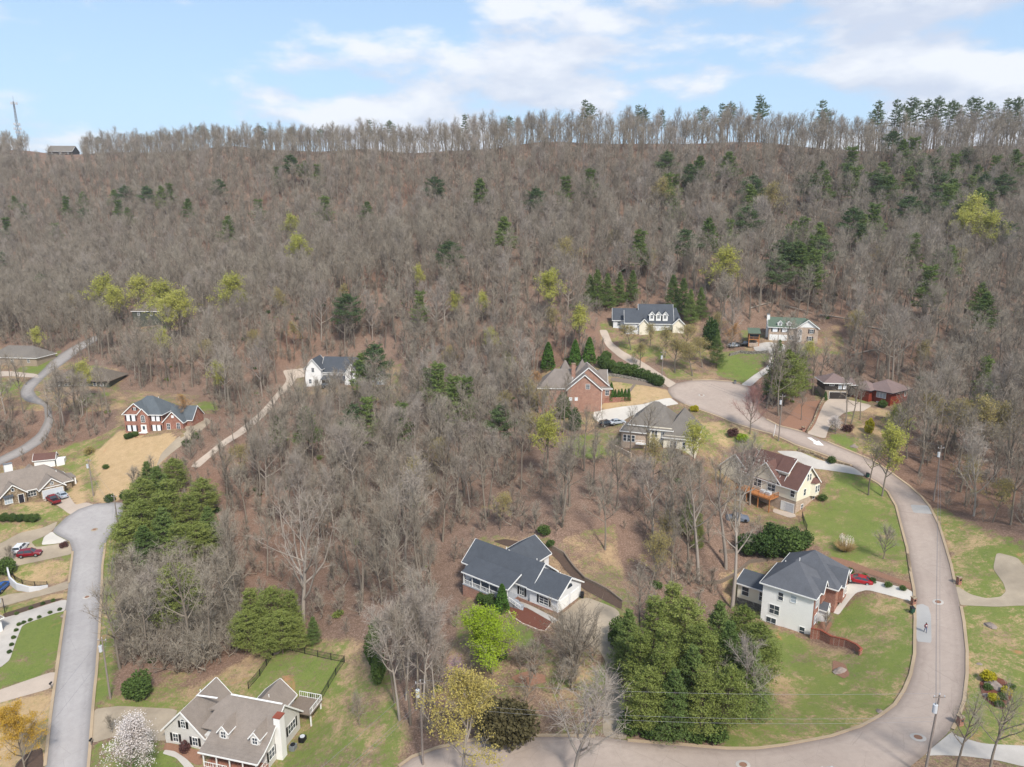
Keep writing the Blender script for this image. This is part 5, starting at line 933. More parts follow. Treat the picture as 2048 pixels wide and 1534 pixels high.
for i,(px,py,h) in enumerate(((1572,1112,6.2),(1530,1110,5.6),(1496,1108,5.2),(1598,1098,5.0),(1548,1090,5.4))): T(everP[0],'large_shrub',px,py,h,['biggest rounded evergreen below the cream house','rounded evergreen left of the biggest below the cream house','leftmost of the big evergreens below the cream house','rightmost of the big evergreens, beside the iron fence','rear one of the big evergreens below the cream house'][i],'shrub','big evergreens below the cream house',sq=.95)
T(pineL[1],'evergreen',1372,1075,11,'dark evergreen tree among the woods left of the parked car',sq=.7); T(pineL[2],'evergreen',1395,1108,9,'dark evergreen in the woods left of the tall bare trunks',sq=.7)
T(smallP,'small_bare_tree',1766,1118,7.5,'small bare tree alone on the green lawn near the street',sq=.9); T(lowB,'clipped_shrub',1663,926,2.2,'small dark conical shrub between the street and the cream driveway','shrub',sq=.8)
T(limeP[1],'budding_tree',1764,992,16,'yellow-green tree standing over the street bend'); T(bareP[2],'bare_tree',1737,990,14,'thin bare tree at the kerb by the cream driveway'); T(limeP[0],'budding_tree',1790,905,12,'yellow-green tree on the woods side of the street bend')
T(pinkP,'pink_tree',1500,868,13,'pinkish budding tree overhanging the tan cul-de-sac',sq=.95); T(goldB,'forsythia',1389,822,2.2,'bright yellow shrub at the lower rim of the tan cul-de-sac','shrub'); T(greenB,'shrub',1485,882,2.6,'yellow-green round shrub by the bend pole','shrub'); T(maroonB,'shrub',1465,872,2.6,'dark brownish shrub left of the yellow-green round shrub','shrub')
T(limeP[1],'budding_tree',1385,945,12,'yellow-green tree right of the grey hip-roofed beige house'); T(limeP[0],'budding_tree',1088,955,16,'tall yellow-green tree in front of the gabled brick house'); T(orangeP,'orange_tree',1072,812,11,'rust orange budding tree at the left corner of the gabled brick house',sq=1.1); T(bareP[4],'bare_tree',1186,925,15,'bare grey-green tree in front of the white curved driveway'); T(bareP[1],'bare_tree',1290,925,16,'bare tree before the stone terrace of the beige house'); T(bareP[0],'bare_tree',1260,905,13,'bare tree at the left front of the beige house')
T(everP[1],'evergreen',1126,838,8,'dark evergreen against the brick gable wall',sq=.7); T(everP[1],'evergreen',1148,862,7,'dark evergreen below the brick gable wall beside the drive',sq=.7); T(arborP,'cedar',1096,738,9,'dark conical evergreen behind the left wing of the gabled brick house','tree',sq=1.2)
T(arborP,'cedar',1150,728,8,'conical evergreen behind the brick chimney','tree',sq=1.2); T(arborP,'cedar',1178,726,8.5,'conical evergreen behind the pointed roofs','tree',sq=1.2)
for i,(px,h) in enumerate(((1207,2.6),(1214,2.8),(1222,4.6),(1230,2.9),(1237,2.9),(1243,3.1),(1250,3.0),(1257,3.1))): T(arborP,'conical_evergreen',px,801,h*1.15,'tallest clipped conical evergreen in the row by the brick house' if i==2 else 'clipped conical evergreen in the row along the low brick wall','shrub','row of clipped conical evergreens',sq=.9)
for i,(px,py) in enumerate(((1206,735),(1218,742),(1232,748),(1248,750),(1263,753),(1278,757),(1294,762),(1308,768),(1318,772),(1213,722))): T(everP[0],'hedge_shrub',px,py,4.6 if i<5 else 3.8,'dark evergreen of the ragged hedge above the grey stone wall','shrub','hedge above the grey stone wall',sq=.9)
for i,(px,py,h) in enumerate(((1195,618,15),(1215,620,14),(1238,612,13),(1262,608,13),(1180,612,12),(1345,625,14),(1380,650,13),(1362,632,14),(1400,640,12))): T(pineL[1],'pine_tree',px,py,h,'dark green pine at the forest edge behind the slate-roofed house','tree','pines behind the slate-roofed house')
T(everP[1],'evergreen',1422,700,12,'big dark green evergreen between the two upper houses',sq=.62); T(pineL[1],'pine_tree',1433,735,12,'dense conifer in front of the big dark evergreen'); T(orangeP,'olive_tree',1462,700,9,'orange-brown tree right of the big dark evergreen')
for i,(px,py,h) in enumerate(((1350,745,11),(1385,752,11),(1330,715,10),(1405,735,10),(1300,695,8),(1365,705,10),(1280,735,8),(1262,700,9))): T(tanP[i%2],'olive_tree',px,py,h,'spreading olive-tan tree above the tan cul-de-sac','tree','olive-tan trees above the cul-de-sac',sq=1.6)
for i,(px,py,h) in enumerate(((1568,812,17),(1545,800,14),(1595,795,14))): T(pineL[i%3],'pine_tree',px,py,h,['tallest pine between the cul-de-sac and the dark house','pine left of the tallest by the cul-de-sac','pine right of the tallest by the cul-de-sac'][i],sq=1.15)
T(pineP[0],'pine_tree',1553,740,10,'thin conifer in the driveway of the green-roofed house'); T(limeP[0],'budding_tree',1612,745,10,'yellow-green tree behind the cul-de-sac pines'); 
for i,(px,py,h) in enumerate(((1625,790,14),(1640,770,15),(1690,850,15),(1702,848,14),(1720,840,12),(1602,840,9))): T(bareP[i%5],'bare_tree',px,py,h,['bare tree left of the dark wooden house','taller bare tree behind the dark wooden house corner','bare tree on the pink driveway in front of the dark house','second bare trunk on the pink driveway','bare tree between the dark house and the red cabin','bare tree in the dark mulch beside the pink driveway'][i])
T(blossomP,'blossom_tree',1672,868,4.2,'low pale blossoming tree beside the pink driveway',sq=1.4); T(maroonB,'shrub',1695,862,2.2,'maroon shrub behind the pale blossoming tree','shrub'); T(goldB,'column_shrub',1738,866,5,'yellow-green columnar shrub in the red cabin garden','shrub',sq=.4); T(everP[0],'shrub',1766,815,2.4,'dark green shrub at the corner of the red cabin','shrub'); T(goldB,'shrub',1786,803,3.0,'yellow shrub beside the red cabin side wall','shrub',sq=.6); T(arborP,'column_evergreen',1783,865,6,'dark columnar evergreen in front of the red cabin','shrub'); T(arborP,'column_evergreen',1650,800,2.6,'small dark evergreen at the dark house garage','shrub')
T(bareP[1],'bare_tree',1815,885,20,'pale bare tree at the wood edge right of the red cabin'); T(pineP[1],'pine_tree',1960,840,17,'dark pine high in the woods at the right side')
for i,(px,py,h) in enumerate(((1955,930,16),(1895,905,14),(1990,925,14),(1860,880,13),(1930,1010,11),(1985,1045,10))): T(tanP[i%2],'budding_tree',px,py,h,'olive-yellow budding tree in the woods right of the street bend','tree','budding trees right of the street bend')
for i,(px,py,lb) in enumerate(((1977,1362,'golden yellow shrub at the top of the round boulder bed'),(1985,1400,'yellow-green shrub at the bottom of the round boulder bed'),(2012,1388,'yellow-green shrub at the right of the round boulder bed'))): T(goldB,'garden_shrub',px,py,1.9 if i==0 else 1.3,lb,'shrub')
for i,(px,py,lb) in enumerate(((1974,1378,'dark shrub left of the big boulder'),(1998,1412,'low green shrub at the bottom rim of the round bed'),(2006,1398,'small dark shrub between the two yellow-green ones'),(2020,1378,'brownish shrub at the right rim of the round bed'))): T(lowB,'garden_shrub',px,py,1.1,lb,'shrub')
for i,(px,py,h) in enumerate(((1908,1560,13),(1975,1560,14),(2060,1570,13))): T(bareP[i],'bare_tree',px,py,h,['bare tree at the bottom beside the leaning utility pole','middle bare tree of the bottom right corner','bare tree cut off at the bottom right corner'][i])
# left side
for i,(px,py,h) in enumerate(((290,1035,11),(322,1010,11),(345,1060,13),(292,1100,13),(335,1120,13),(385,1080,12),(262,1130,12),(300,1150,12),(365,1150,12),(410,1035,11),(420,1100,11),(270,1065,11),(352,985,10),(300,985,9),(330,1090,13),(400,1130,11))): T(pineL[i%3],'pine_tree',px,py,h,'green pine in the grove right of the grey left cul-de-sac','tree','pines of the grove by the left cul-de-sac',sq=1.45)
T(pineL[0],'pine_tree',356,1262,15,'flat-topped pine standing in the brush right of the left street',sq=1.25); T(everP[0],'evergreen_shrub',281,1394,4.6,'dark rounded evergreen alone at the brush edge above the bottom driveway','shrub')
for i,(px,py,h) in enumerate(((500,1305,9),(535,1318,8),(566,1308,9),(600,1300,6.5),(628,1288,5.5),(548,1278,11),(508,1275,10),(478,1290,6),(585,1270,9))): T(pineL[(0,2,0,2,1,0,2,0,2)[i]],'cedar_tree',px,py,h,'dark green cedar in the thicket behind the fenced garden','tree','cedars behind the fenced garden',sq=1.3)
T(giantP,'bare_tree',606,1247,25,'large white-limbed bare tree standing clear in the middle woods'); T(goldP,'golden_tree',50,1540,10.5,'golden orange budding tree at the bottom left corner',sq=1.0); T(blossomP,'blossom_tree',262,1566,9,'white blossoming tree at the bottom edge beside the left house',sq=1.2)
T(smallP,'small_bare_tree',226,1466,3.5,'low twiggy bush on the bottom left driveway verge'); T(smallP,'small_bare_tree',254,1466,3.0,'lower twiggy bush right of the driveway verge bush'); T(maroonB,'shrub',368,1502,1.6,'dark maroon ball shrub in front of the taupe-roofed gable','shrub'); T(smallP,'small_bare_tree',720,1452,6,'thin bare sapling on the brown lawn',sq=.6)
for i,(px,py) in enumerate(((8,1042),(24,1042),(40,1043),(56,1043),(70,1042))): T(everP[0],'hedge_shrub',px,py,2.2,'clipped green hedge shrub in front of the stone-fronted house','shrub','hedge in front of the stone-fronted house')
T(everP[0],'shrub',12,1146,4,'dark shrub by the left edge above the white wall','shrub'); T(smallP,'small_bare_tree',18,1128,4.5,'bare bush at the left edge above the white wall'); T(maroonB,'shrub',128,1094,1.6,'small brown shrub at the driveway mouth below the cul-de-sac','shrub')
T(lowB,'shrub',375,892,2.4,'round dark shrub left of its twin beside the brick house drive','shrub'); T(lowB,'shrub',393,877,2.4,'round dark shrub right of its twin beside the brick house drive','shrub'); T(lowB,'shrub',213,937,1.6,'small dark shrub alone on the straw lawn','shrub'); T(brownB,'shrub',181,908,2.8,'brown twiggy shrub at the corner of the straw lawn','shrub'); T(lowB,'shrub',220,1003,2.4,'dark shrub at the tip of the left cul-de-sac','shrub'); T(lowB,'shrub',250,996,2.6,'dark green shrub beside the grove at the cul-de-sac','shrub')
for i,(px,py) in enumerate(((254,878),(262,876),(270,873))): T(everP[0],'hedge_shrub',px,py,1.9,'dark clipped shrub left of the brick house steps','shrub','shrubs left of the brick steps')
T(smallP,'small_bare_tree',270,985,7,'bare tree at the lower edge of the straw lawn',sq=1.1); T(orangeP,'budding_tree',372,845,9,'russet budding tree at the right end of the brick house')
for i,(px,py,h,P) in enumerate(((735,915,18,1),(708,910,16,2),(620,925,17,0),(806,912,16,1),(880,852,20,1),(910,878,19,1),(752,808,22,2),(730,812,19,0),(858,830,16,1),(1000,915,15,2),(560,915,13,0),(935,868,17,1))): T(pineP[P],'pine_tree',px,py,h,'green pine standing among the bare trees of the middle woods','tree','pines of the middle woods',sq=1.2)
for i,(px,py,h) in enumerate(((170,812,15),(80,712,11),(330,725,13),(440,800,13),(1160,705,16),(985,720,11),(965,648,12),(910,650,12),(835,600,14),(1015,770,11),(620,870,8))): T(limeP[i%2],'budding_tree',px,py,h,['yellow-green tree over the wide taupe roof by the lane','yellow-green tree above the woodland lane','yellow-green tree left of the steep driveway','pale budding tree beside the steep driveway','large yellow-green tree left of the slate-roofed house','yellow tree above the gabled brick house','yellow-green crown in the hill forest above the middle','smaller yellow-green crown left of it in the hill forest','round yellow crown high in the centre of the hill forest','yellow-green tree in woods left of the gabled brick house','small yellow-green tree below the white farmhouse'][i])
for i,(px,py,h) in enumerate(((215,655,23),(325,672,22),(362,684,21),(465,655,21),(600,565,22),(280,645,20),(1535,475,23),(1440,605,19),(1936,510,24),(1972,530,20),(1320,445,20),(1130,565,17),(590,505,20),(1100,645,18),(240,660,19),(345,690,19),(1920,520,20))): T(limeP[i%2] if i not in (6,10,11) else tanP[0],'budding_tree',px,py,h,'yellow-green budding crown rising from the bare hill forest','tree','budding trees in the hill forest',sq=1.15)
for i,(px,py,h) in enumerate(((1430,690,11),(1110,680,12),(690,640,14),(150,640,13),(560,640,13),(1230,520,13),(1755,560,13),(1905,560,13),(1625,600,12),(1700,690,12),(1840,760,12),(1000,860,12),(900,760,12),(510,720,12),(590,705,12),(410,740,12),(1300,560,12),(1060,900,11),(1460,545,12),(870,960,12),(830,1020,13),(480,975,12),(1305,985,13),(1000,1060,9),(1330,1130,11),(1300,1180,12))): T(tanP[i%2],'budding_tree',px,py,h,'dull olive budding tree scattered through the bare woods','tree','olive budding trees in the woods')
hillp=[(232,395),(245,420),(255,390),(262,430),(140,415),(175,430),(35,398),(20,450),(15,520),(330,400),(345,385),(300,395),(380,420),(55,420),(440,380),(170,395),(640,345),(585,340),(610,335),(560,350),(1500,402),(1497,425),(1350,380),(1375,365),(1395,355),(1335,400),(1610,385),(1640,395),(1575,500),(1590,520),(1600,530),(1620,515),(1640,520),(1585,470),(1605,470),(1560,515),(1630,490),(1280,510),(1365,500),(1410,485),(1455,470),(1490,460),(1350,430),(1620,560),(1550,560),(1720,470),(1735,465),(1700,470),(1750,460),(1815,520),(1880,530),(1890,540),(1895,420),(1810,440),(1770,400),(1730,385),(1745,395),(1760,375),(1700,385),(1330,340),(1455,350),(1700,345),(1695,360),(1640,360),(1130,395),(1070,420),(960,400),(1180,380),(870,390),(735,430),(650,430),(900,520),(1010,480),(840,620),(700,640),(1950,610),(1850,600),(2000,480),(1960,650),(120,450),(90,560),(460,460),(520,420)]
hillp+=[(1780+int(a),int(b)) for a,b in ((0,300),(20,330),(45,315),(70,345),(95,320),(120,350),(145,330),(170,360),(60,380),(90,395),(120,400),(150,395),(180,380),(30,370),(200,350),(215,390),(240,350),(110,430),(140,440),(165,430),(190,420),(85,430))]
HZ=[('at the left end of the hill',60,450),('on the upper left hill slope',260,410),('near the crest left of centre',600,350),('in the middle of the hill forest',900,500),('high on the hill above the gabled brick house',1100,400),('on the hill above the slate-roofed house',1320,420),
 ('in the pine cluster above the green-roofed house',1600,510),('near the crest above the green-roofed house',1620,380),('on the hill between the pine cluster and the right edge',1780,470),('in the dark pine stand at the right end of the crest',1920,380),('at the right end of the hill above the budding trees',1950,600)]
def hill_label(px,py):
    z=min(HZ,key=lambda q:math.hypot(q[1]-px,(q[2]-py)*1.5))[0]; return 'dark pine '+z,'tree','dark pines '+z
for i,(px,py) in enumerate(hillp): T(pineP[i%3],'pine_tree',px,py+(38 if py<450 else 48),random.uniform(16,22),*hill_label(px,py),sq=random.uniform(1.2,1.6))
# ridge pines with high crowns against the sky
for i,(px,h) in enumerate([(395,20),(415,16),(520,19),(530,17),(585,18),(610,18),(640,17),(735,21),(782,22),(930,23),(1020,19),(1168,26),(1180,24),(1275,23),(1290,21),(1325,20),(1405,22),(1440,23),(1460,24),(1515,27),(1525,24),(1645,26),(1655,22),(1750,27),(1755,24),(1790,28),(1800,25),(1830,29),(1838,28),(1850,27),(1868,28),(1880,26),(1905,26),(1915,24),(1945,27),(1960,26),(1985,24),(2010,25),(2025,26),(2040,23),(200,15),(270,16),(300,15),(340,15)]):
    p=None
    for py in range(280,340):
        p=G(px,py)
        if p is not None: break
    T(ridgeP[i%2],'ridge_pine',px,0,h*(1.0 if px>1600 else .94),'tall flat-crowned pine standing on the ridge against the sky','tree','tall pines on the ridge',xy=(p[0],p[1]+random.uniform(0,9)),sq=1.15)
# pampas grass, mailbox level plants
def pampas():
    p=G(1690,1100); e=tag(empty('pampas_grass',p),'straw clump with white plumes alone on the green lawn','ornamental grass'); t=Tree(9); r=t.r; n=900; a=r.random(n)*6.28; R_=r.random(n)**.5; A=np.stack([np.cos(a)*R_*.8,np.sin(a)*R_*.8,np.zeros(n)],1); D=np.stack([np.cos(a)*R_*1.5,np.sin(a)*R_*1.5,np.full(n,1.3)],1)+r.normal(size=(n,3))*.25; t.ribbons(1,A,A+D,.05); t.mesh('x',[1]); link('blades',t.mesh('blades',[1]),M['drygrass'],e)
    for k in range(16):
        q=Tree(20+k); a=q.r.random()*6.28; rr=q.r.random()**.5*1.0; b=np.array([math.cos(a)*rr,math.sin(a)*rr,0]); tp=b*1.5+np.array([0,0,q.r.uniform(2.1,2.7)]); q.tube(0,[b,tp],[.02,.02],3); m=60; q.leaves(tp+q.r.normal(size=(m,3))*np.array([.09,.09,.28]),.14); link('plume',q.mesh('plume',[0,2]),M['plume'],e)
pampas()
for i,(px,py) in enumerate(((38,1251),(33,1262),(28,1277),(24,1291),(19,1306),(47,1247),(60,1242),(79,1236),(101,1227),(119,1221),(86,1209),(62,1218),(34,1229),(106,1203))): T(lowB,'edging_shrub',px,py,.75,'tiny dark shrub in the row along the left concrete driveway','shrub','tiny shrubs along the left concrete driveway')
for i,(px,py,h,lb) in enumerate(((1100,1092,1.6,'green shrub at the start of the dark strip behind the ranch house'),(1090,1068,2.4,'green shrub in the woods above the back wing'),(1645,1000,1.8,'round green shrub at the right corner of the cream house'),(1744,1165,1.2,'low hedge shrub along the drive above the red coupe'),(1775,1173,1.2,'low hedge shrub right of the one above the red coupe'),(1728,1158,1.3,'low hedge shrub directly behind the red coupe'),(1700,1146,1.3,'low hedge shrub near the pale teal car'),(1806,1180,1.1,'end shrub of the low row at the street'))): T(lowB,'shrub',px,py,h,lb,'shrub')
T(smallP,'small_bare_tree',1682,1182,3.6,'pruned bare crepe myrtle beside the white walk'); T(smallP,'small_bare_tree',1650,1262,3.6,'pruned bare crepe myrtle in front of the brick wall of the tall white house')
for i,(px,py,h) in enumerate(((1118,872,13),(1088,862,12),(1150,880,12),(1060,850,13),(1040,840,12))): T(tanP[0] if i%2 else bareP[i%6],'tree_by_brick_house',px,py,h,['bare tree directly below the brick gable','olive budding tree left of the brick gable','bare tree at the right below the brick gable','olive budding tree in front of the left brick wing','bare tree at the far left corner of the brick wing'][i])
for i,(px,py,h) in enumerate(((632,838,13),(668,836,14),(702,840,13),(742,836,13),(605,845,12),(768,838,12),(118,822,14),(150,832,15),(205,815,14),(95,835,13),(22,772,13),(2,780,14),(52,770,11),(262,708,16),(290,702,15),(240,700,15))): T(bareP[i%6],'bare_tree',px,py,h,'bare tree screening the '+('white farmhouse' if i<6 else 'wide taupe roof by the lane' if i<10 else 'grey roof at the left edge' if i<13 else 'house high above the brick house'),'tree','bare trees screening the '+('farmhouse' if i<6 else 'taupe roof' if i<10 else 'grey roof' if i<13 else 'upper left house'))
# ---- the bare woods: nearest trees singly, the rest as one mass
# ground where the photograph shows few trees between the eye and the houses
SPARSE=[(.0,[(500,1170),(720,1170),(720,1380),(500,1380)]),(.35,[(480,1080),(740,1080),(740,1180),(480,1180)]),(.3,[(380,870),(575,760),(600,830),(420,1020)]),(.0,[(55,270),(170,270),(170,345),(55,345)]),(.04,[(235,930),(440,930),(440,1240),(235,1240)]),(.04,[(1400,900),(1660,960),(1640,1130),(1400,1130)]),(.15,[(1220,880),(1440,880),(1440,1010),(1220,1010)]),(.12,[(1380,1100),(1530,1100),(1530,1330),(1380,1330)]),(.15,[(1060,790),(1260,800),(1240,930),(1060,930)]),
 (.55,[(590,780),(830,780),(830,900),(590,900)]),(.1,[(230,860),(420,860),(420,1000),(230,1000)]),(1,[(60,780),(240,780),(240,880),(60,880)]),(1,[(-40,690),(120,690),(120,760),(-40,760)]),(.7,[(0,850),(250,850),(250,930),(0,930)]),
 (.0,[(880,1180),(1260,1180),(1260,1500),(860,1500)]),(.1,[(1180,670),(1700,670),(1700,800),(1180,780)]),(.15,[(1630,800),(1830,820),(1850,900),(1630,900)]),(.55,[(860,940),(1340,940),(1340,1180),(860,1180)]),
 (.8,[(220,1200),(480,1200),(480,1390),(220,1390)]),(.1,[(1230,1180),(1520,1180),(1520,1500),(1230,1500)]),(.0,[(700,1440),(900,1440),(900,1700),(700,1700)]),(.15,[(220,620),(380,620),(380,740),(220,740)]),(.75,[(360,760),(640,740),(560,960),(360,1000)]),(0,[(1180,600),(1420,600),(1420,700),(1180,700)]),(0,[(1480,640),(1700,640),(1700,720),(1480,720)])]
def woods():
    pts=[]; r=np.random.default_rng(11)
    # jittered grid, denser beyond the houses
    def cells(x0,x1,y0,y1,s):
        X,Y=np.meshgrid(np.arange(x0,x1,s),np.arange(y0,y1,s)); X=X+r.uniform(-.5,.5,X.shape)*s; Y=Y+r.uniform(-.5,.5,Y.shape)*s; return X.ravel(),Y.ravel()
    xa,ya=cells(-340,340,66,300,5.2); xb,yb=cells(-700,560,300,820,4.6); X=np.concatenate([xa,xb]);Y=np.concatenate([ya,yb])
    k=(np.abs(X)<Y*.80+25); X=X[k];Y=Y[k]
    rx=[-900,-620,-474,-330,-196,-87,0,74,145,283,700]; ry=[830,740,700,650,585,518,470,445,436,427,430]
    yr=np.interp(X,rx,ry); k=Y<yr+6; X=X[k];Y=Y[k]
    bad=np.zeros(len(X),bool)
    for P in NOFOREST:
        m=(X>P[:,0].min()-4)&(X<P[:,0].max()+4)&(Y>P[:,1].min()-4)&(Y<P[:,1].max()+4)&~bad
        if m.any(): bad[m]|=inpoly(X[m],Y[m],P)|(pdist(X[m],Y[m],P)<1.6)
    X=X[~bad];Y=Y[~bad]
    # nothing behind the camera's lower edge in front of the near street
    Z=hz(X,Y); dp=Y*CP-(Z-CAMZ)*SP; sx=1024+F*X/dp; sy=767+F*(-(Z-CAMZ)*CP-Y*SP)/dp; k=sy<1490; 
    for pr,Q in SPARSE: k&=~(inpoly(sx,sy,np.array(Q,float))&(r.random(len(X))>pr))
    yr=np.interp(X,rx,ry); k&=~((Y>yr-18)&(r.random(len(X))>.14)); X=X[k];Y=Y[k]
    dens=fnoise(X,Y,40,5); keep=r.random(len(X))<np.clip(.80+.35*dens,.35,1); X=X[keep];Y=Y[keep]; Z=hz(X,Y)
    print('bare trees',len(X)); return X,Y,Z,r
WX,WY,WZ,wr=woods()
dep=WY*CP-(WZ-CAMZ)*SP; spx=1024+F*WX/dep; spy=767+F*(-(WZ-CAMZ)*CP-WY*SP)/dep; dist=np.hypot(WX,WY)
inview=(spx>-40)&(spx<2090)&(spy<1640)&(spy>200)
order=np.argsort(np.where(inview,dist,1e9)); near=order[:300]; rest=np.setdiff1d(np.arange(len(WX)),near)
ZONES=[('below the white-limbed tree in the left woods',560,1350),('in the brush right of the left street pole',290,1330),('beside the pine grove at the left cul-de-sac',330,1090),('above the cedars behind the fenced garden',520,1220),('left of the large white-limbed tree',510,1130),('right of the large white-limbed tree',690,1130),
 ('in the brown woods left of the ranch house',830,1180),('above the brown lawn of the cape house',720,1270),('behind the ranch house roof',960,1040),('behind the back wing of the ranch house',1110,1050),('above the ranch house driveway',1250,1130),('between the covered car and the ranch house',1350,1080),('below the beige hip-roofed house',1290,980),
 ('in the middle woods above the white-limbed tree',600,990),('in the middle of the woods behind the ranch house',880,980),('near the foot of the steep driveway',450,1010),('at the wood edge right of the street bend',1880,900),('in the woods right of the tall wood edge pole',1970,990),('at the far right wood edge above the curved driveway',2030,1050)]
hs=np.clip(wr.normal(17.3,2.8,len(WX)),10,23.5)
for i in near:
    z=min(ZONES,key=lambda q:math.hypot(q[1]-spx[i],q[2]-spy[i]))[0]; pale=wr.random()>.88; P=paleP[wr.integers(0,3)] if pale else bareP[wr.integers(0,6)]; kind_='pale grey spreading leafless tree ' if pale else ('tall ' if hs[i]>17 else 'smaller ')+'grey-brown leafless tree '
    place(P,'bare_tree',0,0,hs[i],kind_+z,'tree',kind_.strip().replace('tree','trees')+' '+z,xy=(WX[i],WY[i]))
def mass(name,label,X,Y,Z,meshes,S,seed):
    """many copies of a few shapes, drawn by one geometry-nodes object"""
    r=np.random.default_rng(seed); n=len(X); me=bpy.data.meshes.new(name); me.vertices.add(n); me.vertices.foreach_set('co',np.stack([X,Y,Z-.1],1).astype(np.float32).ravel())
    for an,dt,v in (('kind_index','INT',r.integers(0,len(meshes),n).astype(np.int32)),('turn','FLOAT',r.uniform(0,6.283,n).astype(np.float32)),('size','FLOAT',S.astype(np.float32))):
        a=me.attributes.new(an,dt,'POINT'); a.data.foreach_set('value',v)
    me.update(); o=tag(link(name,me),label,None,kind='stuff'); ng=bpy.data.node_groups.new(name,'GeometryNodeTree'); ng.interface.new_socket('Geometry',in_out='INPUT',socket_type='NodeSocketGeometry'); ng.interface.new_socket('Geometry',in_out='OUTPUT',socket_type='NodeSocketGeometry')
    N=ng.nodes;L=ng.links; gi=N.new('NodeGroupInput'); go=N.new('NodeGroupOutput'); jn=N.new('GeometryNodeJoinGeometry')
    def at(nm,ty): a=N.new('GeometryNodeInputNamedAttribute'); a.data_type=ty; a.inputs['Name'].default_value=nm; return a.outputs['Attribute']
    for k,m in enumerate(meshes):
        src=bpy.data.objects.new(name+'_form',m); oi=N.new('GeometryNodeObjectInfo'); oi.inputs['Object'].default_value=src; oi.inputs['As Instance'].default_value=True
        cp=N.new('FunctionNodeCompare'); cp.data_type='INT'; cp.operation='EQUAL'; L.new(at('kind_index','INT'),cp.inputs[2]); cp.inputs[3].default_value=k
        ip=N.new('GeometryNodeInstanceOnPoints'); L.new(gi.outputs[0],ip.inputs['Points']); L.new(cp.outputs[0],ip.inputs['Selection']); L.new(oi.outputs['Geometry'],ip.inputs['Instance'])
        cb=N.new('ShaderNodeCombineXYZ'); L.new(at('turn','FLOAT'),cb.inputs[2]); L.new(cb.outputs[0],ip.inputs['Rotation']); cs=N.new('ShaderNodeCombineXYZ'); s=at('size','FLOAT'); [L.new(s,cs.inputs[q]) for q in range(3)]; L.new(cs.outputs[0],ip.inputs['Scale'])
        L.new(ip.outputs[0],jn.inputs[0])
    L.new(jn.outputs[0],go.inputs[0]); md=o.modifiers.new('scatter','NODES'); md.node_group=ng; return o
def whole(P):
    """trunk and crown of a prototype as one mesh"""
    V=[];Fq=[];mi=[];mats=[];o=0
    for _,me in P['parts']:
        n=len(me.vertices); v=np.empty(n*3,np.float32); me.vertices.foreach_get('co',v); nf=len(me.polygons); f=np.empty(nf*4,np.int32); me.loops.foreach_get('vertex_index',f); m=np.empty(nf,np.int32); me.polygons.foreach_get('material_index',m)
        V.append(v.reshape(-1,3)); Fq.append(f.reshape(-1,4)+o); mi.append(m+len(mats)); mats+=list(me.materials); o+=n
    me=npmesh('whole_tree',np.concatenate(V),[np.concatenate(Fq)],np.concatenate(mi))
    for m in mats: me.materials.append(m)
    return me
farM=[whole(P) for P in bareP]+[whole(proto(deciduous(140+i,18.,.22,.46,11,5,6,.045,limb_k=3,twl=1.6),18.,(M['bark'],M['twig']),'far_tree')) for i in range(4)]+[whole(paleP[0])]
mass('bare_forest','grey-brown leafless forest covering the hillside',WX[rest],WY[rest],WZ[rest],farM,hs[rest]/18.,3)
# slender trees along the crest, sky between their stems
rr_=np.random.default_rng(31); n=560; Rx=rr_.uniform(-640,420,n); crest=np.interp(Rx,[-900,-620,-474,-330,-196,-87,0,74,145,283,700],[830,740,700,650,585,518,470,445,436,427,430])
Ry=crest+rr_.uniform(-12,7,n)-2; k=rr_.random(n)<np.clip(.62+.5*fnoise(Rx,Ry,9,44),.15,1); Rx,Ry=Rx[k],Ry[k]; dz=hz(Rx,Ry); dp=Ry*CP-(dz-CAMZ)*SP; sx_=1024+F*Rx/dp; k=~((sx_>60)&(sx_<165)); Rx,Ry=Rx[k],Ry[k]
mass('ridge_forest','slender leafless trees along the crest with sky between their stems',Rx,Ry,hz(Rx,Ry),[whole(P) for P in ridgeB],np.clip(rr_.normal(.82,.17,len(Rx)),.4,1.15)*np.interp(Rx,[-640,-200,0,420],[.8,.85,1.0,1.08]),8)
# undergrowth: saplings and brush
ux=np.random.default_rng(21); n=17000; Ux=ux.uniform(-300,300,n); Uy=66+ux.random(n)**.8*330; k=np.abs(Ux)<Uy*.8+20; Ux=Ux[k];Uy=Uy[k]; bad=np.zeros(len(Ux),bool)
for P in NOFOREST:
    if P is clearW[0]: continue
    m=(Ux>P[:,0].min()-2)&(Ux<P[:,0].max()+2)&(Uy>P[:,1].min()-2)&(Uy<P[:,1].max()+2)&~bad
    if m.any(): bad[m]|=inpoly(Ux[m],Uy[m],P)|(pdist(Ux[m],Uy[m],P)<1.5)
Ux=Ux[~bad];Uy=Uy[~bad]; saps=[whole(proto(deciduous(160+i,4.,.35,.2,8,4,5,.022,twl=.6,rad=.008,limb_k=3),4.,(M['bark'],M['twig']),'sapling')) for i in range(3)]
mass('brush','bare saplings and brush on the woodland floor',Ux,Uy,hz(Ux,Uy),saps,ux.uniform(.6,1.8,len(Ux)),5)
n=420; gx_=ux.choice(len(Ux),n,False); gb=bush(450,1,.8,500,.2); gm_=gb.mesh('green_brush',[2]); gm_.materials.append(M['ever']); gb2=bush(451,1,.7,380,.2); gm2=gb2.mesh('lime_brush',[2]); gm2.materials.append(M['pine_light'])
mass('green_undergrowth','scattered green undergrowth on the woodland floor',Ux[gx_],Uy[gx_],hz(Ux[gx_],Uy[gx_]),[gm_,gm2],ux.uniform(.5,1.5,n),6)
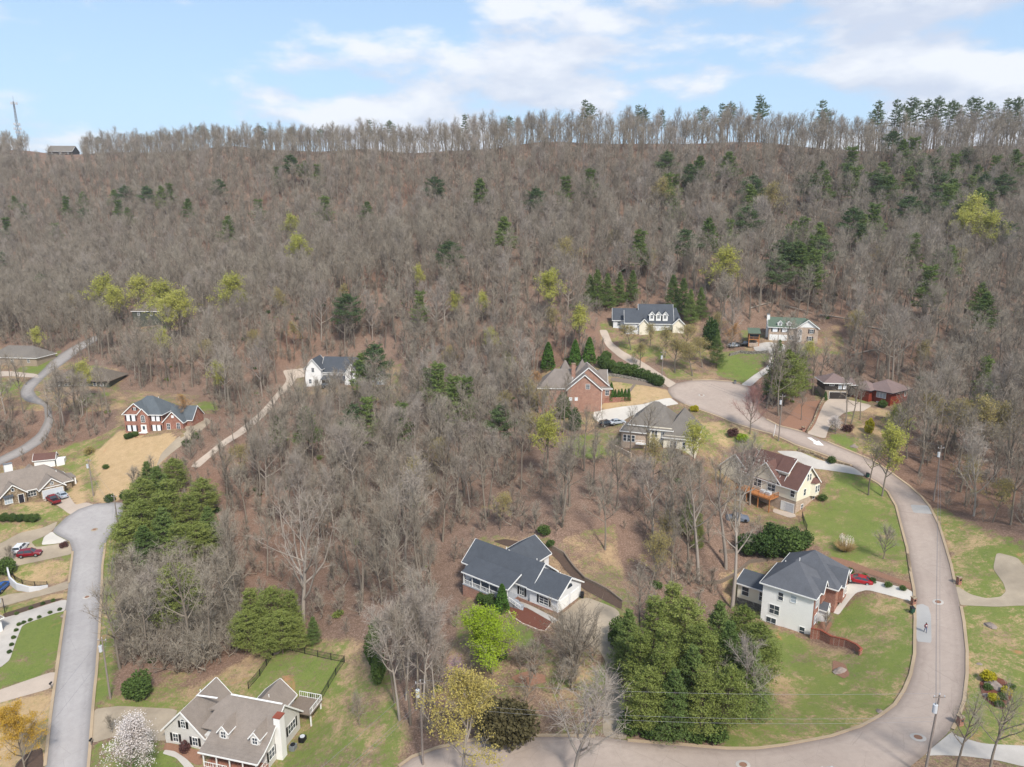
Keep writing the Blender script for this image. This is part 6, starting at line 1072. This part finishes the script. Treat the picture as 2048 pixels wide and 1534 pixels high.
# grey tangle of saplings right of the left street
tq=W([(238,1110),(300,1090),(470,1150),(500,1290),(430,1350),(330,1350),(245,1330)]); tr_=np.random.default_rng(77); bx_=tr_.uniform(tq[:,0].min(),tq[:,0].max(),1600); by_=tr_.uniform(tq[:,1].min(),tq[:,1].max(),1600); k=inpoly(bx_,by_,tq); bx_,by_=bx_[k][:420],by_[k][:420]
mass('sapling_thicket','dense grey tangle of bare saplings right of the left street',bx_,by_,hz(bx_,by_),saps,tr_.uniform(.9,2.1,len(bx_)),9)
# fallen trunks on the hill
for i,(a,b) in enumerate((((1560,611),(1625,628)),((1735,655),(1790,668)),((1500,618),(1545,606)),((1585,600),(1660,612)),((1640,632),(1700,640)),((1760,700),(1700,712)),((1880,810),(1930,830)))):
    p,q=G(*a),G(*b); m=MB().tube([Vector(p)+Vector((0,0,.35)),(Vector(p)+Vector(q))/2+Vector((0,0,.5)),Vector(q)+Vector((0,0,.3))],[.28,.2,.1],6); o=m.obj('fallen_trunk',M['bark_pale']); tag(o,'fallen grey trunk lying on the leafy slope above the upper houses','log','fallen trunks on the slope')
# ------------------------------------------------------------------ vehicles
def m_car(name,c): return flat(name,c,.25,.6,var=.02)
M['car_red']=m_car('red_car_paint','#a01a22'); M['car_dark_red']=m_car('dark_red_car_paint','#7a1220'); M['car_white']=m_car('white_car_paint','#d9dadd'); M['car_silver']=m_car('silver_car_paint','#a9b0b8'); M['car_black']=m_car('black_car_paint','#1d2128'); M['car_blue']=m_car('blue_car_paint','#2a5a9c'); M['car_teal']=m_car('pale_teal_car_paint','#7fa3ad'); M['cover']=flat('grey_blue_car_cover','#646b78',.7,.2,var=.15)
M['lamp']=flat('headlight_glass','#e2e6ea',.15,.7,var=.02); M['taillamp']=flat('tail_light_red','#8c1313',.3,.5,var=.02); M['rim']=flat('wheel_rim','#b4b6ba',.35,.5,.6)
def loft(m,secs):
    """sections: list of rings with equal point count"""
    b=len(m.v); k=len(secs[0]); m.v+=[tuple(p) for s in secs for p in s]
    for i in range(len(secs)-1):
        for j in range(k): m.f.append((b+i*k+j,b+i*k+(j+1)%k,b+(i+1)*k+(j+1)%k,b+(i+1)*k+j))
    m.f.append(tuple(b+j for j in range(k-1,-1,-1))); m.f.append(tuple(b+(len(secs)-1)*k+j for j in range(k)))
def car(loc,ang,kind,paint,label,group=None,cat='car',pitch=0):
    e=tag(empty({'pickup':'pickup_truck','suv':'suv'}.get(kind,'car'),loc,ang),label,cat,group)
    if kind=='sedan': L,Wd,hb,ht=4.6,1.8,.92,1.42; top=[(-1.75,hb),(-1.05,ht-.03),(.25,ht),(1.15,hb)]; prof=[(-2.3,.45,.72),(-2.22,.3,.93),(-1.6,.25,.98),(1.1,.25,.95),(1.9,.28,.84),(2.22,.33,.72),(2.3,.45,.6)]
    elif kind=='suv': L,Wd,hb,ht=4.75,1.9,1.08,1.72; top=[(-2.2,hb),(-1.95,ht-.06),(.3,ht),(1.15,hb)]; prof=[(-2.36,.5,.95),(-2.3,.35,1.08),(-1.6,.3,1.1),(1.1,.3,1.08),(1.95,.33,1.0),(2.3,.38,.85),(2.38,.5,.7)]
    else: L,Wd,hb,ht=5.7,1.98,1.12,1.85; top=[(-.55,hb),(-.35,ht-.03),(1.0,ht),(1.7,hb)]; prof=[(-2.86,.55,1.05),(-2.8,.45,1.12),(-.6,.4,1.12),(1.6,.4,1.12),(2.5,.42,1.05),(2.8,.46,.92),(2.86,.6,.8)]
    w=Wd/2; m=MB(); secs=[]
    for x,z0,z1 in prof:
        t=.94 if abs(x)>2.1 else 1.0; secs.append([(x,-w*t*.9,z0),(x,-w*t,z0+.12),(x,-w*t,z1-.18),(x,-w*t*.86,z1),(x,w*t*.86,z1),(x,w*t,z1-.18),(x,w*t,z0+.12),(x,w*t*.9,z0)])
    loft(m,secs); m.obj('body',M[paint],e,smooth=False)
    if kind=='pickup': MB().box(-2.7,-.75,-w*.78,w*.78,1.125,1.14).obj('cargo_bed',M['black'],e)
    g=MB(); (x0,z0),(x1,z1),(x2,z2),(x3,z3)=top; bw=w*.90; tw_=w*.70
    g.v=[(x0,-bw,z0),(x3,-bw,z3),(x3,bw,z3),(x0,bw,z0),(x1,-tw_,z1-.05),(x2,-tw_,z2-.05),(x2,tw_,z2-.05),(x1,tw_,z1-.05)]; g.f=[(0,1,5,4),(1,2,6,5),(2,3,7,6),(3,0,4,7),(3,2,1,0),(4,5,6,7)]; g.obj('windows',M['glass'],e)
    r=MB(); r.v=[(x1-.05,-tw_*1.02,z1-.05),(x2+.05,-tw_*1.02,z2-.05),(x2+.05,tw_*1.02,z2-.05),(x1-.05,tw_*1.02,z1-.05),(x1+.1,-tw_*.85,z1+.02),(x2-.15,-tw_*.85,z2+.02),(x2-.15,tw_*.85,z2+.02),(x1+.1,tw_*.85,z1+.02)]; r.f=[(0,1,5,4),(1,2,6,5),(2,3,7,6),(3,0,4,7),(3,2,1,0),(4,5,6,7)]; r.obj('roof',M[paint],e)
    p=MB()
    for s in (-1,1):
        p.bar((x3,s*bw,z3),(x2,s*tw_,z2),.07); p.bar((x0,s*bw,z0),(x1,s*tw_,z1),.09); xm=(x1+x2)/2; p.bar((xm,s*bw,z0),(xm,s*tw_,z1),.08)
    p.obj('pillars',M[paint],e)
    wr_=.33 if kind=='sedan' else .38
    for x in (-L*.30,L*.31):
        for s in (-1,1):
            t=MB().tube([(x,s*(w-.2),wr_),(x,s*(w+.02),wr_)],wr_,14).obj('wheel',M['rubber'],e); MB().tube([(x,s*(w+.021),wr_),(x,s*(w+.035),wr_)],wr_*.62,10).obj('rim',M['rim'],t)
    zl=prof[-2][2]-.06
    for s in (-1,1):
        MB().box(L/2-.2,L/2-.0,min(s*w*.55,s*w*.85),max(s*w*.55,s*w*.85),zl-.12,zl+.03).obj('headlight',M['lamp'],e); MB().box(-L/2-.01,-L/2+.12,min(s*w*.6,s*w*.88),max(s*w*.6,s*w*.88),.72,.9).obj('tail_light',M['taillamp'],e)
        MB().box(x3-.35,x3-.15,min(s*w,s*(w+.16)),max(s*w,s*(w+.16)),z3-.02,z3+.12).obj('mirror',M[paint],e)
    return e
def gcar(px,py,ang,kind,paint,label,**k): p=G(px,py); return car((p[0],p[1],p[2]+.05),R(ang),kind,paint,label,**k)
gcar(1718,1165,152,'sedan','car_red','red coupe parked on the white concrete driveway beside the tall white house')
gcar(1677,1156,150,'sedan','car_teal','pale teal car half hidden behind the dark hipped roof')
gcar(42,1101,100,'suv','car_white','white car parked nose up beside the dark red suv on the left driveway')
gcar(60,1112,15,'suv','car_dark_red','dark red suv parked across the left driveway')
gcar(107,1004,140,'pickup','car_dark_red','dark red pickup in front of the wide garage door',cat='pickup')
gcar(124,994,140,'sedan','car_silver','silver blue car right of the dark red pickup')
gcar(3,1180,95,'suv','car_blue','blue and black car at the left edge below the white curved wall')
gcar(1214,852,28,'suv','car_black','dark car parked on the white curved drive left of the beige house')
gcar(1234,848,20,'sedan','car_silver','silver car almost hidden beside the dark one on the curved drive')
gcar(1488,692,-10,'pickup','car_black','black pickup at the stone edge beside the green-roofed house',cat='pickup')
gcar(1468,694,20,'sedan','car_silver','small grey car behind the black pickup')
gcar(1672,1572,95,'sedan','car_silver','grey car cut off by the bottom edge on the lower street')
gcar(656,775,5,'suv','car_black','black car parked below the white farmhouse')
p=G(1475,1040); e=tag(empty('covered_car',(p[0],p[1],p[2]+.05),R(-8)),'car under a grey blue cover beside the trees below the orange deck','car')
m=MB(); loft(m,[[(x,-w_,.1),(x,-w_*.95,h_*.6),(x,-w_*.6,h_),(x,w_*.6,h_),(x,w_*.95,h_*.6),(x,w_,.1)] for x,w_,h_ in ((-2.5,.8,.7),(-2.2,.95,1.0),(-1.2,1.0,1.1),(-.7,.95,1.5),(.5,.95,1.5),(1.1,1.0,1.1),(2.1,.95,.95),(2.4,.8,.6))]); m.obj('cover',M['cover'],e)
for x in (-1.5,1.5):
    for s in (-1,1): MB().tube([(x,s*.85,.3),(x,s*1.0,.3)],.3,12).obj('wheel',M['rubber'],e)
# ------------------------------------------------------------------ poles and wires
TOPS={}; M['wire']=flat('aged_wire','#77777a',.5,.4)
def utility_pole(key,base,h,label,arm=0.0,tr=True,lean=(0,0)):
    p=G(*base) if len(base)==2 else np.array(base); e=tag(empty('utility_pole',p),label,'utility pole',group='utility poles')
    top=Vector((lean[0],lean[1],h)); MB().tube([(0,0,-.4),(lean[0]*.5,lean[1]*.5,h*.5),tuple(top)],[.17,.14,.10],8).obj('pole',M['pole'],e)
    c,s=math.cos(R(arm)),math.sin(R(arm)); MB().bar((top.x-c*.7,top.y-s*.7,h-.35),(top.x+c*.7,top.y+s*.7,h-.35),.10,.12).obj('crossarm',M['pole'],e)
    for k in (-.6,.6): MB().tube([(top.x+c*k,top.y+s*k,h-.3),(top.x+c*k,top.y+s*k,h-.08)],.05,6).obj('insulator',M['metal_white'],e)
    MB().tube([tuple(top),(top.x,top.y,h+.22)],.05,6).obj('insulator',M['metal_white'],e)
    if tr: t=MB().tube([(top.x-.38,top.y-.1,h-2.3),(top.x-.38,top.y-.1,h-1.25)],.27,12).obj('transformer',M['metal_white'],e); MB().tube([(top.x-.38,top.y-.1,h-1.25),(top.x-.38,top.y-.1,h-1.0)],.07,6).obj('bushing',M['metal'],t)
    b=Vector(p); TOPS[key]=(b+top+Vector((0,0,.2)),b+top-Vector((0,0,3.0)),b+top-Vector((0,0,3.6)))
utility_pole('cul',(1323,771),10.5,'utility pole at the left rim of the tan cul-de-sac')
utility_pole('bend',(1557,882),12.0,'utility pole on the grass beside the white road arrow')
utility_pole('wood',(1867,1002),12.5,'tall utility pole at the wood edge above the grey road patch')
utility_pole('corner',(1848,1556),11.5,'utility pole rising beside the bottom right street corner',lean=(.35,0))
utility_pole('clump',(846,1530),13,'utility pole at the clump of slender pale trees by the lower street')
utility_pole('leftlow',(221,1397),11,'utility pole right of the grey left street')
utility_pole('lefttop',(187,992),10,'utility pole beside the straw lawn above the left cul-de-sac')
utility_pole('leftmid',(236,1052),8,'thin bare utility pole at the right rim of the left cul-de-sac',tr=False)
def wire(a,b,sag,label,r=.017):
    a=Vector(a);b=Vector(b); n=16; pts=[a.lerp(b,i/n)-Vector((0,0,sag*4*(i/n)*(1-i/n))) for i in range(n+1)]; o=MB().tube(pts,r,4).obj('overhead_wire',M['wire']); return tag(o,label,'wire','overhead wires')
NM={'cul':'cul-de-sac pole','bend':'road arrow pole','wood':'wood edge pole','corner':'bottom right pole','clump':'slender trees pole','leftlow':'left street pole','lefttop':'straw lawn pole','leftmid':'thin left cul-de-sac pole'}
for a,b in (('cul','bend'),('bend','wood'),('wood','corner'),('corner','clump'),('leftlow','leftmid'),('leftmid','lefttop')):
    for k in range(3): wire(TOPS[a][k],TOPS[b][k],[.9,1.2,1.3][k],['top','middle','lowest'][k]+' wire from '+NM[a]+' to '+NM[b])
far=Vector((-38,55,H(-38,55)+9)); 
for k in range(3): wire(TOPS['clump'][k],far-Vector((0,0,[0,2.6,3.3][k])),1.0,['top','middle','lowest'][k]+' wire running bottom left from the slender trees pole')
f2=Vector((-66,60,H(-66,60)+10))
for k in range(2): wire(TOPS['leftlow'][k],f2-Vector((0,0,2.6*k)),1.0,['top','lower'][k]+' wire running down from the left street pole')
# radio mast on the ridge
p=None
for py in range(285,330):
    p=G(33,py)
    if p is not None: break
e=tag(empty('radio_mast',(p[0],p[1]+6,H(p[0],p[1]+6)-2)),'grey lattice radio mast on the far left ridge','mast'); Hm=45
m=MB()
for k in range(3):
    a=2.094*k
    q=2.094*(k+1); r0_,r1_=1.7,.5
    m.bar((math.cos(a)*r0_,math.sin(a)*r0_,0),(math.cos(a)*r1_,math.sin(a)*r1_,Hm),.34)
    for j in range(18):
        z0,z1=Hm*j/18,Hm*(j+1)/18; ra,rb=r0_+(r1_-r0_)*j/18,r0_+(r1_-r0_)*(j+1)/18; m.bar((math.cos(a)*ra,math.sin(a)*ra,z0),(math.cos(q)*rb,math.sin(q)*rb,z1),.12)
m.obj('lattice',M['metal'],e); MB().tube([(0,0,Hm-1),(0,0,Hm+5)],.12,6).obj('aerial',M['metal'],e)
for z,r_ in ((Hm-1.5,2.6),(Hm*.56,2.4),(Hm*.47,2.8),(Hm*.40,1.8)):
    g=MB()
    for k in range(9): a=k*.698; g.box(math.cos(a)*r_-.28,math.cos(a)*r_+.28,math.sin(a)*r_-.2,math.sin(a)*r_+.2,z-1.1,z+1.1); g.bar((0,0,z),(math.cos(a)*r_,math.sin(a)*r_,z),.12)
    g.obj('antenna_array',M['metal_white'],e)
# ------------------------------------------------------------------ fences, walls, small things
def fence(pts,label,h=1.25,name='fence',posts=2.4,mat='iron'):
    P=[G(*q) for q in pts]; e=tag(empty(name,P[0]),label,'fence'); O=Vector(P[0]); line=[]
    for a,b in zip(P[:-1],P[1:]):
        n=max(1,int(np.hypot(*(b[:2]-a[:2]))/posts)); line+=[a+(b-a)*k/n for k in range(n)]
    line.append(P[-1]); L3=[Vector((q[0],q[1],H(q[0],q[1])))-O for q in line]; me=None
    for q in L3: MB().box(q.x-.05,q.x+.05,q.y-.05,q.y+.05,q.z-.2,q.z+h+.1).obj('post',M[mat],e)
    for a,b in zip(L3[:-1],L3[1:]):
        m=MB(); u=Vector((0,0,1)); m.bar(a+u*h,b+u*h,.04,.05); m.bar(a+u*.15,b+u*.15,.04,.05); m.bar(a+u*(h-.2),b+u*(h-.2),.03,.03); n=max(2,int((b-a).length/.18))
        for k in range(1,n): q=a.lerp(b,k/n); m.bar(q+u*.1,q+u*(h+.03),.018)
        m.obj('rail_panel',M[mat],e)
fence([(497,1378),(520,1352),(546,1312),(562,1296),(610,1308),(689,1325),(672,1350),(641,1403),(622,1401)],'black iron fence round the back garden of the taupe-roofed house')
fence([(1604,1036),(1607,1047),(1613,1062)],'short black iron fence beside the big evergreens below the cream house',1.4)
fence([(24,1150),(30,1160),(45,1168),(70,1172),(95,1172)],'thin dark railing on top of the white curved wall',1.0)
def wall(pts,h0,h1,mat,label,name='retaining_wall',t=.3,cap=None,px=True,below=.6,n=2.0):
    P=[G(*q)[:2] for q in pts] if px else [np.array(q) for q in pts]; D=[]
    for a,b in zip(P[:-1],P[1:]):
        k=max(1,int(np.hypot(*(b-a))/n)); D+=[a+(b-a)*j/k for j in range(k)]
    D.append(P[-1]); D=np.array(D); T_=np.gradient(D,axis=0); T_/=np.linalg.norm(T_,axis=1)[:,None]; Nn=np.stack([-T_[:,1],T_[:,0]],1)*t/2; N_=len(D); O=(D[0][0],D[0][1],H(*D[0])); e=tag(empty(name,O),label,'wall')
    def strip(w,za,zb):
        m=MB()
        for i,(p,q) in enumerate(zip(D,Nn*w)):
            f=i/(N_-1); hh=h0+(h1-h0)*f; z=H(*p)-O[2]
            for s,zz in ((-1,za(hh)),(-1,zb(hh)),(1,zb(hh)),(1,za(hh))): m.v.append((p[0]+s*q[0]-O[0],p[1]+s*q[1]-O[1],z+zz))
        for i in range(N_-1):
            for j in range(4): m.f.append((4*i+j,4*i+(j+1)%4,4*i+4+(j+1)%4,4*i+4+j))
        m.f+= [(3,2,1,0),tuple(4*(N_-1)+j for j in range(4))]; return m
    strip(1,lambda h:-below,lambda h:h).obj('wall',M[mat],e)
    if cap: strip(1.35,lambda h:h+.002,lambda h:h+.09).obj('coping',M[cap],e)
wall([(1620,1276),(1640,1278),(1660,1288),(1690,1293),(1712,1301),(1722,1308),(1717,1311)],1.9,.7,'brick','curving low brick wall running from the tall white house corner',cap='copper')
wall([(17,1152),(22,1170),(35,1180),(60,1184),(80,1180),(96,1174)],2.3,.5,'wallwhite','white curved retaining wall above the lower left driveway',cap=None)
wall([(1188,745),(1216,752),(1260,758),(1300,766),(1326,774)],1.1,.5,'stone_grey','grey stone retaining wall below the ragged hedge')
wall([(1201,806),(1230,804),(1262,802)],1.5,1.2,'brick','low brick wall under the clipped conical evergreens')
wall([(1220,893),(1232,900),(1246,908),(1262,918)],.9,1.5,'brick3','pale stone wall stepping down left of the beige house')
wall([(1596,902),(1620,908),(1650,921),(1700,932)],.8,.4,'stone','low tan stone wall above the cream driveway')
wall([(1398,1168),(1440,1166),(1470,1150),(1500,1125),(1540,1120),(1570,1122),(1600,1128)],.6,.6,'timber','curved timber edging between the tall bare trunks and the big evergreens')
wall([(1440,1105),(1480,1103),(1560,1104),(1610,1110),(1625,1120)],.7,.7,'timber','upper timber retaining wall under the big evergreens')
wall([(1459,712),(1480,706),(1505,708),(1535,706)],.9,.9,'stone_grey','stone edge under the black pickup by the green-roofed house')
wall([(1614,866),(1627,845),(1640,812),(1648,800)],.7,.9,'stone','stacked stone edge along the left side of the pink driveway')
wall([(1012,1212),(1022,1232),(1045,1248),(1077,1261),(1090,1263),(1107,1244)],.18,.18,'brick3','pale edging of the red mulch bed by the ranch house','bed_edging',.22,below=.1,n=1.0)
wall([(1100,1094),(1128,1110),(1150,1140),(1170,1160),(1215,1182),(1245,1205)],.7,.5,'timber','dark timber edging behind the ranch house',below=.3)
wall([(1750,838),(1780,842),(1800,840)],.9,.9,'timber','timber terrace wall in front of the red cabin')
# the bed of boulders, boulders on the lawns
def boulder(px,py,r,label,seed,mat='rock'):
    q=np.random.default_rng(seed); m=MB(); import mathutils
    n=9
    for i in range(5):
        f=i/4; rr=math.cos(f*1.45)*r
        for j in range(n): a=j*6.283/n; k=rr*q.uniform(.8,1.15); m.v.append((math.cos(a)*k*1.25,math.sin(a)*k*.85,-.15+f*r*.8*q.uniform(.85,1.1)))
    for i in range(4):
        for j in range(n): m.f.append((i*n+j,i*n+(j+1)%n,(i+1)*n+(j+1)%n,(i+1)*n+j))
    m.f.append(tuple(4*n+j for j in range(n))); tag(m.obj('boulder',M[mat],loc=G(px,py),rz=q.uniform(0,3)),label,'boulder')
boulder(1989,1372,1.2,'largest boulder in the round red mulch bed',1); boulder(1974,1391,.6,'small boulder at the left rim of the round mulch bed',2); boulder(1982,1252,.9,'flat boulder on the lawn right of the street',3); boulder(1960,1328,.45,'smaller flat rock pair left of the yellow shrub',8)
boulder(1682,1342,1.0,'grey rock stump in the bare circle on the big front lawn',4); boulder(1762,1424,.6,'pale rock at the kerb of the lower street',5); boulder(552,1306,.7,'pale boulder at the top corner of the fenced garden',6); boulder(1708,893,.9,'grey boulder on the green lawn beside the upper street',7); boulder(126,1232,.55,'pile rock at the corner of the left green lawn',9)
def bin_(px,py,mat,label,ang=0):
    e=tag(empty('wheeled_bin',G(px,py),R(ang)),label,'bin'); m=MB(); m.v=[(-.25,-.28,.08),(.25,-.28,.08),(.25,.28,.08),(-.25,.28,.08),(-.31,-.36,1.0),(.31,-.36,1.0),(.31,.36,1.0),(-.31,.36,1.0)]; m.f=[(3,2,1,0),(4,5,6,7),(0,1,5,4),(1,2,6,5),(2,3,7,6),(3,0,4,7)]; m.obj('body',M[mat],e)
    MB().add([(-.34,-.4,1.002),(.34,-.4,1.002),(.34,.4,1.002),(-.34,.4,1.002),(-.30,-.36,1.1),(.30,-.36,1.1),(.30,.36,1.14),(-.30,.36,1.14)],[(3,2,1,0),(4,5,6,7),(0,1,5,4),(1,2,6,5),(2,3,7,6),(3,0,4,7)]).obj('lid',M['black'],e)
    for s in (-1,1): MB().tube([(s*.26,.3,.12),(s*.32,.3,.12)],.12,10).obj('wheel',M['rubber'],e)
bin_(1824,1226,'bin_green','green wheeled bin at the kerb below the white concrete driveway'); bin_(1735,955,'bin_green','green wheeled bin at the end of the cream driveway'); bin_(1164,1196,'black','dark bin at the garage corner of the ranch house'); bin_(1470,768,'metal','grey bin at the top rim of the tan cul-de-sac')
def brick_post(px,py,label,h=1.3,mat='brick'):
    e=tag(empty('mailbox_pillar',G(px,py),.2),label,'mailbox'); MB().box(-.32,.32,-.32,.32,-.2,h).obj('pillar',M[mat],e); MB().box(-.4,.4,-.4,.4,h+.002,h+.12).obj('cap',M['stone'],e); MB().box(-.15,.15,-.42,-.322,h-.5,h-.2).obj('mailbox_door',M['black'],e)
brick_post(1826,1209,'brick mailbox pillar beside the white concrete driveway'); brick_post(1917,1168,'brick mailbox pillar right of the street at the curved driveway'); brick_post(1606,862,'brick pillar at the foot of the pink driveway',1.1); brick_post(1919,1450,'brick mailbox pillar at the bottom right driveway')
def mailbox(px,py,label):
    e=tag(empty('mailbox',G(px,py)),label,'mailbox'); MB().box(-.05,.05,-.05,.05,-.2,1.0).obj('post',M['pole'],e); MB().box(-.1,.1,-.28,.28,1.002,1.25).obj('box',M['black'],e)
mailbox(103,1378,'black mailbox at the left kerb beside the pink driveway'); mailbox(183,1492,'pale mailbox at the right kerb of the left street')
e=tag(empty('basketball_hoop',G(10,1226),R(-30)),'basketball hoop beside the left concrete driveway','hoop'); MB().tube([(0,0,-.2),(0,0,3.2)],.07,8).obj('pole',M['iron'],e); MB().box(-.9,.9,-.75,-.7,2.9,4.0).obj('backboard',M['metal_white'],e); MB().bar((0,0,3.2),(0,-.7,3.3),.08).obj('arm',M['iron'],e)
m=MB(); m.tube([(math.cos(a*.524)*.23,-1.0+math.sin(a*.524)*.23,3.05) for a in range(13)],.02,4); m.obj('ring',M['car_red'],e)
e=tag(empty('street_sign',G(1547,872)),'small white marker pole leaning on the grass left of the bend pole','post'); MB().tube([(0,0,-.2),(.5,.4,3.0)],.07,6).obj('pole',M['trim'],e)
# ------------------------------------------------------------------ the walker on the street
def person(loc,ang,label):
    """one skinned body posed in mid step"""
    J={'pel':(0,0,.95),'spi':(0,.01,1.15),'che':(0,.02,1.38),'nec':(0,.02,1.50),'hea':(0,.03,1.62),'top':(0,.03,1.76),
     'lh':(-.10,0,.90),'lk':(-.11,.16,.50),'la':(-.11,.12,.08),'lt':(-.11,.30,.04),'rh':(.10,0,.90),'rk':(.11,.02,.50),'ra':(.11,-.24,.12),'rt':(.11,-.10,.03),
     'ls':(-.19,.02,1.42),'le':(-.25,-.06,1.13),'lw':(-.23,.06,.90),'lf':(-.23,.09,.80),'rs':(.19,.02,1.42),'re':(.26,.0,1.13),'rw':(.22,.17,.95),'rf':(.21,.22,.87)}
    Rr={'pel':.15,'spi':.13,'che':.16,'nec':.055,'hea':.10,'top':.07,'lh':.095,'lk':.06,'la':.04,'lt':.035,'rh':.095,'rk':.06,'ra':.04,'rt':.035,'ls':.06,'le':.045,'lw':.032,'lf':.028,'rs':.06,'re':.045,'rw':.032,'rf':.028}
    E=[('pel','spi'),('spi','che'),('che','nec'),('nec','hea'),('hea','top'),('pel','lh'),('lh','lk'),('lk','la'),('la','lt'),('pel','rh'),('rh','rk'),('rk','ra'),('ra','rt'),('che','ls'),('ls','le'),('le','lw'),('lw','lf'),('che','rs'),('rs','re'),('re','rw'),('rw','rf')]
    names=list(J); me=bpy.data.meshes.new('body'); me.from_pydata([J[n] for n in names],[(names.index(a),names.index(b)) for a,b in E],[]); o=bpy.data.objects.new('person_build',me); COL.objects.link(o)
    md=o.modifiers.new('s','SKIN'); sv=me.skin_vertices[0].data
    for n,v in zip(names,sv): v.radius=(Rr[n],Rr[n]); v.use_root=(n=='pel')
    o.modifiers.new('d','SUBSURF').levels=1; dg=bpy.context.evaluated_depsgraph_get(); bm=bpy.data.meshes.new_from_object(o.evaluated_get(dg)); bpy.data.objects.remove(o)
    e=tag(empty('person',loc,ang),label,'person'); bm.materials.clear()
    for k in ('shirt','jeans','skin','shoe'): bm.materials.append(M[k])
    for f in bm.polygons:
        z=f.center.z; x=abs(f.center.x); arm=x>.15 and z>.75
        f.material_index=3 if z<.11 else (2 if z>1.52 or (arm and z<1.0 and x>.17) else (0 if z>1.0 or arm else 1)); f.use_smooth=True
    link('body',bm,parent=e); h=MB()
    n=10
    for i in range(5):
        f=i/4; rr=math.cos(f*1.4)*.118
        for j in range(n): a=j*6.283/n; h.v.append((math.cos(a)*rr,.01+math.sin(a)*rr,1.64+f*.15))
    for i in range(4):
        for j in range(n): h.f.append((i*n+j,i*n+(j+1)%n,(i+1)*n+(j+1)%n,(i+1)*n+j))
    h.f.append(tuple(4*n+j for j in range(n))); h.obj('hair',M['hair'],e,smooth=True); MB().box(-.035,.035,.115,.15,1.6,1.64).obj('nose',M['skin'],e)
    MB().box(-.12,.12,.15,.185,1.22,1.36).obj('shirt_print',M['trim'],e)
M['shirt']=flat('dark_red_shirt','#6e2030',.8,.2); M['jeans']=flat('blue_grey_jeans','#4c5c78',.8,.2); M['skin']=flat('skin','#b9866a',.6,.3); M['shoe']=flat('dark_shoes','#2a2a2c',.6,.3); M['hair']=flat('dark_hair','#2c2320',.7,.2)
p=G(1850,1266); person((p[0],p[1],p[2]+.12),R(175),'person in dark red shirt and jeans walking on the grey street patch')
p=G(1618,1562); person((p[0],p[1],p[2]+.1),R(90),'person seen only from the head up at the bottom edge of the street')

# ------------------------------------------------------------------ air between here and the ridge
hm=bpy.data.materials.new('thin_air'); hm.use_nodes=True; hn=hm.node_tree; hn.nodes.clear(); ho=hn.nodes.new('ShaderNodeOutputMaterial'); hv=hn.nodes.new('ShaderNodeVolumePrincipled'); hv.inputs['Color'].default_value=(.86,.92,1.0,1); hv.inputs['Density'].default_value=0.00012; hv.inputs['Anisotropy'].default_value=.2
hn.links.new(hv.outputs[0],ho.inputs['Volume']); tag(MB().box(-1850,1850,-950,2650,-10,200).obj('haze',hm),'thin pale haze over the valley and the ridge',kind='stuff')
